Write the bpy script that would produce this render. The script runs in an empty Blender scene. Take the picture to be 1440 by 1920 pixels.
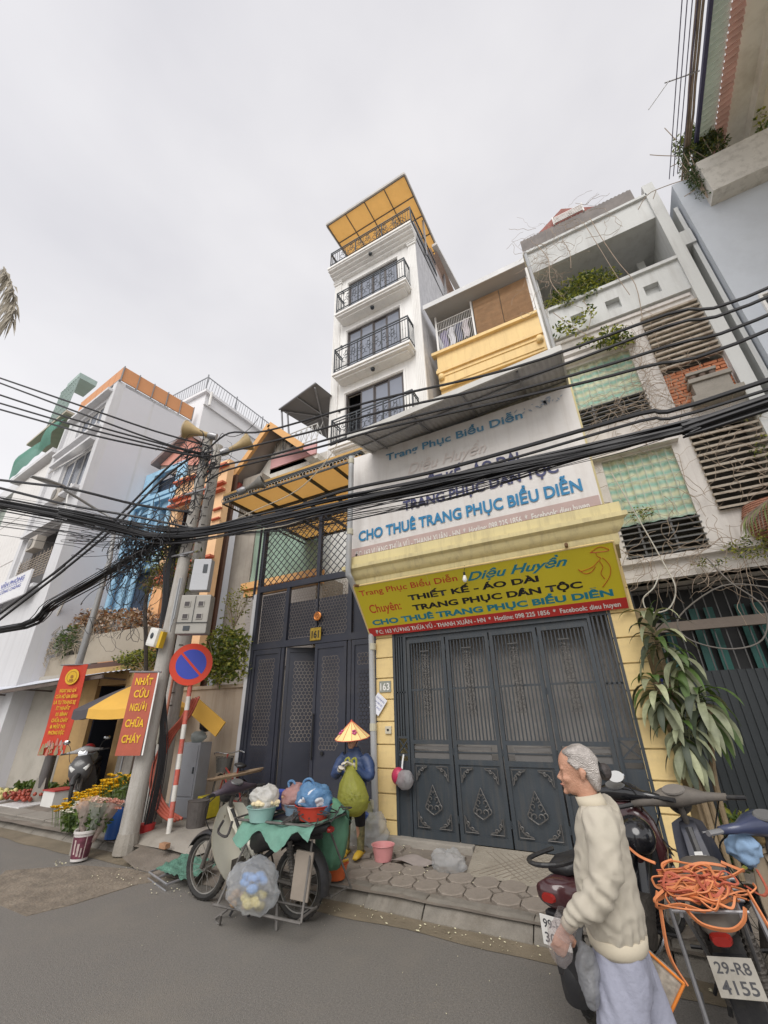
import bpy, bmesh, math, random
from mathutils import Vector, Matrix, Euler
from mathutils import noise as mnoise
R = random.Random(11)
PI = math.pi
SC = bpy.context.scene
COL = SC.collection
# ---------------------------------------------------------------- camera
cam_d = bpy.data.cameras.new('camera')
cam = bpy.data.objects.new('camera', cam_d)
COL.objects.link(cam)
_r = Vector((0.87443, 0.484765, -0.0193605))
_d = Vector((-0.22508, 0.370007, -0.901351))
_f = Vector((-0.42978, 0.792526, 0.432656))
cam.matrix_world = Matrix(((_r.x, -_d.x, -_f.x, 0), (_r.y, -_d.y, -_f.y, 0), (_r.z, -_d.z, -_f.z, 1.75), (0, 0, 0, 1)))
cam_d.sensor_fit = 'HORIZONTAL'
cam_d.sensor_width = 36
cam_d.lens = 36 * 780.955 / 1440
cam_d.clip_start = 0.05
cam_d.clip_end = 900
SC.camera = cam
# ---------------------------------------------------------------- sky, light, exposure
w = bpy.data.worlds.new('World')
SC.world = w
w.use_nodes = True
nt = w.node_tree
nt.nodes.clear()
out = nt.nodes.new('ShaderNodeOutputWorld')
sky = nt.nodes.new('ShaderNodeTexSky')
sky.sky_type = 'NISHITA'
sky.sun_disc = False
sky.sun_elevation = math.radians(52)
sky.sun_rotation = math.radians(200)
bg1 = nt.nodes.new('ShaderNodeBackground')
bg1.inputs[1].default_value = 0.012
nt.links.new(sky.outputs[0], bg1.inputs[0])
tc = nt.nodes.new('ShaderNodeTexCoord')
mp = nt.nodes.new('ShaderNodeMapping')
mp.inputs['Scale'].default_value = (1.0, 1.0, 2.2)
nz = nt.nodes.new('ShaderNodeTexNoise')
nz.inputs['Scale'].default_value = 1.7
nz.inputs['Detail'].default_value = 5
nz.inputs['Roughness'].default_value = 0.48
nt.links.new(tc.outputs['Generated'], mp.inputs[0])
nt.links.new(mp.outputs[0], nz.inputs[0])
cr = nt.nodes.new('ShaderNodeValToRGB')
cr.color_ramp.elements[0].position = 0.3
cr.color_ramp.elements[0].color = (0.57, 0.557, 0.58, 1)
cr.color_ramp.elements[1].position = 0.72
cr.color_ramp.elements[1].color = (0.78, 0.76, 0.76, 1)
nt.links.new(nz.outputs[0], cr.inputs[0])
sp = nt.nodes.new('ShaderNodeSeparateXYZ')
nt.links.new(tc.outputs['Generated'], sp.inputs[0])
mr = nt.nodes.new('ShaderNodeMapRange')
mr.inputs[1].default_value = 0.9
mr.inputs[2].default_value = 0.1
mr.inputs[3].default_value = 0.0
mr.inputs[4].default_value = 1.0
nt.links.new(sp.outputs[2], mr.inputs[0])
mxh = nt.nodes.new('ShaderNodeMixRGB')
mxh.inputs[2].default_value = (0.90, 0.88, 0.87, 1)
nt.links.new(cr.outputs[0], mxh.inputs[1])
nt.links.new(mr.outputs[0], mxh.inputs[0])
bg2 = nt.nodes.new('ShaderNodeBackground')
bg2.inputs[1].default_value = 0.70
nt.links.new(mxh.outputs[0], bg2.inputs[0])
ad = nt.nodes.new('ShaderNodeAddShader')
nt.links.new(bg1.outputs[0], ad.inputs[0])
nt.links.new(bg2.outputs[0], ad.inputs[1])
nt.links.new(ad.outputs[0], out.inputs[0])
sun_d = bpy.data.lights.new('sun', 'SUN')
sun_d.energy = 1.5
sun_d.angle = math.radians(42)
sun_d.color = (1.0, 0.965, 0.92)
sun = bpy.data.objects.new('sun', sun_d)
COL.objects.link(sun)
sun.rotation_euler = Vector((0.22, -0.88, 0.85)).to_track_quat('Z', 'Y').to_euler()
SC.view_settings.view_transform = 'Standard'
SC.view_settings.look = 'None'
SC.view_settings.gamma = 1
SC.view_settings.exposure = 0.66
SC.view_settings.use_curve_mapping = False
SC.render.film_transparent = False
try:
    SC.cycles.max_bounces = 8
    SC.cycles.transparent_max_bounces = 16
    SC.cycles.use_denoising = True
except Exception:
    pass
# ---------------------------------------------------------------- materials
MATS = {}
def mat(name, col=(0.5, 0.5, 0.5), rough=0.7, var=0.12, sc=2.5, bump=0.15, bsc=35.0, metal=0.0, dirt=None, da=0.5, dsc=1.3,
        streak=False, trans=0.0, alpha=1.0, emit=0.0, spec=0.5, coat=0.0, wave=None, sss=0.0):
    """procedural surface: base colour with two scales of variation, optional dirt, grain bump"""
    if name in MATS: return MATS[name]
    m = bpy.data.materials.new(name)
    m.use_nodes = True
    n = m.node_tree.nodes; l = m.node_tree.links
    b = n['Principled BSDF']
    t = n.new('ShaderNodeTexCoord')
    n1 = n.new('ShaderNodeTexNoise'); n1.inputs['Scale'].default_value = sc; n1.inputs['Detail'].default_value = 6
    n1.inputs['Roughness'].default_value = 0.62
    l.new(t.outputs['Object'], n1.inputs[0])
    c1 = n.new('ShaderNodeValToRGB')
    lo = tuple(max(0, c * (1 - var)) for c in col); hi = tuple(min(1, c * (1 + var)) for c in col)
    c1.color_ramp.elements[0].position = 0.3; c1.color_ramp.elements[0].color = (*lo, 1)
    c1.color_ramp.elements[1].position = 0.7; c1.color_ramp.elements[1].color = (*hi, 1)
    l.new(n1.outputs[0], c1.inputs[0])
    last = c1.outputs[0]
    if dirt:
        n2 = n.new('ShaderNodeTexNoise'); n2.inputs['Scale'].default_value = dsc; n2.inputs['Detail'].default_value = 8
        n2.inputs['Roughness'].default_value = 0.7
        if streak:
            mpp = n.new('ShaderNodeMapping'); mpp.inputs['Scale'].default_value = (4.0, 4.0, 0.35)
            l.new(t.outputs['Object'], mpp.inputs[0]); l.new(mpp.outputs[0], n2.inputs[0])
        else:
            l.new(t.outputs['Object'], n2.inputs[0])
        r2 = n.new('ShaderNodeMapRange'); r2.inputs[1].default_value = 0.48; r2.inputs[2].default_value = 0.72
        r2.inputs[3].default_value = 0; r2.inputs[4].default_value = da
        l.new(n2.outputs[0], r2.inputs[0])
        mx = n.new('ShaderNodeMixRGB'); mx.inputs[2].default_value = (*dirt, 1)
        l.new(r2.outputs[0], mx.inputs[0]); l.new(last, mx.inputs[1])
        last = mx.outputs[0]
    l.new(last, b.inputs['Base Color'])
    hsrc = None
    if bump:
        n3 = n.new('ShaderNodeTexNoise'); n3.inputs['Scale'].default_value = bsc; n3.inputs['Detail'].default_value = 4
        l.new(t.outputs['Object'], n3.inputs[0])
        bp = n.new('ShaderNodeBump'); bp.inputs['Strength'].default_value = bump; bp.inputs['Distance'].default_value = 0.02
        hsrc = n3.outputs[0]
        if wave:
            wv = n.new('ShaderNodeTexWave'); wv.bands_direction = wave[0]; wv.inputs['Scale'].default_value = wave[1]
            wv.inputs['Distortion'].default_value = wave[2]; wv.inputs['Detail'].default_value = 2
            l.new(t.outputs['Object'], wv.inputs[0])
            am = n.new('ShaderNodeMath'); am.operation = 'ADD'
            l.new(wv.outputs['Fac'], am.inputs[0]); l.new(n3.outputs[0], am.inputs[1]); hsrc = am.outputs[0]
        l.new(hsrc, bp.inputs['Height']); l.new(bp.outputs[0], b.inputs['Normal'])
    rr = n.new('ShaderNodeMapRange'); rr.inputs[3].default_value = max(0.02, rough - 0.1); rr.inputs[4].default_value = min(1, rough + 0.1)
    l.new(n1.outputs[0], rr.inputs[0]); l.new(rr.outputs[0], b.inputs['Roughness'])
    b.inputs['Metallic'].default_value = metal
    for k, v in (('Transmission Weight', trans), ('Alpha', alpha), ('Specular IOR Level', spec), ('Coat Weight', coat), ('Subsurface Weight', sss)):
        if k in b.inputs: b.inputs[k].default_value = v
    if sss: b.inputs['Subsurface Radius'].default_value = (0.02, 0.008, 0.005)
    if emit:
        b.inputs['Emission Strength'].default_value = emit
        b.inputs['Emission Color'].default_value = (*col, 1)
    MATS[name] = m
    return m
def leafmat(name, col, tl=0.3):
    if name in MATS: return MATS[name]
    m = mat(name, col, rough=0.55, var=0.35, sc=9, bump=0)
    n = m.node_tree.nodes; l = m.node_tree.links
    b = n['Principled BSDF']
    tr = n.new('ShaderNodeBsdfTranslucent'); tr.inputs[0].default_value = (col[0] * 1.3, col[1] * 1.3, col[2] * 0.6, 1)
    mx = n.new('ShaderNodeMixShader'); mx.inputs[0].default_value = tl
    l.new(b.outputs[0], mx.inputs[1]); l.new(tr.outputs[0], mx.inputs[2])
    l.new(mx.outputs[0], n['Material Output'].inputs[0])
    return m
def sheer(name, col, tp=0.5, rough=0.3):
    """thin see-through plastic or translucent sheet"""
    if name in MATS: return MATS[name]
    m = mat(name, col, rough=rough, var=0.15, sc=12, bump=0.9, bsc=32)
    n = m.node_tree.nodes; l = m.node_tree.links
    b = n['Principled BSDF']
    tr = n.new('ShaderNodeBsdfTransparent'); tr.inputs[0].default_value = (*[0.35 + 0.65 * c for c in col], 1)
    tl = n.new('ShaderNodeBsdfTranslucent'); tl.inputs[0].default_value = (*col, 1)
    a = n.new('ShaderNodeMixShader'); a.inputs[0].default_value = 0.5
    l.new(b.outputs[0], a.inputs[1]); l.new(tl.outputs[0], a.inputs[2])
    mx = n.new('ShaderNodeMixShader'); mx.inputs[0].default_value = tp
    l.new(a.outputs[0], mx.inputs[1]); l.new(tr.outputs[0], mx.inputs[2])
    l.new(mx.outputs[0], n['Material Output'].inputs[0])
    return m
# ---------------------------------------------------------------- mesh builder
WM = {}
def wm(o): return WM.get(o.name, Matrix.Identity(4)) if o else Matrix.Identity(4)
class MB:
    def __init__(s, M=None): s.v = []; s.f = []; s.mi = []; s.k = 0; s.M = M
    def add(s, vs, fs, M=None):
        o = len(s.v)
        for p in vs:
            p = Vector(p)
            if M is not None: p = M @ p
            if s.M is not None: p = s.M @ p
            s.v.append(p)
        for f in fs: s.f.append([i + o for i in f]); s.mi.append(s.k)
        return s
    def box(s, x0, x1, y0, y1, z0, z1, M=None):
        return s.add([(x0, y0, z0), (x1, y0, z0), (x1, y1, z0), (x0, y1, z0), (x0, y0, z1), (x1, y0, z1), (x1, y1, z1), (x0, y1, z1)],
                     [(3, 2, 1, 0), (4, 5, 6, 7), (0, 1, 5, 4), (1, 2, 6, 5), (2, 3, 7, 6), (3, 0, 4, 7)], M)
    def quad(s, a, b, c, d): return s.add([a, b, c, d], [(0, 1, 2, 3)])
    def frames(s, pts):
        n = len(pts); T = []
        for i in range(n):
            d = Vector(pts[min(i + 1, n - 1)]) - Vector(pts[max(i - 1, 0)])
            T.append(d.normalized() if d.length > 1e-9 else Vector((0, 0, 1)))
        u = T[0].orthogonal().normalized(); F = []
        for i in range(n):
            u = (u - T[i] * u.dot(T[i]))
            u = u.normalized() if u.length > 1e-6 else T[i].orthogonal().normalized()
            F.append((u, T[i].cross(u)))
        return F
    def tube(s, pts, r, n=8, cap=True, M=None, el=1.0):
        F = s.frames(pts); vs = []; fs = []; m = len(pts)
        for i, p in enumerate(pts):
            rr = r[i] if isinstance(r, (list, tuple)) else r
            u, v = F[i]
            for k in range(n):
                a = 2 * PI * k / n
                vs.append(Vector(p) + u * (math.cos(a) * rr) + v * (math.sin(a) * rr * el))
        for i in range(m - 1):
            for k in range(n):
                k2 = (k + 1) % n
                fs.append((i * n + k, i * n + k2, (i + 1) * n + k2, (i + 1) * n + k))
        if cap:
            fs.append(tuple(range(n - 1, -1, -1))); fs.append(tuple((m - 1) * n + k for k in range(n)))
        return s.add(vs, fs, M)
    def bar(s, a, b, w, h=None, up=(0, 0, 1), M=None):
        a = Vector(a); b = Vector(b); h = h or w
        t = (b - a).normalized(); up = Vector(up)
        if abs(t.dot(up)) > 0.98: up = Vector((0, 1, 0))
        x = t.cross(up).normalized(); y = x.cross(t).normalized()
        vs = []
        for p in (a, b):
            for sx, sy in ((-1, -1), (1, -1), (1, 1), (-1, 1)): vs.append(p + x * (sx * w / 2) + y * (sy * h / 2))
        return s.add(vs, [(0, 1, 2, 3), (7, 6, 5, 4), (0, 4, 5, 1), (1, 5, 6, 2), (2, 6, 7, 3), (3, 7, 4, 0)], M)
    def lathe(s, prof, n=20, c=(0, 0, 0), M=None, cap=True, a0=0, a1=2 * PI, sx=1, sy=1):
        vs = []; fs = []; full = abs(a1 - a0 - 2 * PI) < 1e-6; nn = n if full else n + 1
        for (r, z) in prof:
            for k in range(nn):
                a = a0 + (a1 - a0) * k / n
                vs.append((c[0] + r * math.cos(a) * sx, c[1] + r * math.sin(a) * sy, c[2] + z))
        for i in range(len(prof) - 1):
            for k in range(n):
                k2 = (k + 1) % nn
                fs.append((i * nn + k, i * nn + k2, (i + 1) * nn + k2, (i + 1) * nn + k))
        if cap and full:
            if prof[0][0] > 1e-4: fs.append(tuple(range(nn - 1, -1, -1)))
            if prof[-1][0] > 1e-4: fs.append(tuple((len(prof) - 1) * nn + k for k in range(nn)))
        return s.add(vs, fs, M)
    def sph(s, c, r, nu=14, nv=9, M=None):
        if not isinstance(r, (tuple, list)): r = (r, r, r)
        vs = []; fs = []
        for j in range(nv + 1):
            ph = PI * j / nv
            for k in range(nu):
                a = 2 * PI * k / nu
                vs.append((c[0] + r[0] * math.sin(ph) * math.cos(a), c[1] + r[1] * math.sin(ph) * math.sin(a), c[2] - r[2] * math.cos(ph)))
        for j in range(nv):
            for k in range(nu):
                k2 = (k + 1) % nu
                fs.append((j * nu + k, j * nu + k2, (j + 1) * nu + k2, (j + 1) * nu + k))
        return s.add(vs, fs, M)
    def prism(s, poly, h0, h1, M=None):
        n = len(poly)
        vs = [(p[0], p[1], h0) for p in poly] + [(p[0], p[1], h1) for p in poly]
        fs = [tuple(range(n - 1, -1, -1)), tuple(range(n, 2 * n))]
        for i in range(n):
            j = (i + 1) % n
            fs.append((i, j, n + j, n + i))
        return s.add(vs, fs, M)
    def grid(s, fn, nu, nv, M=None, thick=0):
        vs = [fn(i / nu, j / nv) for j in range(nv + 1) for i in range(nu + 1)]
        fs = [(j * (nu + 1) + i, j * (nu + 1) + i + 1, (j + 1) * (nu + 1) + i + 1, (j + 1) * (nu + 1) + i) for j in range(nv) for i in range(nu)]
        return s.add(vs, fs, M)
    def loft(s, secs, n=16, ex=2.0, M=None, cap=True):
        """secs: (centre, half_a, half_b, axis_a, axis_b[, exponent])"""
        vs = []; fs = []
        for sc_ in secs:
            c, a, b, ax, bx = sc_[:5]; e = sc_[5] if len(sc_) > 5 else ex
            c = Vector(c); ax = Vector(ax).normalized(); bx = Vector(bx).normalized()
            for k in range(n):
                t = 2 * PI * k / n; ct, st = math.cos(t), math.sin(t)
                vs.append(c + ax * (a * math.copysign(abs(ct) ** (2 / e), ct)) + bx * (b * math.copysign(abs(st) ** (2 / e), st)))
        for i in range(len(secs) - 1):
            for k in range(n):
                k2 = (k + 1) % n
                fs.append((i * n + k, i * n + k2, (i + 1) * n + k2, (i + 1) * n + k))
        if cap:
            fs.append(tuple(range(n - 1, -1, -1))); fs.append(tuple((len(secs) - 1) * n + k for k in range(n)))
        return s.add(vs, fs, M)
    def build(s, name, m, parent=None, smooth=False, world=True, bevel=0, recalc=True, loc=None):
        me = bpy.data.meshes.new(name)
        vs = s.v
        if parent is not None and world:
            inv = wm(parent).inverted(); vs = [inv @ p for p in vs]
        me.from_pydata([tuple(p) for p in vs], [], s.f)
        ms = m if isinstance(m, (list, tuple)) else [m]
        for q in ms: me.materials.append(q)
        if len(ms) > 1: me.polygons.foreach_set('material_index', s.mi)
        if recalc or bevel:
            bm = bmesh.new(); bm.from_mesh(me)
            if recalc: bmesh.ops.recalc_face_normals(bm, faces=bm.faces)
            if bevel:
                es = [e for e in bm.edges if len(e.link_faces) == 2 and e.calc_face_angle(0) > 0.5]
                bmesh.ops.bevel(bm, geom=es, offset=bevel, segments=2, affect='EDGES', profile=0.7)
            bm.to_mesh(me); bm.free()
        if smooth:
            me.polygons.foreach_set('use_smooth', [True] * len(me.polygons))
            if smooth == 'auto':
                try: me.set_sharp_from_angle(angle=math.radians(38))
                except Exception: pass
        o = bpy.data.objects.new(name, me)
        COL.objects.link(o)
        if parent is not None:
            o.parent = parent
            WM[o.name] = wm(parent).copy()
        if loc: o.location = loc
        return o
def tag(o, label=None, cat=None, group=None, kind=None):
    if label: o['label'] = label
    if cat: o['category'] = cat
    if group: o['group'] = group
    if kind: o['kind'] = kind
    return o
def thing(name, label, cat, loc=(0, 0, 0), rz=0.0, group=None, rot=None):
    o = bpy.data.objects.new(name, None)
    o.empty_display_size = 0.1
    COL.objects.link(o)
    M = Matrix.Translation(loc) @ (rot if rot is not None else Matrix.Rotation(rz, 4, 'Z'))
    o.matrix_world = M
    o.location = M.to_translation(); o.rotation_euler = M.to_euler()
    WM[o.name] = M
    return tag(o, label, cat, group)
def inst(o, name, parent, loc=(0, 0, 0), rz=0, rot=None, scale=None, link_parent_space=True):
    """a piece sharing mesh data, local to its parent"""
    c = bpy.data.objects.new(name, o.data if isinstance(o, bpy.types.Object) else o)
    COL.objects.link(c); c.parent = parent
    c.location = loc; c.rotation_euler = rot if rot else (0, 0, rz)
    if scale: c.scale = scale
    return c
def copy_tree(o, parent=None, **kw):
    c = o.copy(); COL.objects.link(c); c.parent = parent
    for ch in list(o.children): copy_tree(ch, c)
    for k, v in kw.items(): c[k] = v
    return c
def rotm(ax, deg): return Matrix.Rotation(math.radians(deg), 4, ax)
def T(x, y, z): return Matrix.Translation((x, y, z))
def wallm(mb, x0, x1, z0, z1, y0, y1, holes=(), M=None):
    """wall slab in xz between y0 (front) and y1 with rectangular holes, reveals included"""
    xs = sorted({x0, x1, *[min(max(h[0], x0), x1) for h in holes], *[min(max(h[1], x0), x1) for h in holes]})
    zs = sorted({z0, z1, *[min(max(h[2], z0), z1) for h in holes], *[min(max(h[3], z0), z1) for h in holes]})
    def solid(i, j):
        if i < 0 or j < 0 or i >= len(xs) - 1 or j >= len(zs) - 1: return False
        cx = (xs[i] + xs[i + 1]) / 2; cz = (zs[j] + zs[j + 1]) / 2
        return not any(h[0] < cx < h[1] and h[2] < cz < h[3] for h in holes)
    for i in range(len(xs) - 1):
        for j in range(len(zs) - 1):
            if not solid(i, j): continue
            a, b, c, d = xs[i], xs[i + 1], zs[j], zs[j + 1]
            mb.add([(a, y0, c), (b, y0, c), (b, y0, d), (a, y0, d)], [(0, 1, 2, 3)], M)
            mb.add([(a, y1, c), (b, y1, c), (b, y1, d), (a, y1, d)], [(3, 2, 1, 0)], M)
            if not solid(i - 1, j): mb.add([(a, y0, c), (a, y0, d), (a, y1, d), (a, y1, c)], [(0, 1, 2, 3)], M)
            if not solid(i + 1, j): mb.add([(b, y0, c), (b, y1, c), (b, y1, d), (b, y0, d)], [(0, 1, 2, 3)], M)
            if not solid(i, j - 1): mb.add([(a, y0, c), (a, y1, c), (b, y1, c), (b, y0, c)], [(0, 1, 2, 3)], M)
            if not solid(i, j + 1): mb.add([(a, y0, d), (b, y0, d), (b, y1, d), (a, y1, d)], [(0, 1, 2, 3)], M)
    return mb
_tc = {}
def text(body, parent, m, u0, u1, v0, v1, M, name='lettering', bold=0.0, shear=0.0, ext=0.0015, lab=None):
    """one line of lettering fitted between u0..u1 and v0..v1 (capital height) of the plane M (x right, y up, z out)"""
    cu = bpy.data.curves.new(name, 'FONT')
    cu.body = body; cu.size = 1; cu.offset = bold; cu.shear = shear; cu.extrude = 0.0; cu.resolution_u = 3
    ob = bpy.data.objects.new(name, cu); COL.objects.link(ob)
    bpy.context.view_layer.update()
    me = bpy.data.meshes.new_from_object(ob.evaluated_get(bpy.context.evaluated_depsgraph_get()))
    bpy.data.objects.remove(ob); bpy.data.curves.remove(cu)
    xs = [v.co.x for v in me.vertices]
    if not xs: return None
    a, b = min(xs), max(xs)
    sx = (u1 - u0) / (b - a); sy = (v1 - v0) / 0.70
    P = (wm(parent).inverted() @ M) if parent is not None else M
    for v in me.vertices:
        v.co = P @ Vector(((v.co.x - a) * sx + u0, v.co.y * sy + v0, ext))
    me.materials.append(m)
    o = bpy.data.objects.new(name, me); COL.objects.link(o)
    o.parent = parent; WM[o.name] = wm(parent).copy()
    if lab: o['label'] = lab
    return o
def leaves(mb, c, rad, n, size=0.05, rng=None, flat=0.0, mats=3, shape=None, droop=0.0, el=2.0):
    """leaf-sized folded faces spread through an ellipsoid"""
    g = rng or R
    for _ in range(n):
        while True:
            p = Vector((g.uniform(-1, 1), g.uniform(-1, 1), g.uniform(-1, 1)))
            if p.length <= 1: break
        if g.random() < 0.6: p = p * (0.6 + 0.4 * g.random()) / max(p.length, 0.2) * p.length ** 0.3
        q = Vector((c[0] + p.x * rad[0], c[1] + p.y * rad[1], c[2] + p.z * rad[2]))
        if mnoise.noise(q * 1.7 / max(rad)) < -0.22 + flat: continue
        d = Vector((g.gauss(0, 1), g.gauss(0, 1), g.gauss(-droop, 0.7))).normalized()
        s_ = d.cross(Vector((g.gauss(0, 1), g.gauss(0, 1), g.gauss(0, 1)))).normalized()
        u = d.cross(s_)
        L = size * g.uniform(0.6, 1.35); W = L / el
        mb.k = g.randrange(mats)
        mb.add([q, q + d * L * 0.5 + s_ * W * 0.5 + u * W * 0.15, q + d * L, q + d * L * 0.5 - s_ * W * 0.5 + u * W * 0.15], [(0, 1, 2), (0, 2, 3)])
    mb.k = 0
    return mb
def sag(a, b, s, n=14, jit=0.0, rng=None):
    a = Vector(a); b = Vector(b); P = []
    g = rng or R
    for i in range(n + 1):
        t = i / n; p = a.lerp(b, t); p.z -= s * 4 * t * (1 - t)
        if jit and 0 < i < n: p += Vector((g.gauss(0, jit), g.gauss(0, jit), g.gauss(0, jit)))
        P.append(p)
    return P
def smoothpath(P, k=4):
    """Catmull-Rom through points"""
    P = [Vector(p) for p in P]; o = []
    for i in range(len(P) - 1):
        a = P[max(i - 1, 0)]; b = P[i]; c = P[i + 1]; d = P[min(i + 2, len(P) - 1)]
        for j in range(k):
            t = j / k
            o.append(0.5 * ((2 * b) + (c - a) * t + (2 * a - 5 * b + 4 * c - d) * t * t + (3 * b - a - 3 * c + d) * t ** 3))
    o.append(P[-1]); return o
# ---------------------------------------------------------------- shared materials
m_asph = mat('asphalt', (0.180, 0.168, 0.152), 0.68, 0.28, 70, 0.5, 160, dirt=(0.235, 0.21, 0.175), da=0.5, dsc=1.3)
m_gutter = mat('gutter_concrete', (0.20, 0.165, 0.115), 0.8, 0.2, 3, 0.4, 60, dirt=(0.11, 0.09, 0.06), da=0.6)
m_conc = mat('concrete', (0.30, 0.275, 0.24), 0.85, 0.15, 2.5, 0.4, 50, dirt=(0.16, 0.14, 0.11), da=0.6)
m_kerb = mat('kerb_stone_grey', (0.22, 0.20, 0.17), 0.85, 0.2, 5, 0.6, 90, dirt=(0.12, 0.10, 0.075), da=0.7, dsc=3)
m_tile = mat('paver_brown', (0.265, 0.228, 0.192), 0.8, 0.22, 3, 0.5, 60, dirt=(0.13, 0.11, 0.09), da=0.6, dsc=4)
m_soil = mat('sidewalk_mortar', (0.21, 0.18, 0.15), 0.9, 0.25, 3, 0.6, 70, dirt=(0.09, 0.075, 0.055), da=0.6)
m_yel = mat('yellow_paint', (0.74, 0.56, 0.26), 0.75, 0.07, 1.5, 0.1, 40, dirt=(0.42, 0.32, 0.18), da=0.5, dsc=3.5)
m_yell = mat('pale_yellow_paint', (0.72, 0.62, 0.33), 0.7, 0.06, 1.5, 0.1, 40, dirt=(0.40, 0.33, 0.20), da=0.55, dsc=2.6, streak=True)
m_gro = mat('dark_brown_mortar', (0.22, 0.15, 0.07), 0.9)  # plain dark brown mortar colour, used on the cornice capping
m_gate = mat('slate_gate_paint', (0.038, 0.047, 0.056), 0.45, 0.15, 2, 0.08, 60, dirt=(0.095, 0.085, 0.072), da=0.45, dsc=4, streak=True)
m_gated = mat('slate_gate_dark', (0.034, 0.042, 0.05), 0.5, 0.12, 2, 0.05, 60)
m_black = mat('black_paint', (0.012, 0.012, 0.013), 0.5, 0.2, 5, 0.05, 60)
m_navy = mat('navy_gate_paint', (0.028, 0.031, 0.046), 0.42, 0.12, 2, 0.06, 60, dirt=(0.075, 0.07, 0.07), da=0.4, dsc=1.5)
m_white = mat('white_render', (0.80, 0.79, 0.77), 0.75, 0.03, 1.0, 0.08, 30, dirt=(0.58, 0.55, 0.52), da=0.45, dsc=1.6, streak=True)
m_lgrey = mat('light_grey_render', (0.64, 0.64, 0.655), 0.8, 0.04, 0.7, 0.08, 30, dirt=(0.42, 0.41, 0.42), da=0.35, dsc=0.8, streak=True)
m_orn = mat('ornament_iron', (0.115, 0.11, 0.105), 0.5, 0.2, 5, 0.1, 60, metal=0.3)
m_steel = mat('grey_steel', (0.32, 0.32, 0.33), 0.4, 0.15, 4, 0.05, 60, metal=0.6)
m_chrome = mat('chrome', (0.65, 0.65, 0.66), 0.15, 0.05, 4, 0, 60, metal=1.0)
m_rub = mat('rubber', (0.022, 0.021, 0.02), 0.75, 0.3, 8, 0.3, 80, dirt=(0.10, 0.085, 0.065), da=0.6, dsc=9)
m_cable = mat('cable_black', (0.018, 0.018, 0.021), 0.5, 0.2, 4, 0.0)
# ================================================================ THE SETTING
def st(name, mb, m, **k):
    return tag(mb.build(name, m, **k), kind='structure')
st('ground', MB().box(-200, 200, -60, 250, -0.4, -0.03), m_conc)
st('road', MB().box(-45, 30, -7, 4.42, -0.2, 0), m_asph)
# gutter strip between asphalt and kerb
def edge(x): return 4.62 + 0.012 * max(0, -x - 2)
g = MB()
xs = [-45 + i * 1.0 for i in range(61)]
g.grid(lambda u, v: (-45 + 60 * u, 4.36 + 0.03 * math.sin(u * 90) + (0.02 * math.sin(u * 311)) * (1 - v) + v * 0.42, 0.004 + 0.01 * v), 240, 1)
st('gutter', g, m_gutter)
# patched piece of road
p = MB()
p.prism([(-6.9, 3.05), (-5.75, 3.02), (-5.62, 3.4), (-5.55, 4.05), (-5.3, 4.33), (-6.15, 4.34), (-6.9, 4.14), (-7.6, 3.6)], 0.0, 0.006)
st('road_patch', p, mat('patch_concrete', (0.21, 0.175, 0.135), 0.9, 0.3, 4, 0.8, 30, dirt=(0.12, 0.10, 0.08), da=0.8, dsc=5))
# sidewalk bed, rising gently to the walls
def swz(x, y):
    z = 0.132 + 0.05 * max(0, y - 4.85)
    t = min(1, max(0, (y - 4.35) / 1.1))
    if -6.5 < x < -3.3:                       # worn concrete apron where the kerb is missing
        e = min(1, (x + 6.5) / 0.4, (-3.3 - x) / 0.25)
        z = z * (1 - e) + e * (0.01 + 0.19 * t ** 0.8)
        if y > 5.6: z += e * 0.12 * min(1, (y - 5.6) / 0.7)
    return z
sw = MB()
sw.grid(lambda u, v: (lambda x, y: (x, y, swz(x, y) - 0.012 + 0.010 * mnoise.noise(Vector((x * 2.2, y * 2.2, 0)))))(-14 + 20 * u, 4.36 + (4.5) * v if -6.5 < -14 + 20 * u < -3.3 else 4.66 + 4.2 * v), 200, 45)
sidewalk = st('sidewalk', sw, m_soil, smooth=True)
sw2 = MB().box(-45, -14, 4.9, 9, -0.1, 0.115).box(6, 30, 4.66, 9, -0.1, 0.13)
swf = sw2.build('paving_slab', m_conc, sidewalk)
# kerb stones, each of its own, with worn sloping faces
kerb = tag(bpy.data.objects.new('kerb', None), kind='structure'); COL.objects.link(kerb); WM['kerb'] = Matrix.Identity(4)
def kstone(L):
    b = MB()
    pr = [(0.0, -0.05), (0.0, 0.015), (0.03, 0.05), (0.10, 0.115), (0.16, 0.133), (0.235, 0.138), (0.235, -0.05)]
    n = 5; vs = []; fs = []
    for i in range(n + 1):
        for (yy, zz) in pr:
            j = 0.006 * mnoise.noise(Vector((i * 3.1, yy * 20, L * 7)))
            vs.append((0.006 + (L - 0.012) * i / n, yy + j, zz + j))
    k = len(pr)
    for i in range(n):
        for q in range(k - 1): fs.append((i * k + q, (i + 1) * k + q, (i + 1) * k + q + 1, i * k + q + 1))
    fs.append(tuple(range(k))); fs.append(tuple(n * k + q for q in range(k - 1, -1, -1)))
    return b.add(vs, fs)
k1 = kstone(1.0).build('kerb_stone', m_kerb, kerb, world=False)
kx = [-2.19 + i for i in range(-1, 9)]
k1.location = (-2.19, 4.60, 0)
for i in range(1, 9): inst(k1, 'kerb_stone', kerb, (-2.19 + i, 4.60 + R.uniform(-0.006, 0.006), R.uniform(-0.004, 0.003)), rz=R.uniform(-0.006, 0.006))
inst(k1, 'kerb_stone', kerb, (-2.82, 4.61, 0), scale=(0.62, 1, 1))
inst(k1, 'kerb_stone', kerb, (-3.36, 4.62, -0.008), scale=(0.53, 1, 1), rz=0.05)
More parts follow.
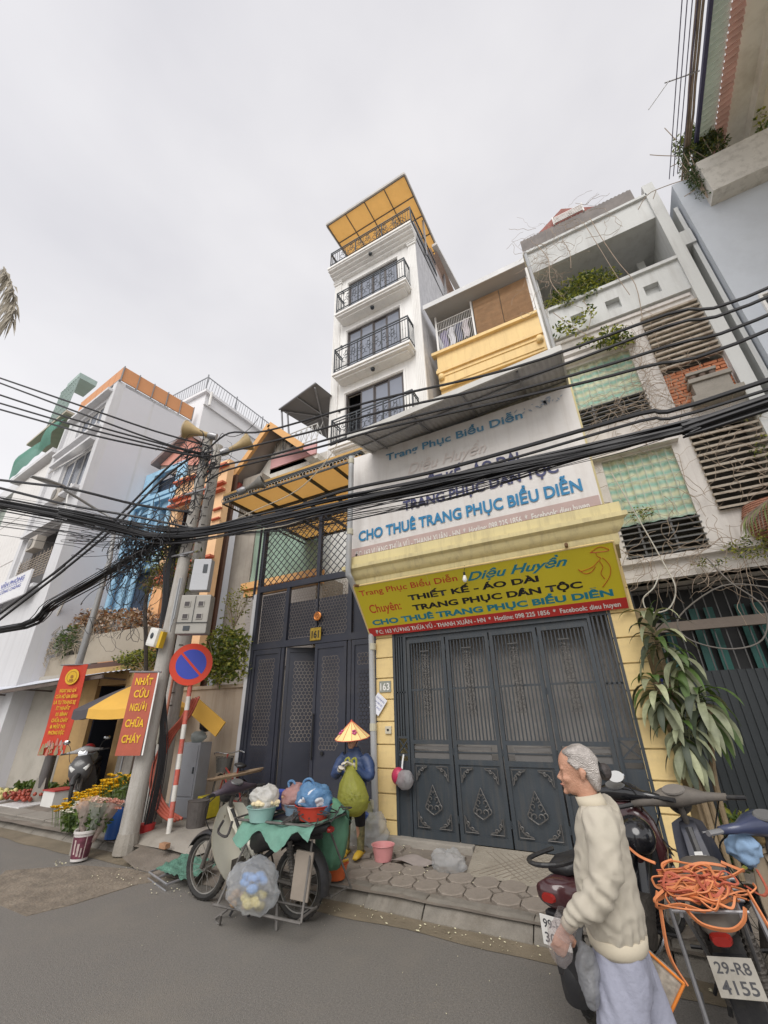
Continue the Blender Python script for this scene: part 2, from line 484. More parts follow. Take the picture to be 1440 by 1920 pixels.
for i in range(0, 16): inst(k1, 'kerb_stone', kerb, (-7.45 - i, 4.66 + 0.012 * i + R.uniform(-0.005, 0.005), R.uniform(-0.006, 0)), rz=-0.012)
# round worn pavers: octagons with small squares between
def octo(rad, h=0.02):
    b = MB(); pts = []
    for k in range(8):
        a = PI / 8 + k * PI / 4; rr = rad * (1.0 if k % 2 else 0.985)
        pts.append((rr * math.cos(a), rr * math.sin(a)))
    b.prism(pts, -0.02, h - 0.005)
    n0 = [(x * 0.93, y * 0.93) for x, y in pts]
    b2 = [(x, y, h - 0.005) for x, y in pts] + [(x, y, h) for x, y in n0] + [(0, 0, h - 0.006)]
    fs = [(k, (k + 1) % 8, 8 + (k + 1) % 8, 8 + k) for k in range(8)] + [(8 + k, 8 + (k + 1) % 8, 16) for k in range(8)]
    return b.add(b2, fs)
t1 = octo(0.142).build('paver', m_tile, sidewalk, world=False)
t2 = MB().prism([(-0.055, 0), (0, -0.055), (0.055, 0), (0, 0.055)], -0.02, 0.013).build('small_paver', m_tile, sidewalk, world=False)
first = [True, True]
def putp(t, k, x, y):
    zr = swz(x, y) + R.uniform(-0.008, 0.003); rot = (0.05 + R.uniform(-0.02, 0.02), R.uniform(-0.02, 0.02), R.uniform(-0.04, 0.04))
    if first[k]: t.location = (x, y, zr); t.rotation_euler = rot; first[k] = False
    else: inst(t, t.name.split('.')[0], sidewalk, (x, y, zr), rot=rot)
P_ = 0.272
for i in range(-13, 9):
    for j in range(0, 5):
        x = -0.13 + i * P_; y = 4.99 + j * P_
        if y > 5.32 and -2.15 < x < -0.2: continue
        if x < -2.3 and y > 5.85: continue
        if x < -3.3 and (y < 5.1 or j % 2): continue
        if R.random() < (0.0 if j < 2 else 0.25): continue
        putp(t1, 0, x, y)
        if i < 8 and j < 4 and R.random() < 0.85 and not (y > 5.1 and -2.3 < x < -0.3): putp(t2, 1, x + P_ / 2, y + P_ / 2)
# slabs of the left pavement
sl = MB().box(0, 0.97, 0, 0.40, 0, 0.018).build('paving_slab', m_conc, sidewalk, world=False, bevel=0.006)
sl.location = (-8.6, 4.93, 0.128)
for i in range(0, 9):
    for j in range(0, 3):
        if i or j: inst(sl, 'paving_slab', sidewalk, (-8.6 - i + (j % 2) * 0.35, 4.93 + j * 0.42, 0.128 + R.uniform(-0.006, 0.006)))
# low step and scored ramp before the folding gate
m_ramp = mat('ramp_concrete', (0.33, 0.295, 0.24), 0.9, 0.12, 3, 0.9, 45, dirt=(0.20, 0.165, 0.125), da=0.6, dsc=2)
rp = MB()
rp.grid(lambda u, v: (-2.12 + 0.10 * (1 - v) * (1 - u) + u * 1.95, 5.36 + v * 0.72 + 0.03 * math.sin(u * 9) * (1 - v), 0.158 + 0.10 * v), 24, 8)
rp.quad((-2.12, 6.08, 0.258), (-2.02, 5.36, 0.158), (-2.02, 5.36, 0.05), (-2.12, 6.08, 0.05))
st('ramp', rp, m_ramp)
for q in range(16):
    pass
sc_ = MB()
for q in range(26):
    x0 = -2.15 + q * 0.085
    for d in (1, -1):
        a = (x0, 5.45); b = (x0 + d * 0.5, 5.98)
        if -2.0 < b[0] < -0.22 and -2.0 < a[0] < -0.22:
            za = 0.158 + 0.10 * (a[1] - 5.36) / 0.72; zb = 0.158 + 0.10 * (b[1] - 5.36) / 0.72
            sc_.bar((a[0], a[1], za), (b[0], b[1], zb), 0.007, 0.006)
st('ramp_scoring', sc_, mat('ramp_groove', (0.245, 0.21, 0.17), 0.95))
ds = MB().box(-3.52, -2.13, 5.98, 6.3, 0.05, 0.262)
st('door_step', ds, m_conc, bevel=0.02)
ap = MB()
ap.box(-6.75, -3.5, 6.22, 6.62, 0.1, 0.43)
st('threshold', ap, m_conc, bevel=0.02)
# hump of old concrete at the sign post
hp = MB(); hp.grid(lambda u, v: (-7.35 + u * 1.9, 4.75 + v * 1.25, 0.12 + 0.13 * max(0, math.sin(PI * u)) ** 0.4 * max(0, math.sin(PI * v)) ** 0.4 + 0.02 * mnoise.noise(Vector((u * 5, v * 5, 3)))), 16, 12)
st('concrete_hump', hp, m_conc, smooth=True)
# leaf litter and grit
m_lit = mat('litter_pale', (0.62, 0.58, 0.40), 0.8, 0.3)
lt = MB()
def litter(n, x0, x1, y0, y1, zf, s0=0.006, s1=0.018):
    for _ in range(n):
        x = R.uniform(x0, x1); y = R.uniform(y0, y1); z = zf(x, y) + 0.014; s = R.uniform(s0, s1); a = R.uniform(0, PI)
        c, s2 = math.cos(a) * s, math.sin(a) * s
        lt.add([(x - c, y - s2, z), (x + s2 * 0.4, y - c * 0.4, z + 0.004), (x + c, y + s2, z + 0.002), (x - s2 * 0.4, y + c * 0.4, z)], [(0, 1, 2, 3)])
litter(150, -3.3, 0.3, 4.38, 4.66, lambda x, y: 0.002)
litter(150, -4.2, 0.0, 4.95, 6.0, swz)
litter(90, -4.8, 1.0, 3.0, 4.4, lambda x, y: -0.01, 0.004, 0.009)
litter(160, -6.3, -4.6, 3.9, 4.6, lambda x, y: 0.0)
tag(lt.build('litter', m_lit), 'scattered leaf scraps and grit along the gutter', 'litter', kind='stuff')
# ================================================================ YELLOW SHOP HOUSE
FY = 6.1
hs = thing('shop_house', 'yellow shop house with big signboards above a folding metal gate', 'house', (-1.65, FY, 0.2))
b = MB()
b.box(-3.5, -3.17, FY + 0.02, FY + 0.35, 0.12, 3.9); b.box(-0.07, 0.22, FY + 0.02, FY + 0.35, 0.12, 3.9)
b.box(-3.17, -0.07, FY + 0.02, FY + 0.35, 2.9, 3.9)
b.box(-3.5, 0.22, FY, 12, 3.9, 6.7)
b.box(-3.5, -3.44, FY + 0.35, 9, 0.1, 3.9); b.box(0.17, 0.22, FY + 0.35, 9, 0.1, 3.9)
b.build('wall', m_yell, hs)
MB().box(-3.17, -0.07, FY + 0.36, FY + 0.5, 0.1, 2.9).build('inner_screen', mat('grey_curtain', (0.40, 0.375, 0.35), 0.9, 0.12, 3, 0.3, 20), hs)
# rusticated blocks of both pillars
pl = MB().box(0, 0.325, 0, 0.035, 0, 0.282).build('block', m_yel, hs, world=False, bevel=0.006)
base = Vector((-1.65, FY, 0.2))
pos = []
for z in [0.13 + 0.3 * i for i in range(12)]:
    pos.append((-3.502, z, 1.0)); pos.append((-0.09, z, 0.31 / 0.325))
for i, (x, z, s) in enumerate(pos):
    l = Vector((x, FY - 0.015, z)) - base
    if i == 0: pl.location = l
    else: inst(pl, 'block', hs, l, scale=(s, 1, 1))
# moulded cornice
prof = [(6.1, 3.52), (5.62, 3.56), (5.60, 3.60), (5.60, 3.70), (5.57, 3.72), (5.52, 3.77), (5.50, 3.83), (5.45, 3.86), (5.45, 3.92), (5.50, 3.94), (5.50, 4.07), (6.1, 4.07)]
cb = MB()
X0, X1 = -3.60, 0.24
def crn(x0, x1):
    n = len(prof); vs = []
    for (x, sgn) in ((x0, -1), (x1, 1)):
        for (y, z) in prof: vs.append((x + sgn * max(0, (5.62 - y)) * 1.0, y, z))
    fs = [(i, i + 1, n + i + 1, n + i) for i in range(n - 1)] + [tuple(range(n - 1, -1, -1)), tuple(range(n, 2 * n)), (0, n, 2 * n - 1, n - 1)]
    cb.add(vs, fs)
crn(X0, X1)
cb.build('cornice', m_yell, hs, smooth='auto')
MB().box(-3.62, 0.26, 5.52, 6.1, 4.072, 4.085).build('cornice_capping', m_gro, hs)
# ---- folding gate
GZ0, GZ1 = 0.235, 2.87
gt = thing('folding_gate', 'dark slate folding metal gate of four leaves below the yellow sign', 'gate', (-1.62, FY, GZ0))
f = MB()
f.box(-3.2, -3.16, FY - 0.02, FY + 0.06, GZ0, GZ1); f.box(-2.995, -2.965, FY - 0.02, FY + 0.06, GZ0, GZ1)
f.box(-0.085, -0.05, FY - 0.02, FY + 0.06, GZ0, GZ1); f.box(-0.335, -0.30, FY - 0.02, FY + 0.06, GZ0, GZ1)
f.box(-2.965, -0.335, FY - 0.02, FY + 0.06, 2.80, GZ1); f.box(-2.965, -0.335, FY + 0.02, FY + 0.06, 2.755, 2.80)
f.build('frame', m_gate, gt)
for (x0, x1) in ((-3.16, -2.995), (-0.30, -0.085)):
    s = MB(); wd = (x1 - x0)
    for (z0, z1) in ((GZ0, 1.12), (1.18, 1.21), (1.40, 1.43), (2.0, 2.02), (2.82, GZ1)): s.box(x0, x1, FY, FY + 0.05, z0, z1)
    for i in range(4):
        cx = x0 + wd * (i + 0.5) / 4
        s.box(cx - 0.011, cx + 0.011, FY, FY + 0.04, 1.43, 2.82)
    s.bar((x0, FY + 0.02, 1.21), (x1, FY + 0.02, 1.40), 0.018, 0.018); s.bar((x1, FY + 0.025, 1.21), (x0, FY + 0.025, 1.40), 0.018, 0.018)
    s.box(x0, x0 + 0.015, FY + 0.001, FY + 0.04, 1.12, 1.43); s.box(x1 - 0.015, x1, FY + 0.001, FY + 0.04, 1.12, 1.43)
    s.build('side_grille', m_gate, gt)
def scroll(mb, c, r, a0, turns, w=0.006, flip=1, Y=FY - 0.035, n=14):
    P = []
    for i in range(n + 1):
        t = i / n; a = a0 + flip * turns * 2 * PI * t; rr = r * (1 - 0.72 * t)
        P.append((c[0] + rr * math.cos(a), Y, c[1] + rr * math.sin(a)))
    mb.tube(P, w, 5, True)
orn = MB()   # tall scrolled panel between the bars
for i in range(7):
    z = 0.055 + i * 0.112
    for sx in (-1, 1):
        scroll(orn, (sx * 0.028, z), 0.040, PI / 2 if i % 2 else -PI / 2, 1.1, 0.0065, sx if i % 2 else -sx)
        scroll(orn, (sx * 0.045, z + 0.055), 0.022, 0, 0.8, 0.005, -sx)
    orn.sph((0, FY - 0.035, z + 0.055), (0.016, 0.008, 0.022), 6, 4)
orn.box(-0.07, 0.07, FY - 0.045, FY - 0.03, -0.012, 0.0); orn.box(-0.07, 0.07, FY - 0.045, FY - 0.03, 0.84, 0.852)
orn_me = orn.build('scroll_panel', m_orn, gt, world=False)
ros = MB()    # rosette on the lower sheet
for sx in (-1, 1):
    scroll(ros, (sx * 0.035, 0.05), 0.05, -PI / 2, 0.9, 0.008, sx); scroll(ros, (sx * 0.085, 0.07), 0.038, -PI / 2, 0.9, 0.007, sx)
    scroll(ros, (sx * 0.04, 0.15), 0.04, -PI / 2, 0.9, 0.007, sx); scroll(ros, (sx * 0.02, 0.225), 0.028, -PI / 2, 0.9, 0.006, sx)
    ros.tube([(sx * 0.115, FY - 0.035, 0.06), (sx * 0.075, FY - 0.035, 0.15), (sx * 0.04, FY - 0.035, 0.22), (0, FY - 0.035, 0.31)], 0.007, 5)
    ros.tube([(sx * 0.1, FY - 0.035, 0.04), (sx * 0.04, FY - 0.035, 0.0), (0, FY - 0.035, -0.02)], 0.008, 5)
ros_me = ros.build('rosette', m_orn, gt, world=False)
cor = MB()    # cast corner (lower left); mirrored for the others
cor.tube([(0, FY - 0.03, 0.0), (0, FY - 0.03, 0.17)], 0.006, 5); cor.tube([(0, FY - 0.03, 0.0), (0.17, FY - 0.03, 0.0)], 0.006, 5)
scroll(cor, (0.03, 0.09), 0.03, -PI / 2, 0.9, 0.007, 1, FY - 0.03); scroll(cor, (0.09, 0.03), 0.03, PI, 0.9, 0.007, -1, FY - 0.03)
cor.tube([(0.01, FY - 0.03, 0.16), (0.04, FY - 0.03, 0.06), (0.06, FY - 0.03, 0.04), (0.16, FY - 0.03, 0.01)], 0.008, 5)
cor_me = cor.build('corner_ornament', m_orn, gt, world=False)
LX = [(-2.955, -2.33), (-2.31, -1.665), (-1.645, -1.0), (-0.98, -0.345)]
gb = Vector((-1.62, FY, GZ0))
bar_me = None; used = {'o': False, 'r': False, 'c': False}
def use(o, key, name, parent, loc, scale=None):
    if not used[key]:
        used[key] = True; o.parent = parent; WM[o.name] = wm(parent); o.location = loc
        if scale: o.scale = scale
        return o
    return inst(o, name, parent, loc, scale=scale)
for li, (a, c) in enumerate(LX):
    lf = MB(); y0, y1 = FY - 0.012, FY + 0.03; fw = 0.05
    lf.box(a, a + fw, y0, y1, GZ0 + 0.03, 2.75); lf.box(c - fw, c, y0, y1, GZ0 + 0.03, 2.75)
    for (z0, z1) in ((2.70, 2.75), (1.335, 1.385), (1.10, 1.16), (GZ0 + 0.03, GZ0 + 0.12)): lf.box(a + fw, c - fw, y0, y1, z0, z1)
    lf.box(a + fw, c - fw, FY + 0.0, FY + 0.02, 2.02, 2.045)
    lf.box(a + fw, c - fw, FY + 0.0, FY + 0.015, 1.235, 1.25)
    leaf = lf.build('gate_leaf', m_gate, gt)
    sh = MB().box(a + fw, c - fw, FY + 0.006, FY + 0.02, GZ0 + 0.12, 1.10).build('lower_sheet', m_gate, leaf)
    lv = MB().box(a + fw + (0.09 if li == 2 else 0), c - fw - (0.09 if li == 1 else 0), FY + 0.012, FY + 0.03, 1.16, 1.235)
    lv.box(a + fw + (0.09 if li == 2 else 0), c - fw - (0.09 if li == 1 else 0), FY + 0.012, FY + 0.03, 1.27, 1.31)
    lv.build('mail_slot', mat('slot_grey', (0.12, 0.115, 0.11), 0.6), leaf)
    nb = 11
    for i in range(nb):
        x = a + fw + (c - a - 2 * fw) * (i + 0.5) / nb
        if bar_me is None:
            bar_me = MB().box(-0.008, 0.008, 0.0, 0.014, 0, 1.31).build('bar', m_gate, leaf, world=False); bar_me.location = Vector((x, FY + 0.002, 1.387)) - gb
        else: inst(bar_me, 'bar', leaf, Vector((x, FY + 0.002, 1.387)) - gb)
    cx = (a + c) / 2
    use(orn_me, 'o', 'scroll_panel', leaf, Vector((cx, FY, 1.72)) - gb - Vector((0, FY, 0)))
    use(ros_me, 'r', 'rosette', leaf, Vector((cx, 0, 0.55)) - Vector((gb.x, FY, gb.z)))
    for sx, sz, x, z in ((1, 1, a + fw + 0.03, GZ0 + 0.15), (-1, 1, c - fw - 0.03, GZ0 + 0.15), (1, -1, a + fw + 0.03, 1.07), (-1, -1, c - fw - 0.03, 1.07)):
        use(cor_me, 'c', 'corner_ornament', leaf, Vector((x, 0, z)) - Vector((gb.x, FY, gb.z)), scale=(sx, 1, sz))
for sx in (a_ for pr in LX for a_ in pr):
    pass
hg = MB()
for (a, c) in LX[:-1]:
    for z in (0.5, 1.25, 1.95, 2.6): hg.tube([(c + 0.01, FY - 0.018, z - 0.04), (c + 0.01, FY - 0.018, z + 0.04)], 0.011, 6)
hg.build('hinge', m_gated, gt)
# ---- leaning yellow signboard
A = Vector((0, 5.5, 3.56)); B_ = Vector((0, 6.03, 2.86)); SV = (A - B_); SH = SV.length; SV.normalize()
SN = Vector((1, 0, 0)).cross(SV)
if SN.y > 0: SN = -SN
SM = Matrix(((1, SV.x, SN.x, 0), (0, SV.y, SN.y, B_.y), (0, SV.z, SN.z, B_.z), (0, 0, 0, 1)))
sg = thing('signboard', 'leaning yellow costume shop signboard directly above the folding gate', 'signboard', (-1.65, 5.8, 3.2))
m_sy = mat('sign_yellow', (0.62, 0.51, 0.03), 0.4, 0.04, 1.5, 0.03, 20)
m_sr = mat('sign_red', (0.48, 0.035, 0.03), 0.45, 0.06, 2, 0)
m_blk = mat('letter_black', (0.012, 0.012, 0.016), 0.5, 0.1, 2, 0)
m_teal = mat('letter_teal', (0.015, 0.20, 0.27), 0.5, 0.1, 2, 0)
m_lwh = mat('letter_white', (0.72, 0.70, 0.66), 0.6, 0.05, 2, 0)
m_lred = mat('letter_red', (0.52, 0.05, 0.02), 0.5, 0.1, 2, 0)
MB(SM).box(-3.56, 0.17, 0.0, SH, -0.03, 0).build('panel', m_sy, sg)
MB(SM).box(-3.56, 0.17, 0.0, 0.145, 0.0, 0.004).build('strip', m_sr, sg)
e = MB(SM)
e.box(-3.58, -3.56, -0.01, SH + 0.01, -0.04, 0.008); e.box(0.17, 0.19, -0.01, SH + 0.01, -0.04, 0.008); e.box(-3.56, 0.17, SH, SH + 0.015, -0.04, 0.006)
for x in (-2.3, -1.0): e.box(x, x + 0.003, 0.145, SH, 0, 0.0015)
e.build('edging', m_yel, sg)
text('Trang Phục Biểu Diễn', sg, m_lred, -3.50, -1.86, 0.71, 0.80, SM, bold=0.012, lab='red line of the sign reading Trang Phục Biểu Diễn')
text('Diệu Huyền', sg, m_teal, -1.72, -0.38, 0.68, 0.80, SM, bold=0.025, shear=0.45)
text('THIẾT KẾ - ÁO DÀI', sg, m_blk, -2.70, -0.78, 0.52, 0.60, SM, bold=0.04)
text('Chuyên:', sg, m_lred, -3.42, -2.86, 0.40, 0.54, SM, bold=0.014)
text('TRANG PHỤC DÂN TỘC', sg, m_blk, -2.68, -0.28, 0.35, 0.435, SM, bold=0.04)
text('CHO THUÊ TRANG PHỤC BIỂU DIỄN', sg, m_teal, -3.45, 0.04, 0.19, 0.275, SM, bold=0.045)
text('ĐC: 163 VƯƠNG THỪA VŨ - THANH XUÂN - HN  *  Hotline: 098 225 1856  *  Facebook: dieu huyen', sg, m_lwh, -3.44, 0.09, 0.035, 0.10, SM, bold=0.02, ext=0.006)
ld = MB(SM)
for P in ([(-0.10, 0.79), (0.02, 0.845), (0.11, 0.78), (-0.10, 0.79)], [(-0.04, 0.775), (-0.03, 0.73), (0.0, 0.70), (-0.04, 0.66), (-0.12, 0.60), (-0.25, 0.57), (-0.28, 0.60)],
          [(0.02, 0.70), (0.06, 0.64), (0.08, 0.55), (0.05, 0.45), (-0.02, 0.36), (-0.06, 0.32)], [(-0.02, 0.66), (0.0, 0.58), (-0.04, 0.50), (-0.01, 0.42)], [(-0.28, 0.60), (-0.22, 0.53), (-0.14, 0.54), (-0.08, 0.60)]):
    ld.tube([(x, y, 0.004) for x, y in [(q.x, q.y) for q in smoothpath([(a, b_, 0) for a, b_ in P], 5)]], 0.004, 4)
ld.build('line_drawing', m_lred, sg)
# ---- faded white banner
bn = thing('banner', 'large faded white costume shop banner behind the cable bundle', 'banner', (-1.8, 5.7, 4.08))
m_bw = mat('banner_white', (0.72, 0.69, 0.66), 0.6, 0.05, 1.5, 0.35, 6, dirt=(0.55, 0.50, 0.45), da=0.5, dsc=1.6, streak=True)
BM = Matrix(((1, 0, 0, 0), (0, 0, -1, 5.7), (0, 1, 0, 0), (0, 0, 0, 1)))
bb = MB()
bb.grid(lambda u, v: (-3.78 + 3.96 * u, 5.7 - 0.004 * mnoise.noise(Vector((u * 7, v * 6, 0))) * (1 + 60 * max(0, 0.045 - u)) + 0.006, 4.08 + 2.1 * v - 0.015 * math.sin(PI * u) * v), 60, 30)
bb.box(-3.77, 0.17, 5.725, 5.74, 4.09, 6.14)
bb.build('sheet', m_bw, bn, smooth=True, recalc=False)
fr = MB()
for z in (4.09, 6.15): fr.box(-3.78, 0.18, 5.745, 5.78, z, z + 0.03)
for x in (-3.77, -2.5, -1.2, 0.14): fr.box(x, x + 0.03, 5.745, 5.78, 4.1, 6.15); 
for x in (-3.7, -1.8, 0.1): fr.bar((x, 5.77, 5.9), (x, 6.12, 5.6), 0.025)
fr.build('frame', m_steel, bn)
TM = Matrix(((1, 0, 0, 0), (0, 0, -1, 5.692), (0, 1, 0, 0), (0, 0, 0, 1)))
m_fb = mat('faded_blue', (0.10, 0.27, 0.42), 0.6, 0.15, 5, 0)
m_fn = mat('faded_navy', (0.055, 0.06, 0.15), 0.6, 0.15, 5, 0)
m_fc = mat('print_blue', (0.02, 0.20, 0.40), 0.6, 0.12, 5, 0)
m_fp = mat('faded_pink', (0.50, 0.37, 0.34), 0.6, 0.08, 4, 0, dirt=(0.42, 0.32, 0.29), da=0.4)
MB().box(-3.765, 0.165, 5.690, 5.70, 4.09, 4.30).build('strip', m_fp, bn)
text('Trang Phục Biểu Diễn', bn, m_fb, -3.02, -0.57, 5.87, 6.01, TM, bold=0.02)
text('Diệu Huyền', bn, mat('faded_letters_pink', (0.66, 0.59, 0.55), 0.6, 0.05, 4, 0), -2.6, -1.2, 5.46, 5.66, TM, shear=0.4)
text('THIẾT KẾ - ÁO DÀI', bn, m_fn, -2.58, -0.74, 5.11, 5.29, TM, bold=0.03)
text('TRANG PHỤC DÂN TỘC', bn, m_fn, -2.72, -0.24, 4.79, 4.96, TM, bold=0.03)
text('CHO THUÊ TRANG PHỤC BIỂU DIỄN', bn, m_fc, -3.6, 0.0, 4.42, 4.60, TM, bold=0.03)
text('ĐC: 163 VƯƠNG THỪA VŨ - THANH XUÂN - HN  *  Hotline: 098 225 1856  *  Facebook: dieu huyen', bn, m_lwh, -3.66, 0.03, 4.135, 4.235, TM, bold=0.02, ext=0.006)
fl = MB(TM)
for i in range(26):
    c = (-0.25 + R.gauss(0, 0.16), 6.02 + R.gauss(0, 0.05)); a = R.uniform(0, PI); s = R.uniform(0.02, 0.05)
    d = Vector((math.cos(a), math.sin(a), 0)) * s; e_ = Vector((-d.y, d.x, 0)) * 0.4
    c = Vector((min(c[0], 0.1), min(c[1], 6.1), 0.001)); fl.add([c - d, c + e_, c + d, c - e_], [(0, 1, 2, 3)])
fl.build('faded_flowers', mat('faded_flower_blue', (0.38, 0.43, 0.50), 0.6), bn)
# ---- corrugated awning over the banner
aw = thing('awning', 'grey corrugated metal awning over the white banner', 'awning', (-1.6, 5.75, 6.3))
m_cor = mat('corrugated_under', (0.46, 0.455, 0.45), 0.6, 0.1, 2, 0.1, 30, dirt=(0.18, 0.16, 0.14), da=0.4)
ab = MB()
def awn(u, v, dz=0): return (-3.30 + 3.46 * u, 4.88 + 1.35 * v, 5.98 + 0.22 * u + 0.30 * v + 0.007 * math.sin(u * 2 * PI * 42) + dz)
ab.grid(lambda u, v: awn(u, v), 168, 1); ab.grid(lambda u, v: awn(u, v, 0.006), 168, 1)
ab.build('roof_sheet', m_cor, aw, recalc=False)
ef = MB()
ef.bar((-3.32, 4.87, 5.98), (0.18, 4.87, 6.20), 0.035, 0.10)
ef.bar((-3.31, 4.88, 6.0), (-3.31, 6.2, 6.28), 0.03, 0.08); ef.bar((0.17, 4.88, 6.2), (0.17, 6.2, 6.5), 0.03, 0.08)
ef.build('edge_trim', mat('trim_white', (0.55, 0.54, 0.51), 0.6, 0.1, 3, 0.1, 30, dirt=(0.3, 0.27, 0.24), da=0.5), aw)
rb = MB()
for x in (-3.0, -2.15, -1.3, -0.45): rb.bar((x, 4.95, 5.96 + 0.22 * (x + 3.3) / 3.46), (x, 6.15, 6.23 + 0.22 * (x + 3.3) / 3.46), 0.025, 0.03)
for v in (0.3, 0.7): rb.bar((-3.28, 4.88 + 1.35 * v, 5.955 + 0.3 * v), (0.14, 4.88 + 1.35 * v, 6.175 + 0.3 * v), 0.025)
rb.build('rib', m_steel, aw)
# ---- small things on the front
def cctv(x, y, z, lab, dirx):
    c = thing('camera_bracket', lab, 'bracket', (x, y, z))
    MB().tube([(x, y + 0.1, z + 0.02), (x, y, z)], 0.012, 6).build('arm', m_steel, c)
    MB().tube([(x, y + 0.02, z), (x + dirx, y - 0.13, z - 0.02)], 0.022, 8).build('head', mat('bracket_rust', (0.20, 0.11, 0.05), 0.7, 0.2, 6), c)
cctv(-3.46, 5.55, 3.58, 'short rusty tube bracket at the left end of the cornice', -0.04)
cctv(-0.35, 5.55, 3.63, 'short rusty tube bracket near the right end of the cornice', 0.01)
bl = thing('light_bulb', 'white bulb hanging in front of the yellow signboard', 'bulb', (-1.71, 5.46, 3.44))
MB().lathe([(0.0, -0.10), (0.022, -0.09), (0.033, -0.06), (0.026, -0.03), (0.015, 0.0)], 12, (-1.71, 5.46, 3.44)).build('glass', mat('bulb_white', (0.85, 0.84, 0.80), 0.3), bl, smooth=True)
MB().lathe([(0.016, 0.0), (0.017, 0.04), (0.008, 0.05)], 10, (-1.71, 5.46, 3.44)).tube([(-1.71, 5.46, 3.49), (-1.71, 5.52, 3.6)], 0.004, 5).build('socket', m_black, bl)
NM = Matrix(((1, 0, 0, 0), (0, 0, -1, 6.075), (0, 1, 0, 0), (0, 0, 0, 1)))
hn = thing('house_number', 'grey house number plate reading 163 on the left pillar', 'number plate', (-3.33, 6.07, 2.1))
MB().box(-3.44, -3.24, 6.068, 6.08, 2.02, 2.18).build('plate', mat('plate_grey', (0.25, 0.26, 0.22), 0.5), hn, bevel=0.003)
text('163', hn, m_lwh, -3.42, -3.26, 2.05, 2.15, NM, ext=0.009, bold=0.02)
nb_ = thing('paper_notice', 'white paper notice stuck askew beside the downpipe', 'notice', (-3.45, 6.03, 1.85))
NMR = NM @ T(-3.45, 1.86, 0.03) @ rotm('Z', -38)
MB(NMR).box(-0.10, 0.10, -0.13, 0.13, -0.001, 0.001).build('sheet', mat('paper_white', (0.72, 0.73, 0.78), 0.8), nb_)
for i, s_ in enumerate(('CHO THUÊ NHÀ', 'LH: 098 225', 'MẶT PHỐ')):
    text(s_, nb_, mat('ink_blue', (0.12, 0.14, 0.35), 0.7), -0.08, 0.08, 0.06 - i * 0.06, 0.085 - i * 0.06, NMR, ext=0.003)
db = thing('doorbell', 'small beige doorbell switch on the left yellow pillar', 'doorbell', (-3.30, 6.07, 1.5))
MB().box(-3.345, -3.245, 6.055, 6.08, 1.46, 1.56).build('case', mat('beige_plastic', (0.55, 0.50, 0.38), 0.5), db, bevel=0.008)
MB().box(-3.31, -3.28, 6.045, 6.056, 1.50, 1.525).build('button', m_blk, db)
hb = thing('hanging_bag', 'pink helmet in a clear bag hanging from the left gate edge', 'bag', (-3.05, 6.0, 1.0))
MB().sph((-3.10, 5.97, 0.95), (0.10, 0.085, 0.11), 16, 10).build('helmet', mat('pink_shell', (0.42, 0.03, 0.08), 0.35), hb, smooth=True)
pb = MB(); pb.sph((-2.99, 5.95, 0.92), (0.125, 0.09, 0.12), 18, 12)
for i, v in enumerate(pb.v): pb.v[i] = v + Vector((1, 1, 1)) * 0.022 * mnoise.noise(v * 14)
pb.build('bag', sheer('bag_grey_clear', (0.55, 0.55, 0.56), 0.25), hb, smooth=True)
MB().tube([(-3.05, 5.98, 1.02), (-3.06, 6.03, 1.12), (-3.06, 6.07, 1.2)], 0.012, 6).build('bag_handle', mat('bag_white', (0.7, 0.7, 0.7), 0.5), hb)
# downpipe with its two bends
dp = thing('downpipe', 'grey plastic downpipe running down the left corner of the yellow house', 'pipe', (-3.6, 6.0, 0.3))
m_pvc = mat('pvc_grey', (0.38, 0.39, 0.40), 0.5, 0.1, 2, 0.05, 30, dirt=(0.3, 0.26, 0.2), da=0.5, dsc=2)
MB().tube(smoothpath([(-3.60, 5.42, 6.0), (-3.60, 5.42, 5.0), (-3.62, 5.42, 3.82), (-3.60, 5.46, 3.70), (-3.56, 6.0, 2.98), (-3.555, 6.03, 2.85), (-3.54, 6.03, 2.0), (-3.50, 6.03, 0.25)], 3), 0.048, 12).build('pipe', m_pvc, dp, smooth=True)
cl = MB()
for (y, z) in ((5.42, 5.9), (5.42, 4.5), (6.03, 2.7), (6.03, 1.55), (6.03, 0.6)): cl.lathe([(0.054, -0.05), (0.054, 0.05)], 12, (-3.6 if y < 5.5 else -3.53, y, z))
cl.build('socket', mat('pvc_pale', (0.5, 0.47, 0.36), 0.6), dp)
# ---- upper back storey (balcony with blinds and laundry)
uy = 10.5
up = thing('upper_storey', 'ochre yellow back storey with barred balcony and bamboo blinds', 'house', (-1.7, uy, 9))
m_och = mat('ochre_paint', (0.78, 0.57, 0.27), 0.75, 0.08, 1.2, 0.1, 30, dirt=(0.5, 0.33, 0.16), da=0.4, dsc=1.8, streak=True)
u = MB(); u.box(-3.45, 0.02, uy + 0.12, uy + 5, 6.7, 12.75); u.box(-3.45, 0.02, uy, uy + 0.118, 12.4, 12.75)
u.box(-3.5, 0.05, uy - 0.07, uy + 0.118, 12.15, 12.28); u.box(-3.48, 0.04, uy - 0.02, uy + 0.118, 12.28, 12.4); u.box(-3.45, 0.02, uy, uy + 0.118, 11.5, 12.15)
u.box(-3.6, 0.06, uy - 0.12, uy + 0.118, 12.98, 13.1); u.box(-3.45, 0.02, uy, uy + 0.4, 12.75, 12.98)
u.box(-3.35, -0.05, uy - 0.03, uy, 11.60, 11.66); u.box(-3.35, -0.05, uy - 0.03, uy, 11.98, 12.04)
u.build('wall', m_och, up)
q = MB()
for x in (-3.38, -0.16): q.lathe([(0.0, -0.12), (0.09, -0.11), (0.11, 0), (0.09, 0.11), (0, 0.12)], 12, (x + 0.04, uy - 0.03, 11.95))
q.build('rosette', m_och, up, smooth=True)
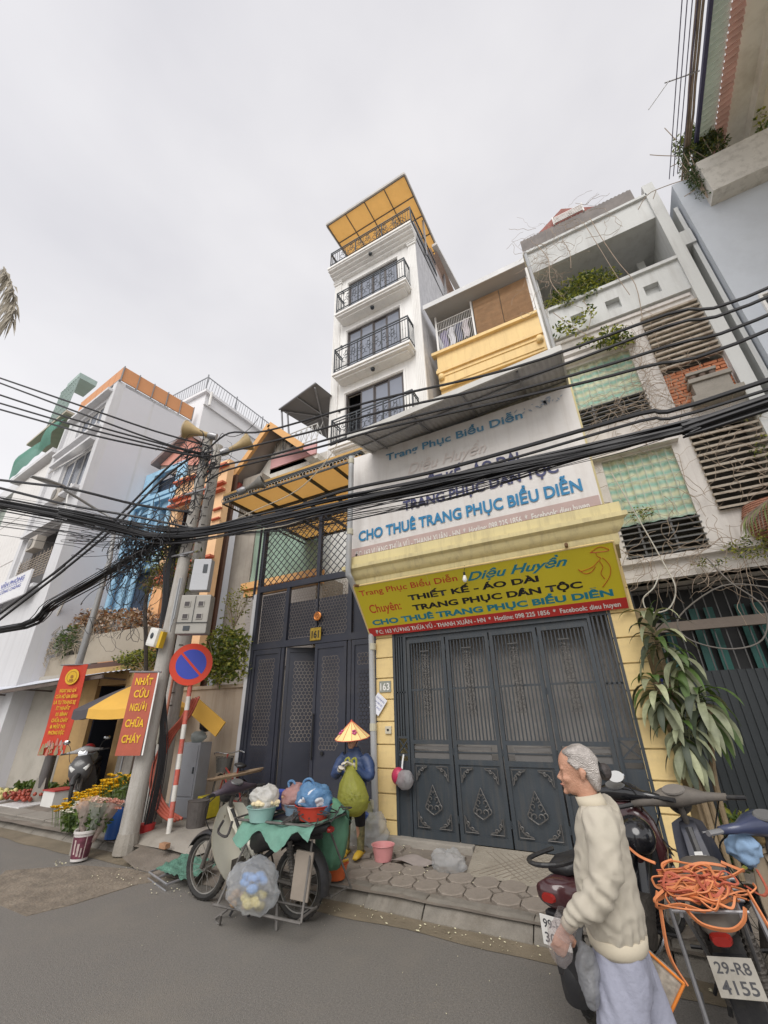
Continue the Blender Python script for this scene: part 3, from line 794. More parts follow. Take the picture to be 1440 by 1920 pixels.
ur = MB(); ur.box(-3.55, 0.05, uy - 0.55, uy + 5, 14.85, 14.97)
ur.build('roof_slab', mat('soffit_grey', (0.36, 0.355, 0.36), 0.8, 0.06, 1, 0.05), up)
MB().box(-3.6, 0.08, uy - 0.58, uy - 0.551, 14.83, 15.05).build('gutter', mat('gutter_pale', (0.6, 0.6, 0.6), 0.6), up)
for x in (-3.35, -2.0, -0.05): MB().box(x - 0.03, x + 0.03, uy - 0.05, uy + 0.01, 13.1, 14.85).build('post', m_white, up)
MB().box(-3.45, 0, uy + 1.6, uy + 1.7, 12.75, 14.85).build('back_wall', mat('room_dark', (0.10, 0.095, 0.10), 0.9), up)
gr = MB()
for i in range(22): gr.box(-3.32 + i * 0.062, -3.312 + i * 0.062, uy - 0.04, uy - 0.03, 13.1, 14.5)
for z in (13.15, 14.1, 14.5): gr.box(-3.35, -2.0, uy - 0.043, uy - 0.027, z, z + 0.02)
gr.build('window_grille', m_white, up)
m_bam = mat('bamboo_blind', (0.36, 0.22, 0.12), 0.8, 0.15, 6, 0.4, 20, wave=('Z', 14, 0.5))
for (a, c, z) in ((-1.93, -1.02, 13.12), (-1.0, -0.08, 13.2)):
    s = MB(); s.grid(lambda u_, v: (a + (c - a) * u_, uy - 0.06 + 0.008 * math.sin(v * 2 * PI * 34) - 0.03 * math.sin(v * PI), z + (14.78 - z) * v), 2, 200)
    bl_ = tag(s.build('bamboo_blind', m_bam, None), ('left' if a < -1.5 else 'right') + ' brown bamboo blind on the ochre upper balcony', 'blind', 'bamboo blinds on the ochre balcony')
    MB().tube([(a, uy - 0.06, z), (c, uy - 0.06, z)], 0.02, 6).build('roller', m_bam, bl_)
cols = [((0.25, 0.22, 0.35), 'violet shirt'), ((0.65, 0.65, 0.68), 'white shirt'), ((0.12, 0.13, 0.2), 'navy shirt'), ((0.55, 0.5, 0.52), 'pale blouse')]
for i, (c_, n_) in enumerate(cols):
    s = MB(); x0 = -3.1 + i * 0.26
    s.grid(lambda u_, v: (x0 + (u_ - 0.5) * (0.22 + 0.1 * (v > 0.7)) + 0.03 * math.sin(v * 7), uy + 0.1 + 0.04 * math.sin(u_ * 11), 13.3 + 0.05 * i + 0.85 * v), 8, 8)
    tag(s.build('hanging_clothes', mat('cloth_' + n_.replace(' ', '_'), c_, 0.9, 0.15, 5), None, smooth=True), n_ + ' drying behind the balcony grille', 'laundry', 'laundry on the ochre balcony')
# ================================================================ TALL NAVY GATE
GY = 6.5
ng = thing('entrance_gate', 'tall dark navy entrance gate with perforated screens and lattice top', 'gate', (-5.1, GY, 0.43))
f = MB()
f.box(-6.68, -6.60, GY - 0.03, GY + 0.07, 0.43, 5.95); f.box(-6.60, -3.55, GY - 0.03, GY + 0.05, 4.12, 4.24)
f.box(-6.60, -3.55, GY - 0.032, GY + 0.05, 2.93, 3.05)
for x in (-5.80, -4.27): f.box(x - 0.05, x + 0.03, GY - 0.025, GY + 0.045, 3.05, 4.12)
f.box(-4.31, -4.24, GY - 0.02, GY + 0.04, 0.45, 2.93); f.box(-5.86, -5.79, GY - 0.02, GY + 0.04, 0.45, 2.93)
f.box(-5.10, -5.02, GY - 0.02, GY + 0.06, 4.24, 5.6); f.box(-6.60, -3.6, GY - 0.02, GY + 0.05, 5.6, 5.68)
f.box(-5.06, -5.04, GY + 0.0, GY + 0.04, 3.05, 4.12)
f.build('frame', m_navy, ng)
# rings of a laser-cut flower pattern
m_ring = mat('screen_bronze', (0.26, 0.225, 0.195), 0.5, 0.25, 3, 0, dirt=(0.12, 0.10, 0.10), da=0.7, dsc=1.2)
def screen(x0, x1, z0, z1, y, name, m, parent, M=None, pitch=0.068):
    s = MB(); r0, r1 = pitch * 0.50, pitch * 0.60; n = 10
    j = 0; z = z0 + pitch / 2
    while z < z1 - pitch * 0.3:
        x = x0 + pitch / 2 + (j % 2) * pitch / 2
        while x < x1 - pitch * 0.3:
            vs = []
            for k in range(n):
                a = 2 * PI * k / n
                for rr in (r0, r1): vs.append((x + rr * math.cos(a), y, z + rr * math.sin(a)))
            s.add(vs, [(2 * k, 2 * k + 1, (2 * k + 3) % (2 * n), (2 * k + 2) % (2 * n)) for k in range(n)], M)
            x += pitch
        z += pitch * 0.866; j += 1
    o = s.build(name, m, parent, recalc=False); return o
for (a, c) in ((-6.55, -5.90), (-5.74, -5.08), (-5.02, -4.36)):
    screen(a, c, 3.08, 4.10, GY + 0.02, 'perforated_screen', m_ring, ng)
bk = MB(); bk.box(-6.55, -5.9, GY + 0.035, GY + 0.045, 3.05, 4.05); bk.box(-5.78, -4.33, GY + 0.035, GY + 0.045, 3.05, 3.80); bk.box(-4.23, -3.55, GY + 0.03, GY + 0.04, 3.05, 4.12)
bk.build('backing_sheet', m_navy, ng)
def leaf(x0, x1, sx0, sx1, sz0, sz1, hinge=None, ang=0):
    M = None
    if hinge is not None: M = T(hinge, GY + 0.05, 0) @ rotm('Z', ang) @ T(-hinge, -GY - 0.05, 0)
    l = MB()
    l.box(x0, x0 + 0.06, GY - 0.03, GY + 0.03, 0.5, 2.92, M); l.box(x1 - 0.06, x1, GY - 0.03, GY + 0.03, 0.5, 2.92, M)
    l.box(x0 + 0.06, x1 - 0.06, GY - 0.03, GY + 0.03, 2.83, 2.92, M); l.box(x0 + 0.06, x1 - 0.06, GY - 0.03, GY + 0.03, 0.5, 0.6, M)
    l.box(x0 + 0.06, x1 - 0.06, GY - 0.012, GY + 0.0, 0.6, 2.83, M)
    o = l.build('gate_leaf', m_navy, ng)
    screen(sx0, sx1, sz0, sz1, GY - 0.018, 'perforated_screen', m_ring, o, M)
    return o, M
leaf(-6.58, -5.87, -6.42, -6.02, 1.25, 2.72)
o, M = leaf(-5.78, -5.06, -5.62, -5.22, 1.30, 2.68, hinge=-5.78, ang=40)
leaf(-5.03, -4.33, -4.86, -4.48, 1.2, 2.70)
leaf(-4.22, -3.55, -4.10, -3.72, 2.50, 2.72)
pe = MB()
for (x0, x1, z0, z1) in ((-6.42, -6.02, 0.65, 1.2), (-4.10, -3.72, 0.7, 2.45), (-5.62, -5.22, 0.65, 1.2)):
    s = screen(x0, x1, z0, z1, GY - 0.016 + (0.35 if x0 == -5.62 else 0), 'perforated_screen', mat('screen_dark', (0.055, 0.05, 0.055), 0.5, 0.2, 3, 0), ng)
h = MB(); h.tube([(-4.98, GY - 0.06, 1.05), (-4.98, GY - 0.06, 1.75)], 0.012, 8)
for z in (1.08, 1.72): h.tube([(-4.98, GY - 0.06, z), (-4.98, GY - 0.02, z)], 0.008, 6)
h.lathe([(0.03, 0), (0.03, 0.02)], 12, M=T(-4.78, GY - 0.03, 1.15) @ rotm('X', 90))
h.build('handle', m_black, ng)
# diamond lattice above the gate
lt_ = MB(); s = 0.165; z0, z1, x0, x1 = 4.24, 5.6, -6.60, -3.62
n = int((x1 - x0 + z1 - z0) / s) + 1
for k in range(n):
    c = k * s
    a = max(0, c - (z1 - z0)); b_ = min(x1 - x0, c)
    if b_ > a:
        lt_.bar((x0 + a, GY, z0 + c - a), (x0 + b_, GY, z0 + c - b_), 0.014, 0.012)
        lt_.bar((x1 - a, GY + 0.012, z0 + c - a), (x1 - b_, GY + 0.012, z0 + c - b_), 0.014, 0.012)
lt_.build('lattice', m_navy, ng)
tr = MB()
for i in range(30):
    if i < 29: tr.bar((-6.63 + i * 0.0, GY - 0.02, 4.3 + i * 0.055), (-6.68, GY - 0.02, 4.33 + i * 0.055), 0.02)
tr.box(-6.80, -6.775, GY - 0.03, GY + 0.02, 4.0, 5.95)
tr.build('post_trim', m_navy, ng)
em = thing('round_emblem', 'round orange medallion on the navy gate', 'emblem', (-5.0, GY - 0.04, 3.43))
MB(T(-5.0, GY - 0.035, 3.43) @ rotm('X', 90)).lathe([(0.0, 0.0), (0.085, 0.0), (0.085, 0.02), (0.07, 0.028), (0.06, 0.02), (0.0, 0.022)], 24).build('disc', mat('copper_orange', (0.55, 0.20, 0.05), 0.35, 0.2, 8, 0.1, metal=0.5), em, smooth='auto')
s = MB(T(-5.0, GY - 0.06, 3.43)); s.tube(smoothpath([(-0.03, 0, -0.02), (-0.02, 0, 0.03), (0.02, 0, 0.03), (0.02, 0, -0.02), (0, 0, -0.03)], 4), 0.006, 5)
s.build('relief', mat('copper_dark', (0.25, 0.08, 0.03), 0.5), em)
pl_ = thing('number_plaque', 'square brass plaque with dark letters below the round emblem', 'plaque', (-5.02, GY - 0.04, 3.08))
m_br = mat('brass', (0.45, 0.30, 0.05), 0.3, 0.3, 12, 0.2, metal=0.7)
MB().box(-5.15, -4.90, GY - 0.055, GY - 0.033, 2.98, 3.22).build('plate', m_br, pl_, bevel=0.01)
text('161', pl_, m_black, -5.11, -4.94, 3.03, 3.16, Matrix(((1, 0, 0, 0), (0, 0, -1, GY - 0.056), (0, 1, 0, 0), (0, 0, 0, 1))), bold=0.03)
# pale edge strip left of the gate
MB().box(-6.78, -6.69, GY - 0.02, GY + 0.12, 0.2, 4.1).build('edge_post', m_lgrey, ng)
# ---- ochre glazed canopy over the gate court
cz = 6.4
cn = thing('canopy', 'amber panelled canopy on dark steel frame above the navy gate', 'canopy', (-5.5, 6.6, cz))
m_amb = mat('amber_panel', (0.70, 0.48, 0.20), 0.35, 0.12, 2, 0.05, 30, dirt=(0.35, 0.17, 0.05), da=0.5, dsc=1.5)
nn = m_amb.node_tree.nodes; ll = m_amb.node_tree.links
tl_ = nn.new('ShaderNodeBsdfTranslucent'); tl_.inputs[0].default_value = (0.92, 0.70, 0.38, 1); mx_ = nn.new('ShaderNodeMixShader'); mx_.inputs[0].default_value = 0.6
ll.new(nn['Principled BSDF'].outputs[0], mx_.inputs[1]); ll.new(tl_.outputs[0], mx_.inputs[2]); ll.new(mx_.outputs[0], nn['Material Output'].inputs[0])
cx0, cx1, cy0, cy1 = -7.45, -3.66, 5.85, 8.9
nx, ny = 5, 3
pn = None
for i in range(nx):
    for j in range(ny):
        a = cx0 + (cx1 - cx0) * i / nx; b_ = cx0 + (cx1 - cx0) * (i + 1) / nx; c = cy0 + (cy1 - cy0) * j / ny; d = cy0 + (cy1 - cy0) * (j + 1) / ny
        if pn is None:
            pn = MB().box(0, (cx1 - cx0) / nx - 0.02, 0, (cy1 - cy0) / ny - 0.02, 0, 0.012).build('roof_panel', m_amb, cn, world=False); pn.location = Vector((a + 0.01, c + 0.01, cz)) - Vector((-5.5, 6.6, cz))
        else: inst(pn, 'roof_panel', cn, Vector((a + 0.01, c + 0.01, cz)) - Vector((-5.5, 6.6, cz)))
cf = MB()
for i in range(nx + 1): x = cx0 + (cx1 - cx0) * i / nx; cf.box(x - 0.02, x + 0.02, cy0, cy1, cz - 0.07, cz - 0.002)
for j in range(ny + 1): y = cy0 + (cy1 - cy0) * j / ny; cf.box(cx0 - 0.02, cx1 + 0.02, y - 0.02, y + 0.02, cz - 0.072, cz - 0.003)
for (a, b_) in (((cx0, cy0), (cx1, cy0)), ((cx0, cy0), (cx0, cy1))):
    cf.bar((a[0], a[1] - 0.03, cz - 0.03), (b_[0], b_[1] - 0.03, cz - 0.03), 0.02, 0.05); cf.bar((a[0], a[1] - 0.03, cz - 0.19), (b_[0], b_[1] - 0.03, cz - 0.19), 0.02, 0.035)
for k in range(9):
    x = cx0 + (cx1 - cx0) * (k + 0.5) / 9
cf.build('frame', m_gated, cn)
wv = MB()
for k in range(44):
    t = k / 44; x = cx0 + (cx1 - cx0) * t; r_ = 0.045
    wv.tube([(x + r_ * math.cos(a), cy0 - 0.03, cz - 0.11 + r_ * 1.1 * math.sin(a)) for a in [q * PI / 4 for q in range(9)]], 0.007, 4, False)
    if k < 36:
        y = cy0 + (cy1 - cy0) * t * 1.2
        wv.tube([(cx0 - 0.03, y + r_ * math.cos(a), cz - 0.11 + r_ * 1.1 * math.sin(a)) for a in [q * PI / 4 for q in range(9)]], 0.007, 4, False)
wv.build('trim_scroll', mat('trim_pale', (0.42, 0.38, 0.33), 0.5), cn)
for (i, j) in ((1, 1), (3, 1), (4, 2), (2, 2)):
    x = cx0 + (cx1 - cx0) * i / nx; y = cy0 + (cy1 - cy0) * j / ny
    MB().lathe([(0.0, -0.06), (0.10, -0.05), (0.12, 0.0), (0.07, 0.03)], 10, (x, y, cz - 0.09)).build('boss', m_gated, cn)
MB().box(cx0, cx1 + 0.1, cy0 - 0.05, cy0 - 0.041, cz + 0.0, cz + 0.05).build('edge_strip', mat('edge_ochre', (0.5, 0.30, 0.09), 0.5), cn)
# ================================================================ WHITE TOWER HOUSE
tw = thing('tower_house', 'tall narrow white house with black balconies and amber roof canopy', 'house', (-5.65, 10, 9))
TY = 10.0
m_mot = mat('mottled_render', (0.50, 0.50, 0.52), 0.85, 0.12, 3, 0.1, 30, dirt=(0.27, 0.27, 0.29), da=0.95, dsc=3.2, streak=True)
wins = [(9.85, 12.45), (13.1, 15.72), (16.3, 18.65)]
w_ = MB(); wallm(w_, -7.60, -3.72, 3.0, 19.3, TY, TY + 0.25, [(-6.95, -4.55, a + 0.02, b) for a, b in wins])
w_.box(-7.6, -7.4, TY + 0.25, TY + 6.8, 3.0, 19.3); w_.box(-7.4, -3.9, TY + 6.6, TY + 6.8, 3, 19.3)
w_.build('wall', m_white, tw)
MB().box(-3.9, -3.70, TY + 0.02, TY + 6.8, 3.0, 20.4).build('side_wall', m_mot, tw)
MB().box(-7.4, -3.9, TY + 1.0, TY + 1.05, 3.0, 19.2).build('room_back', mat('interior_dim', (0.09, 0.09, 0.10), 0.9), tw)
# fluted corner pilasters
for (x0, x1) in ((-7.62, -7.28), (-4.02, -3.70)):
    p_ = MB(); n = 5; wd = (x1 - x0)
    p_.box(x0, x1, TY - 0.05, TY - 0.001, 3.0, 18.85)
    for i in range(n):
        cx = x0 + wd * (i + 0.5) / n; p_.box(cx - wd / n * 0.3, cx + wd / n * 0.3, TY - 0.072, TY - 0.051, 3.0, 18.75)
    p_.box(x0 - 0.03, x1 + 0.03, TY - 0.1, TY - 0.0, 18.85, 18.95); p_.box(x0 - 0.05, x1 + 0.05, TY - 0.13, TY - 0.0, 18.95, 19.02)
    p_.build('pilaster', m_white, tw)
c_ = MB()
for (o_, z0, z1) in ((0.15, 19.02, 19.12), (0.28, 19.12, 19.2), (0.42, 19.2, 19.3), (0.55, 19.3, 19.38), (0.60, 19.38, 19.48)): c_.box(-7.62 - o_ * 0.1, -3.68 + o_ * 0.1, TY - o_, TY - 0.002, z0, z1)
c_.box(-7.6, -3.7, TY + 0.0, TY + 6.8, 19.3, 19.45)
c_.build('cornice', m_white, tw)
# dark sliding doors
m_fr = mat('door_frame_dark', (0.07, 0.06, 0.06), 0.5, 0.1, 3, 0.03)
m_glass = mat('window_glass', (0.22, 0.24, 0.29), 0.12, 0.05, 1, 0, spec=0.5)  # base colour lightened to stand in for the sky reflected in the panes
for wi, (a, b) in enumerate(wins):
    x0, x1 = -6.95, -4.55
    d = MB(); d.box(x0, x1, TY + 0.06, TY + 0.14, b - 0.06, b); d.box(x0, x0 + 0.05, TY + 0.06, TY + 0.14, a + 0.02, b - 0.06); d.box(x1 - 0.05, x1, TY + 0.06, TY + 0.14, a + 0.02, b - 0.06)
    dr = d.build('door_frame', m_fr, tw)
    for i in range(4):
        if wi == 0 and i == 0: continue
        l0 = x0 + 0.05 + (x1 - x0 - 0.1) * i / 4; l1 = x0 + 0.05 + (x1 - x0 - 0.1) * (i + 1) / 4; yy = TY + (0.07 if i % 2 else 0.10)
        s = MB(); s.box(l0, l0 + 0.05, yy, yy + 0.03, a + 0.04, b - 0.065); s.box(l1 - 0.05, l1, yy, yy + 0.03, a + 0.04, b - 0.065); s.box(l0 + 0.05, l1 - 0.05, yy, yy + 0.03, b - 0.12, b - 0.065); s.box(l0 + 0.05, l1 - 0.05, yy, yy + 0.03, a + 0.04, a + 0.12)
        ls = s.build('door_leaf', m_fr, tw)
        MB().box(l0 + 0.05, l1 - 0.05, yy + 0.01, yy + 0.018, a + 0.12, b - 0.12).build('pane', m_glass, ls)
    mo = MB(); mo.box(x0 - 0.10, x0 - 0.03, TY - 0.03, TY - 0.001, a, b + 0.1); mo.box(x1 + 0.03, x1 + 0.10, TY - 0.03, TY - 0.001, a, b + 0.1); mo.box(x0 - 0.03, x1 + 0.03, TY - 0.03, TY - 0.001, b + 0.03, b + 0.1)
    mo.build('door_surround', m_white, tw)
# balcony slabs and wrought railings
def railing(parent, x0, x1, yf, yb, z0, z1, name='railing'):
    r_ = MB()
    for z in (z0, z0 + 0.12, z1 - 0.13, z1):
        h = 0.05 if z == z1 else 0.025
        r_.box(x0, x1, yf - 0.015, yf + 0.015, z - h, z)
        for x in (x0, x1): r_.box(x - 0.015, x + 0.015, yf + 0.016, yb, z - h, z)
    for x in (x0, x0 + (x1 - x0) * 0.33, x0 + (x1 - x0) * 0.66, x1): r_.box(x - 0.02, x + 0.02, yf - 0.018, yf + 0.018, z0 - 0.1, z1)
    n = int((x1 - x0) / 0.11)
    for i in range(n):
        t = i / n
        if 0.12 < t < 0.82 and i % 7 not in (0, 1): continue
        x = x0 + (x1 - x0) * t; r_.box(x - 0.007, x + 0.007, yf - 0.006, yf + 0.008, z0 + 0.12, z1 - 0.13)
        r_.sph((x, yf, (z0 + z1) / 2), (0.018, 0.018, 0.03), 5, 3)
    for i in range(int((yb - yf) / 0.12)):
        for x in (x0, x1): r_.box(x - 0.007, x + 0.007, yf + 0.1 + i * 0.12, yf + 0.114 + i * 0.12, z0, z1)
    for i in range(7):
        cx = x0 + (x1 - x0) * (0.17 + i * 0.105); zc = (z0 + z1) / 2
        for sx in (-1, 1):
            for sz in (-1, 1):
                P = []
                for k in range(12):
                    t = k / 11; rr = 0.15 * (1 - 0.75 * t); a = PI / 2 * (1 - sz) + sx * t * 5.2 + PI / 2
                    P.append((cx + sx * 0.06 + rr * math.cos(a), yf, zc + sz * 0.12 + rr * math.sin(a)))
                r_.tube(P, 0.010, 4)
    return r_.build(name, m_gated, parent)
for k, zs in enumerate((9.85, 13.1, 16.3)):
    s = MB()
    s.box(-7.2, -3.98, 9.42, TY - 0.001, zs - 0.10, zs); s.box(-7.14, -4.04, 9.48, TY - 0.001, zs - 0.18, zs - 0.1); s.box(-7.02, -4.16, 9.62, TY - 0.001, zs - 0.25, zs - 0.18)
    s.build('balcony_slab', m_white, tw, bevel=0.012)
    railing(tw, -7.13, -4.03, 9.47, TY, zs + 0.08, zs + 1.12 + (0.12 if k else 0))
    MB().lathe([(0.0, -0.1), (0.07, -0.09), (0.08, -0.02), (0.04, 0.0)], 10, (-5.6, 9.72, zs - 0.25)).build('lamp', m_gated, tw)
    MB().lathe([(0.0, 0), (0.05, 0), (0.05, 0.03)], 8, M=T(-7.18, TY - 0.03, zs + 1.9) @ rotm('X', 90)).build('wall_vent', m_black, tw)
MB().lathe([(0.0, -0.1), (0.07, -0.09), (0.08, -0.02), (0.04, 0.0)], 10, (-5.6, 9.6, 19.2)).build('lamp', m_gated, tw)
railing(tw, -7.55, -3.62, 9.46, 12.2, 19.55, 20.5, 'roof_railing')
rc = tag(thing('roof_canopy', 'amber glazed canopy with iron rosettes on top of the white tower', 'canopy', (-5.5, 10, 21.9)))
def cp(u, v, dz=0): return Vector((-7.50 + 3.92 * u, 9.0 + 4.6 * v, 21.85 + 0.12 * u + 0.15 * v + dz))
for i in range(4):
    for j in range(5):
        q = [cp((i + 0.01) / 4, (j + 0.01) / 5), cp((i + 0.99) / 4, (j + 0.01) / 5), cp((i + 0.99) / 4, (j + 0.99) / 5), cp((i + 0.01) / 4, (j + 0.99) / 5)]
        MB().add(q + [p + Vector((0, 0, 0.012)) for p in q], [(3, 2, 1, 0), (4, 5, 6, 7), (0, 1, 5, 4), (1, 2, 6, 5), (2, 3, 7, 6), (3, 0, 4, 7)]).build('roof_panel', m_amb, rc)
f = MB()
for i in range(5): f.bar(cp(i / 4, 0, -0.03), cp(i / 4, 1, -0.03), 0.035, 0.05)
for j in range(6): f.bar(cp(0, j / 5, -0.03), cp(1, j / 5, -0.03), 0.035, 0.045)
f.build('frame', mat('canopy_frame', (0.12, 0.10, 0.09), 0.6), rc)
e = MB(); e.bar(cp(-0.01, -0.01, 0.02), cp(1.01, -0.01, 0.02), 0.06, 0.14); e.bar(cp(-0.01, 0, 0.02), cp(-0.01, 1, 0.02), 0.05, 0.12); e.bar(cp(1.01, 0, 0.02), cp(1.01, 1, 0.02), 0.05, 0.14)
e.build('edge_trim', mat('trim_stone', (0.50, 0.48, 0.46), 0.7), rc)
for (u, v) in ((0.25, 0.42), (0.5, 0.36), (0.75, 0.36)):
    q = MB(); c = cp(u, v, -0.09)
    for rr in (0.30, 0.18, 0.07): q.tube([c + Vector((rr * math.cos(a), rr * math.sin(a), 0)) for a in [k * PI / 8 for k in range(17)]], 0.014, 4, False)
    for k in range(8): a = k * PI / 4; q.bar(c + Vector((0.07 * math.cos(a), 0.07 * math.sin(a), 0)), c + Vector((0.3 * math.cos(a), 0.3 * math.sin(a), 0)), 0.016)
    q.build('rosette', mat('rosette_iron', (0.10, 0.08, 0.07), 0.6), rc)
po = MB()
for (x, y) in ((-7.45, 11.6), (-3.62, 11.0), (-3.62, 13.4)): po.box(x - 0.04, x + 0.04, y - 0.04, y + 0.04, 19.45, 21.9)
po.build('post', m_steel, rc)
# side gutter with brown corrugated eave
eg = MB(); eg.bar((-3.52, 9.6 + 2.4, 21.5), (-3.20, 17.0, 21.55), 0.25, 0.16)
eg.build('side_gutter', mat('gutter_white', (0.62, 0.61, 0.60), 0.6), tw)
ce = MB(); ce.grid(lambda u, v: (-3.72 + 0.22 * v, 12.2 + 4.7 * u, 21.28 - 0.3 * (1 - v) + 0.02 * math.sin(u * 2 * PI * 36)), 144, 1)
ce.build('side_eave', mat('eave_brown', (0.25, 0.17, 0.13), 0.7), tw, recalc=False)
MB().box(-3.9, -3.705, 12.0, 16.8, 20.4, 21.4).build('penthouse_wall', mat('penthouse_brown', (0.30, 0.22, 0.19), 0.8), tw)
# neighbour: grey canvas terrace and pale balcony to the left of the tower
tn = thing('terrace_house', 'pale house with grey fabric terrace roof left of the white tower', 'house', (-9, 10, 5))
m_cream = mat('cream_wall', (0.62, 0.60, 0.55), 0.8, 0.06, 1, 0.1, 30, dirt=(0.42, 0.38, 0.33), da=0.5, dsc=1.5, streak=True)
t_ = MB(); t_.box(-9.6, -7.62, 10.0, 15, 3, 10.2); t_.box(-9.75, -7.62, 9.4, 9.999, 9.55, 9.75)
t_.build('wall', m_cream, tn)
MB().box(-9.7, -7.65, 9.34, 9.4, 9.72, 10.2).build('parapet', mat('pink_paint', (0.60, 0.34, 0.34), 0.8, 0.08, 2), tn)
r_ = MB()
for z in (10.35, 11.0): r_.bar((-9.65, 9.38, z), (-7.66, 9.38, z), 0.03)
for i in range(9):
    x = -9.6 + i * 0.24; r_.bar((x, 9.38, 10.2), (x, 9.38, 11.0), 0.018); r_.bar((x, 9.38, 10.38), (x + 0.24, 9.38, 10.98), 0.014); r_.bar((x + 0.24, 9.38, 10.38), (x, 9.38, 10.98), 0.014)
r_.build('railing', mat('rail_pale', (0.5, 0.5, 0.48), 0.5), tn)
m_canv = mat('canvas_grey', (0.22, 0.215, 0.215), 0.85, 0.06, 1, 0.1)
cv = MB(); cv.add([(-9.55, 9.3, 12.35), (-7.5, 8.9, 12.4), (-7.55, 12.4, 13.0), (-9.55, 12.4, 12.9)], [(0, 1, 2, 3)]); cv.add([(-9.55, 9.3, 12.37), (-7.5, 8.9, 12.42), (-7.55, 12.4, 13.02), (-9.55, 12.4, 12.92)], [(0, 1, 2, 3)])
cv.build('canvas_roof', m_canv, tn)
cf2 = MB()
for (a, b) in (((-9.55, 9.3, 12.33), (-7.5, 8.9, 12.38)), ((-9.5, 9.35, 12.3), (-7.6, 12.3, 12.95)), ((-7.6, 9.0, 12.3), (-9.5, 12.3, 12.85)), ((-8.5, 9.1, 12.33), (-8.5, 12.3, 12.9)), ((-9.5, 10.8, 12.6), (-7.6, 10.8, 12.68)), ((-9.5, 9.4, 12.3), (-9.1, 9.4, 9.8)), ((-9.3, 9.5, 12.3), (-8.9, 9.5, 9.8))): cf2.bar(a, b, 0.05)
cf2.build('roof_frame', m_steel, tn)
# gabled house with orange trimmed eaves, green curtain and grey shutters (behind the canopy and the bush)
gh = thing('gabled_house', 'cream gabled house with orange trim, green curtain and ribbed grey shutter', 'house', (-9.3, 9.2, 3))
g_ = MB(); g_.box(-10.6, -6.85, 9.0, 13, 0, 5.2); g_.box(-10.6, -9.7, 9.0, 13, 5.2, 9.4)
g_.build('wall', mat('stained_concrete', (0.33, 0.30, 0.26), 0.9, 0.2, 1.5, 0.3, 30, dirt=(0.18, 0.15, 0.12), da=0.6, dsc=1.2, streak=True), gh)
m_otr = mat('orange_trim', (0.68, 0.38, 0.15), 0.7, 0.08, 2, 0.05)
o_ = MB(); o_.box(-9.75, -6.8, 8.75, 9.0, 5.15, 5.35); o_.box(-9.7, -6.8, 8.85, 8.999, 4.95, 5.15)
o_.bar((-10.9, 8.7, 9.3), (-9.3, 8.7, 11.1), 0.12, 0.22); o_.bar((-9.3, 8.7, 11.1), (-7.7, 8.7, 9.6), 0.12, 0.22)
o_.build('trim', m_otr, gh)
so = MB(); so.add([(-10.9, 8.7, 9.25), (-9.3, 8.7, 11.05), (-9.3, 12, 11.05), (-10.9, 12, 9.25)], [(0, 1, 2, 3)]); so.add([(-7.7, 8.7, 9.55), (-9.3, 8.7, 11.05), (-9.3, 12, 11.05), (-7.7, 12, 9.55)], [(0, 1, 2, 3)])
so.build('roof', mat('soffit_taupe', (0.30, 0.27, 0.25), 0.8), gh)
MB().add([(-10.7, 9.4, 9.2), (-7.9, 9.4, 9.4), (-9.3, 9.4, 10.9)], [(0, 1, 2)]).build('gable_wall', m_cream, gh)
MB().box(-11.0, -10.75, 8.95, 9.4, 8.6, 9.3).build('red_bracket', mat('bracket_red', (0.5, 0.12, 0.1), 0.6), gh)
cu_ = MB(); cu_.grid(lambda u, v: (-9.6 + 2.6 * u, 8.93 + 0.05 * math.sin(u * 26 + 2.5 * math.sin(v * 3)) * (1.1 - v * 0.5), 5.36 + 2.5 * v - 0.0 * u), 80, 12)
cu_.build('curtain', mat('curtain_green', (0.24, 0.33, 0.26), 0.9, 0.1, 2), gh, smooth=True)
MB().box(-9.65, -6.8, 8.9, 8.97, 7.86, 7.95).build('curtain_rail', m_steel, gh)
for i in range(22):
    z = 2.9 + i * 0.092
    o = MB().box(0, 2.55, -0.02, 0.02, 0, 0.082).build('shutter_slat', mat('slat_grey', (0.42, 0.39, 0.37), 0.7, 0.1, 2, 0.1), gh, world=False) if i == 0 else inst(o0, 'shutter_slat', gh)
    if i == 0: o0 = o
    o.location = Vector((-9.55, 8.93, z)) - Vector((-9.3, 9.2, 3)); o.rotation_euler = (0.3, 0, 0)
# ================================================================ LOUVRED GREY HOUSE
LY = 7.6
m_lh = mat('house_render_grey', (0.64, 0.61, 0.58), 0.85, 0.05, 0.8, 0.15, 30, dirt=(0.40, 0.36, 0.33), da=0.55, dsc=1.6, streak=True)
m_lh2 = mat('house_render_cool', (0.60, 0.61, 0.60), 0.85, 0.05, 0.8, 0.15, 30, dirt=(0.38, 0.37, 0.35), da=0.5, dsc=1.6, streak=True)
lh = thing('louvred_house', 'weathered grey house with concrete louvres and roof garden balcony', 'house', (1.6, LY, 3.5))
holes = [(0.40, 1.49, 3.90, 5.77), (0.25, 1.40, 6.50, 8.08), (1.78, 2.95, 4.45, 5.98), (1.75, 2.66, 6.45, 8.68)]
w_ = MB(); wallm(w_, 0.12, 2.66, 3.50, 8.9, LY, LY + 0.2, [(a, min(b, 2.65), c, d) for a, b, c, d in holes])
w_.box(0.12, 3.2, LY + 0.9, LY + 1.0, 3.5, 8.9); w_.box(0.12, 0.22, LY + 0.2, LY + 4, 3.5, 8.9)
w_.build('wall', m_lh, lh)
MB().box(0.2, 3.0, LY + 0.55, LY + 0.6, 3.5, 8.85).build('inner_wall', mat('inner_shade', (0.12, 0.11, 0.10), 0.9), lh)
lg = MB()
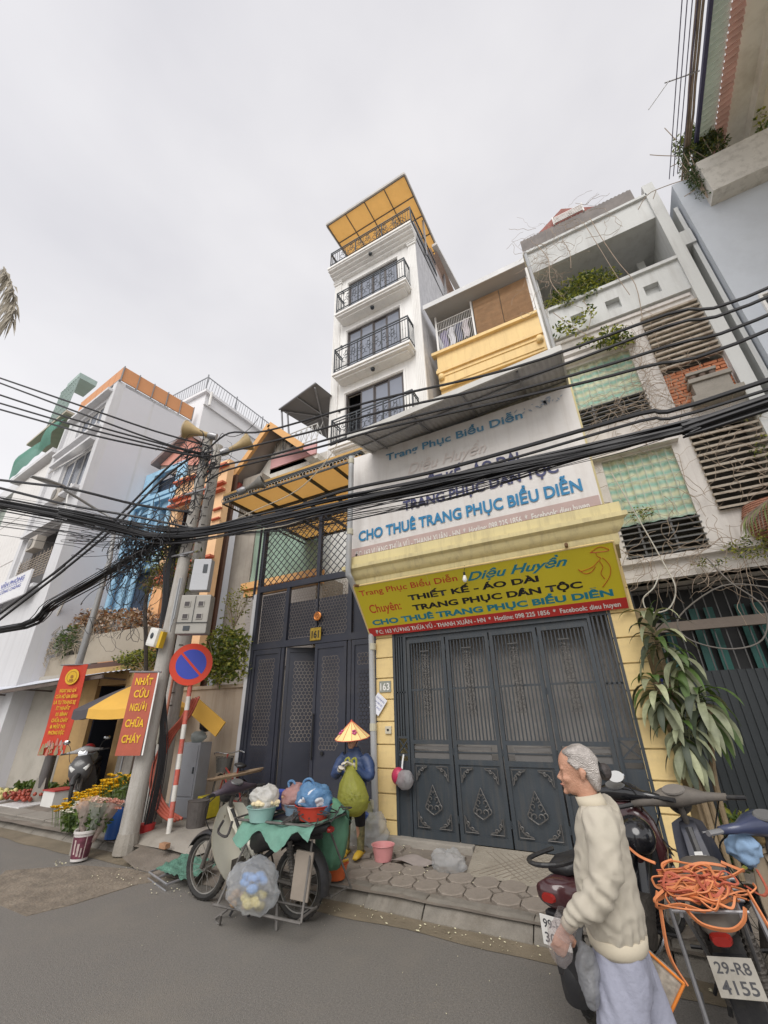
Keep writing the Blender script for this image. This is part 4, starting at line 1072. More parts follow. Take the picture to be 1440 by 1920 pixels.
lg.box(0.10, 2.62, LY - 0.10, LY - 0.001, 3.80, 3.87); lg.box(0.10, 2.62, LY - 0.04, LY - 0.001, 8.78, 8.85); lg.box(0.1, 1.6, LY - 0.14, LY - 0.001, 5.80, 5.92)
lg.box(0.1, 1.55, LY - 0.16, LY - 0.001, 8.14, 8.22); lg.box(0.1, 1.45, LY - 0.10, LY - 0.001, 8.36, 8.42)
lg.build('ledge', m_lh, lh)
# jagged concrete hood over the dark gate
hd = MB(); hd.grid(lambda u, v: (0.25 + 3.4 * u, LY - 0.12 * v, 3.50 + 0.03 * mnoise.noise(Vector((u * 30, v * 2, 0))) * (1 - v)), 60, 1)
hd.box(0.12, 3.6, LY - 0.1, LY + 0.5, 3.5, 3.6)
hd.build('hood', m_lh, lh)
# balcony parapet with square recesses
pw = MB(); wallm(pw, 0.12, 2.66, 8.9, 9.72, LY - 0.08, LY + 0.04, [(0.60, 0.84, 9.08, 9.37), (1.28, 1.54, 9.1, 9.39), (1.98, 2.24, 9.1, 9.38)])
pw.box(0.12, 2.66, LY + 0.045, LY + 0.12, 8.9, 9.70); pw.box(0.10, 2.66, LY - 0.14, LY + 0.14, 9.72, 9.80)
pw.box(0.10, 0.22, LY - 0.14, LY - 0.08, 8.9, 9.72)
pw.build('parapet', m_lh2, lh)
# top storey
tp = MB()
tp.box(0.05, 2.66, LY - 0.08, LY + 0.12, 11.15, 11.86); tp.box(0.0, 2.68, LY - 0.14, LY + 2.3, 11.86, 11.93); tp.box(0.12, 2.7, LY + 0.12, LY + 2.3, 11.15, 11.25)
tp.box(0.12, 2.66, LY + 2.2, LY + 2.3, 8.9, 11.15); tp.box(0.05, 0.17, LY + 0.12, LY + 2.3, 8.9, 11.15); tp.box(2.3, 2.45, LY + 0.9, LY + 2.2, 8.9, 11.15)
tp.box(2.66, 2.86, LY - 0.14, LY + 2.4, 3.5, 12.2)
tp.build('upper_frame', m_lh2, lh)
MB(T(1.15, LY + 0.75, 11.13) @ rotm('Z', 45)).box(-0.11, 0.11, -0.11, 0.11, -0.03, 0.01).build('ceiling_vent', m_gated, lh)
MB().box(1.25, 2.1, LY + 2.12, LY + 2.18, 9.6, 10.9).build('garage_shutter', mat('shutter_dark', (0.09, 0.085, 0.09), 0.7, 0.1, 2, 0.3, 5, wave=('Z', 10, 0)), lh)
# green checked curtains
m_gc = mat('checked_curtain', (0.47, 0.58, 0.44), 0.85, 0.12, 4, 0.1)
n_ = m_gc.node_tree.nodes; l_ = m_gc.node_tree.links
t0 = n_.new('ShaderNodeTexCoord'); wv1 = n_.new('ShaderNodeTexWave'); wv1.bands_direction = 'Z'; wv1.inputs['Scale'].default_value = 1.9; wv1.inputs['Distortion'].default_value = 1.2
mx0 = n_.new('ShaderNodeMixRGB'); mx0.inputs[1].default_value = (0.30, 0.50, 0.42, 1); mx0.inputs[2].default_value = (0.62, 0.62, 0.44, 1)
l_.new(t0.outputs['Object'], wv1.inputs[0]); l_.new(wv1.outputs['Fac'], mx0.inputs[0]); l_.new(mx0.outputs[0], n_['Principled BSDF'].inputs['Base Color'])
for (x0, x1, z0, z1) in ((0.28, 1.5, 4.50, 5.77), (0.2, 1.4, 7.05, 8.08)):
    c_ = MB(); c_.grid(lambda u, v: (x0 + (x1 - x0) * u, LY + 0.07 + 0.018 * math.sin(u * 40) + 0.01 * math.sin(v * 9), z0 + (z1 - z0) * v), 80, 4)
    c_.build('curtain', m_gc, lh, smooth=True)
    gq = MB()
    for i in range(11): x = x0 + (x1 - x0) * i / 10; gq.box(x - 0.005, x + 0.005, LY + 0.02, LY + 0.03, z0, z1)
    for i in range(6): z = z0 + (z1 - z0) * i / 5; gq.box(x0, x1, LY + 0.018, LY + 0.025, z - 0.005, z + 0.005)
    gq.build('window_grille', mat('grille_pale', (0.42, 0.45, 0.38), 0.6), lh)
# metal slats of the two windows
def slats(x0, x1, z0, z1, n, m, tilt, dep, hgt, y, name='louvre'):
    o0 = None
    for i in range(n):
        z = z0 + (z1 - z0) * (i + 0.5) / n
        loc = Vector(((x0 + x1) / 2, y, z)) - Vector((1.6, LY, 3.5))
        L = (x1 - x0)
        if o0 is None:
            o0 = MB().box(-L / 2, L / 2, -dep / 2, dep / 2, -hgt / 2, hgt / 2).build(name, m, lh, world=False); o0.location = loc; o0.rotation_euler = (tilt, 0, 0)
        else: inst(o0, name, lh, loc, rot=(tilt + R.uniform(-0.04, 0.04), R.uniform(-0.004, 0.004), 0))
m_sl = mat('slat_metal', (0.20, 0.20, 0.17), 0.6, 0.25, 3, 0.2, 30, dirt=(0.08, 0.07, 0.06), da=0.5)
slats(0.40, 1.49, 3.92, 4.50, 6, m_sl, 0.55, 0.10, 0.012, LY + 0.06)
slats(0.25, 1.40, 6.50, 7.05, 6, m_sl, 0.55, 0.10, 0.012, LY + 0.06)
fr = MB()
for (x0, x1, z0, z1) in ((0.4, 1.49, 3.9, 4.5), (0.25, 1.4, 6.5, 7.05)):
    for x in (x0 + 0.25, x0 + 0.7): fr.box(x, x + 0.03, LY + 0.0, LY + 0.012, z0, z1)
    for i in range(6): z = z0 + 0.02 + (z1 - z0) * i / 6; fr.box(x0 - 0.03, x1 + 0.02, LY - 0.02, LY - 0.002, z, z + 0.02)
fr.build('slat_frame', mat('slat_frame', (0.10, 0.10, 0.10), 0.6), lh)
m_bl = mat('louvre_concrete', (0.56, 0.50, 0.42), 0.85, 0.15, 4, 0.3, 40, dirt=(0.22, 0.16, 0.12), da=0.7, dsc=4)
slats(1.74, 2.66, 7.24, 8.66, 12, m_bl, 0.35, 0.13, 0.035, LY - 0.04, 'concrete_louvre')
slats(1.76, 3.02, 4.42, 5.96, 13, m_bl, 0.35, 0.13, 0.035, LY - 0.04, 'concrete_louvre')
# bricks below the upper louvres
m_brk = mat('brick_orange', (0.52, 0.20, 0.10), 0.85, 0.2, 9, 0.3, 50)
MB().box(1.74, 2.66, LY + 0.06, LY + 0.1, 6.42, 7.22).build('mortar', mat('mortar_brown', (0.18, 0.12, 0.09), 0.9), lh)
b0 = None
for j in range(11):
    for i in range(5):
        x = 1.75 + i * 0.205 - (0.10 if j % 2 else 0); z = 6.44 + j * 0.071
        s = 1.0
        if x < 1.74: x = 1.745; s = 0.5
        if x + 0.19 > 2.66: s = max(0.1, (2.655 - x) / 0.19)
        l = Vector((x, LY + 0.02 + R.uniform(-0.005, 0.005), z)) - Vector((1.6, LY, 3.5))
        if b0 is None: b0 = MB().box(0, 0.19, 0, 0.06, 0, 0.056).build('brick', m_brk, lh, world=False); b0.location = l
        else: inst(b0, 'brick', lh, l, scale=(s, 1, 1))
pb = MB(); pb.box(2.0, 2.60, LY - 0.22, LY + 0.02, 6.72, 6.80); pb.box(2.04, 2.56, LY - 0.18, LY + 0.02, 6.45, 6.72); pb.box(2.02, 2.45, LY - 0.16, LY + 0.0, 6.92, 6.98); pb.box(1.95, 2.65, LY - 0.28, LY + 0.0, 6.30, 6.42)
pb.build('planter_ledge', m_conc, lh, bevel=0.01)
pt = MB()
for i in range(3): pt.lathe([(0.04, 0), (0.055, 0.09), (0.05, 0.09), (0.03, 0.02)], 10, (2.1 + i * 0.14, LY - 0.12, 6.80))
pt.build('flower_pot', mat('pot_dark', (0.14, 0.10, 0.08), 0.8), lh)
# rounded brick planter low on the right
bp = MB(); bp.lathe([(0.15, 3.62), (0.42, 3.75), (0.55, 4.0), (0.58, 4.25), (0.52, 4.42), (0.3, 4.44)], 22, (2.55, LY - 0.05, 0), sy=0.6)
bp.build('brick_planter', mat('brick_planter', (0.33, 0.15, 0.10), 0.9, 0.25, 14, 0.8, 25, wave=('Z', 9, 0.6)), lh)
# corrugated dark roof edge with a red tiled peak
cr_ = MB(); cr_.grid(lambda u, v: (0.02 + 2.45 * u, LY - 0.10 - 0.03 * (1 - v), 11.95 + 0.46 * v - 0.06 * u + 0.015 * math.sin(u * 2 * PI * 30)), 120, 1)
cr_.build('corrugated_sheet', mat('sheet_dark', (0.17, 0.15, 0.14), 0.7, 0.25, 3, 0.1), lh, recalc=False)
rr = MB(); rr.add([(0.35, LY - 0.05, 12.38), (1.9, LY - 0.05, 12.32), (1.1, LY - 0.02, 12.98), (1.35, LY + 0.3, 12.95)], [(0, 1, 2), (1, 3, 2)]); rr.add([(0.35, LY - 0.05, 12.38), (1.1, LY - 0.02, 12.98), (0.2, LY + 2.4, 12.3)], [(0, 1, 2)])
rr.build('red_roof', mat('tile_red', (0.32, 0.13, 0.11), 0.8, 0.2, 8, 0.4, 20, wave=('X', 14, 0)), lh)
dl = MB()
for i in range(5): dl.box(0.85, 1.5, LY - 0.14, LY - 0.12, 12.42 + 0.045 * i, 12.44 + 0.045 * i)
dl.box(0.83, 0.86, LY - 0.145, LY - 0.11, 12.38, 12.66); dl.box(1.49, 1.52, LY - 0.145, LY - 0.11, 12.36, 12.66)
dl.build('dormer_louvre', m_white, lh)
MB().tube([(0.16, LY - 0.2, 3.9), (0.14, LY - 0.2, 9.0), (0.06, LY - 0.2, 11.8)], 0.04, 8).build('drain_pipe', m_pvc, lh)
MB().tube([(0.05, LY - 0.25, 8.4), (0.0, LY - 0.25, 11.2)], 0.03, 8).build('drain_pipe', m_white, lh)
# climbing vines: bare runners and tufts
m_vine = mat('vine_stem', (0.33, 0.26, 0.20), 0.9, 0.2, 5)
m_lf1 = leafmat('leaf_olive', (0.17, 0.19, 0.045)); m_lf2 = leafmat('leaf_yellow_green', (0.32, 0.33, 0.06)); m_lf3 = leafmat('leaf_dark', (0.05, 0.085, 0.025))
def vine(name, label, paths, lf, cat='vine', m=None):
    v = MB()
    for (P, r) in paths: v.tube(smoothpath(P, 4), r, 5)
    o = tag(v.build(name, m or m_vine), label, cat)
    if lf:
        b = MB()
        for (c, rad, n, s) in lf: leaves(b, c, rad, n, s, flat=0.0)
        b.build('foliage', [m_lf2, m_lf1, m_lf3], o)
    return o
def runners(n, x0, x1, z0, z1, y, seed):
    g = random.Random(seed); out_ = []
    for _ in range(n):
        p = Vector((g.uniform(x0, x1), y + g.uniform(-0.05, 0.02), g.uniform(z0, z1))); a = g.uniform(-PI, PI); P = [p.copy()]
        for k in range(g.randint(4, 9)):
            a += g.gauss(0, 0.6); p = p + Vector((0.11 * math.cos(a), g.gauss(0, 0.02), 0.11 * math.sin(a) - 0.02))
            P.append(p.copy())
        out_.append((P, g.uniform(0.002, 0.0048)))
    return out_
vine('creeping_vine', 'bare brown creeper spread over the pier between the louvres', runners(100, 1.4, 1.95, 6.2, 8.4, LY - 0.08, 1), None)
vine('dry_creeper', 'dry creeper runners over the lower green curtain', runners(36, 0.3, 1.5, 4.0, 5.9, LY - 0.08, 2), [((0.75, LY - 0.1, 4.62), (0.25, 0.06, 0.12), 160, 0.045)])
vine('window_creeper', 'thin creeper tangled across the upper slatted window', runners(42, 0.4, 1.6, 6.4, 7.2, LY - 0.08, 3), None)
vine('louvre_creeper', 'tangled creeper on the lower concrete louvres at right', runners(50, 1.8, 3.0, 4.4, 6.3, LY - 0.14, 4), [((2.5, LY - 0.2, 5.9), (0.3, 0.1, 0.12), 120, 0.05), ((2.6, LY - 0.2, 5.2), (0.25, 0.1, 0.3), 160, 0.05)])
vine('roof_creeper', 'bare creeper straggling over the corrugated roof edge', runners(46, 0.1, 2.0, 11.3, 12.6, LY - 0.2, 5), None)
vine('hanging_runners', 'long bare runners hanging across the open top balcony',
     [([(1.55, LY - 0.2, 11.9), (1.62, LY - 0.22, 11.0), (1.72, LY - 0.22, 10.2), (1.85, LY - 0.2, 9.4), (1.75, LY - 0.15, 8.5)], 0.008), ([(1.4, LY - 0.2, 11.9), (1.5, LY - 0.22, 10.9), (1.6, LY - 0.22, 9.9), (1.7, LY - 0.2, 9.2)], 0.007),
      ([(0.35, LY - 0.2, 11.9), (0.5, LY - 0.22, 11.2), (0.42, LY - 0.22, 10.5), (0.55, LY - 0.2, 9.9)], 0.009), ([(0.9, LY - 0.2, 11.6), (0.95, LY - 0.22, 11.1), (0.88, LY - 0.22, 10.6)], 0.007)] + runners(40, 0.1, 0.6, 9.8, 11.4, LY - 0.15, 6), None)
vine('balcony_shrub', 'yellow green shrub growing over the top balcony parapet', [([(0.6, LY + 0.1, 9.7), (0.8, LY, 10.0)], 0.02)],
     [((1.0, LY + 0.05, 10.15), (0.75, 0.3, 0.36), 2300, 0.08), ((0.45, LY - 0.0, 9.95), (0.35, 0.25, 0.25), 450, 0.07), ((0.85, LY - 0.15, 9.75), (0.45, 0.15, 0.15), 250, 0.07)], 'shrub')
vine('trailing_branch', 'leafy yellow branch trailing below the parapet recesses',
     [([(0.3, LY - 0.25, 9.5), (0.6, LY - 0.3, 8.8), (0.95, LY - 0.3, 8.3), (1.4, LY - 0.3, 8.1)], 0.008), ([(0.9, LY - 0.25, 9.5), (0.95, LY - 0.3, 9.0), (0.8, LY - 0.3, 8.6)], 0.007)],
     [((0.55, LY - 0.3, 8.9), (0.35, 0.1, 0.3), 170, 0.09), ((1.0, LY - 0.3, 8.3), (0.5, 0.1, 0.22), 330, 0.09), ((1.25, LY - 0.3, 8.05), (0.3, 0.1, 0.15), 180, 0.09), ((0.95, LY - 0.3, 9.1), (0.15, 0.08, 0.2), 60, 0.08)], 'branch')
vine('hood_plants', 'straggly weeds growing along the hood above the dark gate', runners(90, 0.4, 3.0, 3.5, 3.9, LY - 0.2, 7), [((2.3, LY - 0.25, 3.75), (0.8, 0.15, 0.25), 1000, 0.05), ((1.4, LY - 0.2, 3.62), (0.25, 0.08, 0.08), 120, 0.045), ((2.9, LY - 0.3, 4.0), (0.5, 0.15, 0.35), 500, 0.055)], 'plant')
pf = MB(); pl_ = []
for k in range(26):
    t = k / 25; p = Vector((3.05 - 1.15 * t, LY - 0.45, 4.62 - 0.25 * t - 0.25 * t * t))
    pl_.append(p)
    for s in (-1, 1):
        d = Vector((-0.35 - 0.1 * s, -0.12 * s, -0.9 if s < 0 else 0.35 - 0.9 * t)).normalized(); L = 0.34 * (1 - 0.5 * abs(t - 0.4)) * R.uniform(0.8, 1.1)
        n_ = Vector((0.012, 0, 0.004)); pf.k = R.choice((0, 0, 1))
        pf.add([p - n_, p + n_, p + d * L * 0.6 + n_ + Vector((0, 0, -0.03)), p + d * L + Vector((0, 0, -0.12)), p + d * L * 0.6 - n_ + Vector((0, 0, -0.03))], [(0, 1, 2, 4), (4, 2, 3)])
pf.k = 0; pf.tube(pl_, 0.012, 5)
tag(pf.build('palm_frond', [mat('frond_dry', (0.20, 0.15, 0.11), 0.8, 0.3, 6), mat('frond_green', (0.16, 0.19, 0.06), 0.7, 0.3, 6)], recalc=False), 'drooping half dry palm frond by the brick planter at right', 'palm frond')
# ---- dark gate under the hood
dg = thing('dark_gate', 'very dark ribbed folding gate behind the plant, under the weedy hood', 'gate', (1.6, 7.9, 0.3))
m_dg = mat('gate_black_green', (0.020, 0.026, 0.030), 0.5, 0.2, 2, 0.1)
MB().box(0.3, 3.8, 8.45, 8.55, 0.2, 3.5).box(0.25, 0.3, LY, 8.5, 0.2, 3.5).build('back_sheet', m_black, dg)
m_gg = mat('green_sheet', (0.012, 0.10, 0.085), 0.5, 0.3, 2)
for i in range(14):
    if i % 3 == 2: continue
    MB().box(0.45 + i * 0.2, 0.57 + i * 0.2, 8.30, 8.33, 1.9, 3.15).build('green_panel', m_gg, dg)
MB().box(0.3, 3.8, 7.92, 8.0, 2.78, 2.92).build('cross_beam', mat('beam_taupe', (0.20, 0.165, 0.14), 0.8), dg)
r0 = None
for i in range(34):
    l = Vector((0.34 + i * 0.1, 7.95, 0.2)) - Vector((1.6, 7.9, 0.3))
    if r0 is None: r0 = MB().box(0, 0.05, 0, 0.05, 0, 2.0).box(0.05, 0.1, 0.02, 0.03, 0, 2.0).build('gate_rib', m_dg, dg, world=False); r0.location = l
    else: inst(r0, 'gate_rib', dg, l)
for i in range(24): MB().box(0.4 + i * 0.14, 0.415 + i * 0.14, 8.0, 8.015, 2.2, 3.45).build('rod', mat('rod_grey', (0.09, 0.09, 0.09), 0.6), dg)
bx = thing('blue_plate', 'small blue address plate half hidden by the plant', 'plate', (0.72, 6.6, 2.0))
MB().box(0.30, 0.48, 6.36, 6.37, 1.93, 2.05).build('plate', mat('plate_blue', (0.03, 0.04, 0.22), 0.4), bx)
text('6', bx, m_lwh, 0.36, 0.41, 1.96, 2.02, Matrix(((1, 0, 0, 0), (0, 0, -1, 6.358), (0, 1, 0, 0), (0, 0, 0, 1))))
sp = MB(); sp.box(0.225, 0.40, 6.38, 8.4, 0.15, 2.9)
tag(sp.build('side_pier', mat('pier_stained', (0.26, 0.20, 0.12), 0.9, 0.25, 2, 0.4, 30, dirt=(0.10, 0.09, 0.05), da=0.7, dsc=2, streak=True)), 'stained low pier wall behind the dracaena plant', 'wall')
for i, P in enumerate(([(0.75, 7.4, 3.6), (0.6, 7.3, 3.35), (0.42, 7.3, 3.2), (0.45, 7.3, 3.0), (0.7, 7.3, 3.02), (0.86, 7.3, 3.3), (0.82, 7.35, 3.7), (0.7, 7.4, 4.4), (0.5, 7.4, 5.4)],
                       [(1.9, 7.3, 3.15), (1.4, 7.3, 3.25), (0.8, 7.3, 2.9), (0.8, 7.3, 2.6), (1.2, 7.3, 2.42), (1.6, 7.3, 2.5), (1.75, 7.3, 2.9), (1.5, 7.3, 3.3), (1.35, 7.35, 3.7)])):
    tag(MB().tube(smoothpath(P, 5), 0.010, 6).build('loose_cable', mat('cable_pale' if i == 0 else 'cable_grey', (0.5, 0.48, 0.43) if i == 0 else (0.16, 0.145, 0.13), 0.6)), ('pale cable looped at the left end of the hood' if i == 0 else 'grey cable hanging in a wide loop before the dark gate'), 'cable')
# ================================================================ PALE BLUE HOUSE
bh = thing('blue_grey_house', 'smooth pale blue grey house with projecting concrete planter at right', 'house', (4, 7.4, 3))
m_pb = mat('pale_blue_render', (0.56, 0.60, 0.66), 0.85, 0.04, 0.9, 0.1, 30, dirt=(0.40, 0.42, 0.46), da=0.4, dsc=1.0)
b_ = MB(); wallm(b_, 3.10, 8.0, 3.0, 11.7, 7.4, 7.65, [(3.40, 4.6, 6.0, 8.0)])
b_.box(3.10, 3.3, 7.65, 12, 3.0, 11.7); b_.build('wall', m_pb, bh)
q = MB(); q.box(2.90, 3.09, 7.95, 8.1, 3.4, 11.3); q.box(3.0, 3.07, 7.55, 7.95, 3.4, 11.2); q.build('setback_wall', m_lh2, bh)
MB().box(2.87, 3.06, 7.5, 7.9, 10.0, 10.4).build('setback_beam', m_lh2, bh)
pk = MB(); pk.box(3.46, 8.0, 7.08, 7.13, 10.6, 11.58); pk.box(3.46, 3.52, 7.13, 7.399, 10.66, 11.56); pk.box(3.46, 8, 7.13, 7.399, 10.6, 10.66); pk.box(3.52, 8.0, 7.13, 7.399, 11.4, 11.55)
pk.build('planter', mat('speckled_concrete', (0.62, 0.60, 0.56), 0.9, 0.08, 2, 0.2, 40, dirt=(0.33, 0.31, 0.28), da=0.7, dsc=7), bh)
MB().box(3.4, 4.6, 7.62, 7.66, 6.0, 8.0).build('window_recess', mat('recess_dark', (0.08, 0.075, 0.07), 0.9), bh)
o0 = None
for i in range(20):
    l = Vector((4.0, 7.5, 6.05 + i * 0.098)) - Vector((4, 7.4, 3))
    if o0 is None: o0 = MB().box(-0.6, 0.6, -0.05, 0.05, -0.008, 0.008).build('louvre', mat('louvre_pale', (0.46, 0.43, 0.38), 0.7, 0.2, 4), bh, world=False); o0.location = l; o0.rotation_euler = (0.6, 0, 0)
    else: inst(o0, 'louvre', bh, l, rot=(0.6, 0, 0))
wf = MB(); wf.box(3.36, 3.40, 7.34, 7.40, 5.96, 8.04); wf.box(3.40, 4.6, 7.34, 7.40, 8.0, 8.04); wf.box(3.75, 3.78, 7.38, 7.42, 6.0, 8.0)
wf.build('window_frame', m_white, bh)
def shrub(name, label, c, rad, n, size, mats_, stem=True, group=None):
    s = MB()
    for k in range(7):
        a = k * 0.9; s.tube(smoothpath([(c[0], c[1], c[2] - rad[2] * 0.95), (c[0] + 0.3 * rad[0] * math.cos(a), c[1] + 0.3 * rad[1] * math.sin(a), c[2] - 0.3 * rad[2]), (c[0] + 0.75 * rad[0] * math.cos(a), c[1] + 0.75 * rad[1] * math.sin(a), c[2] + 0.5 * rad[2])], 3), [0.012 - 0.001 * i for i in range(7)], 5)
    o = tag(s.build(name, m_vine), label, 'shrub', group)
    b = MB()
    for k in range(9):
        g = random.Random(len(name) * 13 + k)
        p = (c[0] + g.uniform(-0.55, 0.55) * rad[0], c[1] + g.uniform(-0.5, 0.5) * rad[1], c[2] + g.uniform(-0.5, 0.6) * rad[2])
        leaves(b, p, tuple(r * 0.55 for r in rad), n // 9, size, rng=g, flat=-0.1)
    b.build('foliage', mats_, o)
    return o
m_lgr = leafmat('leaf_grey_green', (0.13, 0.16, 0.10)); m_lgd = leafmat('leaf_mid_green', (0.10, 0.15, 0.035))
shrub('roof_shrub', 'grey green shrub growing above the concrete planter at upper right', (3.85, 7.3, 12.1), (0.50, 0.3, 0.75), 3200, 0.07, [m_lgr, m_lf1, m_lf3])
shrub('planter_creeper', 'sparse dark creeper at the left end of the concrete planter', (3.42, 7.25, 11.6), (0.16, 0.2, 0.95), 900, 0.05, [m_lf3, m_lgr, m_lf3])
shrub('planter_fern', 'bright green plant on the planter at the right picture edge', (5.0, 7.2, 11.9), (0.5, 0.3, 0.35), 700, 0.09, [m_lgd, m_lf2, m_lgd])
# ================================================================ BEIGE SIDE BUILDING
ob = thing('beige_building', 'tall beige building with corrugated eaves at the top right corner', 'building', (5.5, 5, 6))
m_bei = mat('beige_render', (0.82, 0.74, 0.58), 0.85, 0.08, 1, 0.15, 30, dirt=(0.66, 0.57, 0.42), da=0.6, dsc=1.5, streak=True)
MB().box(4.72, 9, 2.0, 9.6, 8.0, 12.6).build('wall', m_bei, ob)
so = MB(); so.box(4.25, 4.72, 1.9, 9.7, 12.45, 12.6); so.box(4.60, 4.72, 1.9, 9.7, 12.2, 12.45); so.box(4.35, 9, 2.0, 9.6, 12.6, 13.2)
so.build('eave_slab', mat('eave_cream', (0.85, 0.82, 0.74), 0.85, 0.06, 1, 0.15, 30, dirt=(0.42, 0.36, 0.26), da=0.5), ob)
MB().box(4.66, 4.75, 2.0, 4.4, 9.9, 11.9).build('dark_window', mat('window_dark', (0.04, 0.04, 0.045), 0.4, 0.4, 8), ob)
def corr(x0, z0, x1, z1, y0, y1, n, m, name):
    c = MB(); c.grid(lambda u, v: (x0 + (x1 - x0) * v, y0 + (y1 - y0) * u, z0 + (z1 - z0) * v + 0.03 * math.sin(u * 2 * PI * n)), n * 4, 1); c.build(name, m, ob, recalc=False)
corr(3.72, 12.30, 4.05, 12.42, 1.6, 8.8, 70, mat('sheet_green', (0.70, 0.82, 0.78), 0.6, 0.08, 3), 'green_sheet_eave')
corr(4.02, 12.35, 4.26, 12.42, 1.6, 8.8, 70, mat('sheet_pink', (0.75, 0.50, 0.46), 0.7, 0.15, 3), 'pink_sheet_eave')
MB().box(3.66, 3.72, 1.6, 8.8, 12.27, 12.36).build('eave_rail', mat('rail_indigo', (0.06, 0.06, 0.13), 0.6), ob)
tb = MB(); g = random.Random(5)
for k in range(3):
    x, z = 3.50 + k * 0.045, 12.35 - 0.01 * k
    tb.tube([(x + g.uniform(-0.01, 0.01), y, z + g.uniform(-0.01, 0.01)) for y in [1.6 + 0.5 * i for i in range(15)]], 0.022, 6)
tag(tb.build('bamboo_poles', mat('bamboo_weathered', (0.30, 0.24, 0.19), 0.8, 0.4, 3)), 'weathered bamboo poles lashed beside the green eave', 'poles')
for i in range(4):
    x = 3.20 + i * 0.085
    tag(MB().tube([(x + 0.012 * (7.6 - y), y, 12.20 + 0.03 * i) for y in (1.4, 4.5, 7.6)], 0.009, 5).build('clothes_wire', mat('wire_violet', (0.13, 0.12, 0.2), 0.5)),
        ['outermost of the four thin wires beside the bamboo poles', 'second thin wire from the open sky beside the poles', 'third thin wire counted from the open sky', 'thin wire nearest the bamboo poles'][i], 'wire', 'thin wires along the top right eaves')
an = MB(); an.tube([(3.62, 5.9, 12.3), (3.05, 5.75, 12.25)], 0.014, 5); an.tube([(3.12, 5.75, 12.25), (2.72, 5.9, 12.0)], 0.009, 5); an.tube([(3.1, 4.4, 12.2), (2.9, 4.2, 12.2)], 0.01, 5)
tag(an.build('bracket_rod', m_steel), 'thin metal rod bracket sticking out into the sky', 'rod')
tg = MB()
for P in ([(3.3, 7.2, 11.4), (2.9, 7.2, 11.5), (2.6, 7.2, 11.5), (2.35, 7.2, 11.2)], [(2.75, 7.2, 11.5), (2.65, 7.2, 11.3)], [(3.35, 7.2, 12.2), (3.1, 7.2, 12.5), (2.95, 7.2, 12.7)], [(3.3, 7.2, 11.0), (3.1, 7.2, 10.95)], [(3.3, 7.2, 12.0), (3.15, 7.2, 12.0)], [(3.4, 7.1, 12.6), (3.3, 7.0, 13.0)]):
    tg.tube(smoothpath(P, 4), 0.008, 5)
tag(tg.build('bare_twigs', m_vine), 'bare twigs reaching left into the sky from the planter', 'twigs')
# ================================================================ GREY HOUSE ON THE LEFT (slightly turned)
GM = T(-15.6, 6.3, 0) @ rotm('Z', -5.1)
gh2 = thing('grey_house', 'big pale grey plastered house with orange roof parapet at left', 'house', (-15.6, 6.3, 0), rot=rotm('Z', -5.1))
def B(): return MB(GM)
w_ = B()
wallm(w_, -4.35, 0, 0, 14.2, 0.0, 0.25, [(-3.9, -1.05, 5.9, 8.1), (-3.1, -0.55, 9.55, 11.3), (-3.0, -0.7, 12.3, 13.5)])
w_.box(-4.35, -4.1, 0.25, 3.2, 0, 14.2).box(-4.1, 0, 1.4, 1.5, 0, 14.2).box(-4.1, 0, 0.25, 3.2, 14.05, 14.2)
w_.build('wall', m_lgrey, gh2)
B().box(-0.15, 0, 0.25, 3.25, 0, 14.2).build('side_wall', mat('side_grey', (0.64, 0.64, 0.675), 0.8, 0.035, 0.6, 0.08, 20, dirt=(0.54, 0.535, 0.56), da=0.4, dsc=0.6), gh2)
m_op = mat('orange_panel', (0.62, 0.29, 0.13), 0.6, 0.05, 2, 0.1, 40, wave=('Z', 5, 0))
o0 = None
for i in range(5):
    l = Vector((-0.02, 0.02 + i * 0.65, 14.25))
    if o0 is None: o0 = MB().box(0, 0.04, 0, 0.62, 0, 0.70).build('parapet_panel', m_op, gh2, world=False); o0.location = l
    else: inst(o0, 'parapet_panel', gh2, l)
for i in range(7): inst(o0, 'parapet_panel', gh2, (-0.02 - i * 0.55, -0.02, 14.25), rz=PI / 2, scale=(1, 0.85, 1))
f = B()
for i in range(6): f.box(-0.05, 0.06, 0.64 * i - 0.01, 0.64 * i + 0.02, 14.2, 14.98)
f.box(-3.9, 0.05, -0.05, 0.02, 14.17, 14.24); f.build('parapet_frame', mat('frame_grey', (0.25, 0.25, 0.26), 0.6), gh2)
l_ = B()
for (x0, x1, z) in ((-4.0, -0.3, 11.35), (-4.1, -0.2, 11.9), (-3.9, -0.3, 9.25), (-4.2, -0.9, 8.15), (-4.2, -0.9, 5.7), (-3.9, -0.2, 13.7)): l_.box(x0, x1, -0.25, -0.001, z, z + 0.12)
l_.box(-0.35, 0, -0.06, -0.001, 0, 14.15)
l_.build('ledge', m_lgrey, gh2)
def gwin(x0, x1, z0, z1, n, nm='window'):
    w = B(); w.box(x0, x1, 0.1, 0.14, z1 - 0.05, z1).box(x0, x1, 0.1, 0.14, z0, z0 + 0.05)
    for i in range(n + 1): x = x0 + (x1 - x0 - 0.05) * i / n; w.box(x, x + 0.05, 0.1, 0.14, z0 + 0.05, z1 - 0.05)
    o = w.build(nm, m_white, gh2); B().box(x0, x1, 0.15, 0.16, z0, z1).build('pane', m_glass, o)
gwin(-3.1, -0.55, 9.55, 11.3, 3); gwin(-3.0, -0.7, 12.3, 13.5, 3)
MB(GM @ T(-1.6, 0, 11.2) @ rotm('X', -32)).box(-0.45, 0.45, -0.02, 0.02, -1.2, 0).build('open_sash', m_white, gh2)
B().box(-3.9, -1.05, 0.9, 1.0, 5.9, 8.1).build('balcony_back', mat('recess_brown', (0.16, 0.12, 0.11), 0.9), gh2)
br = B()
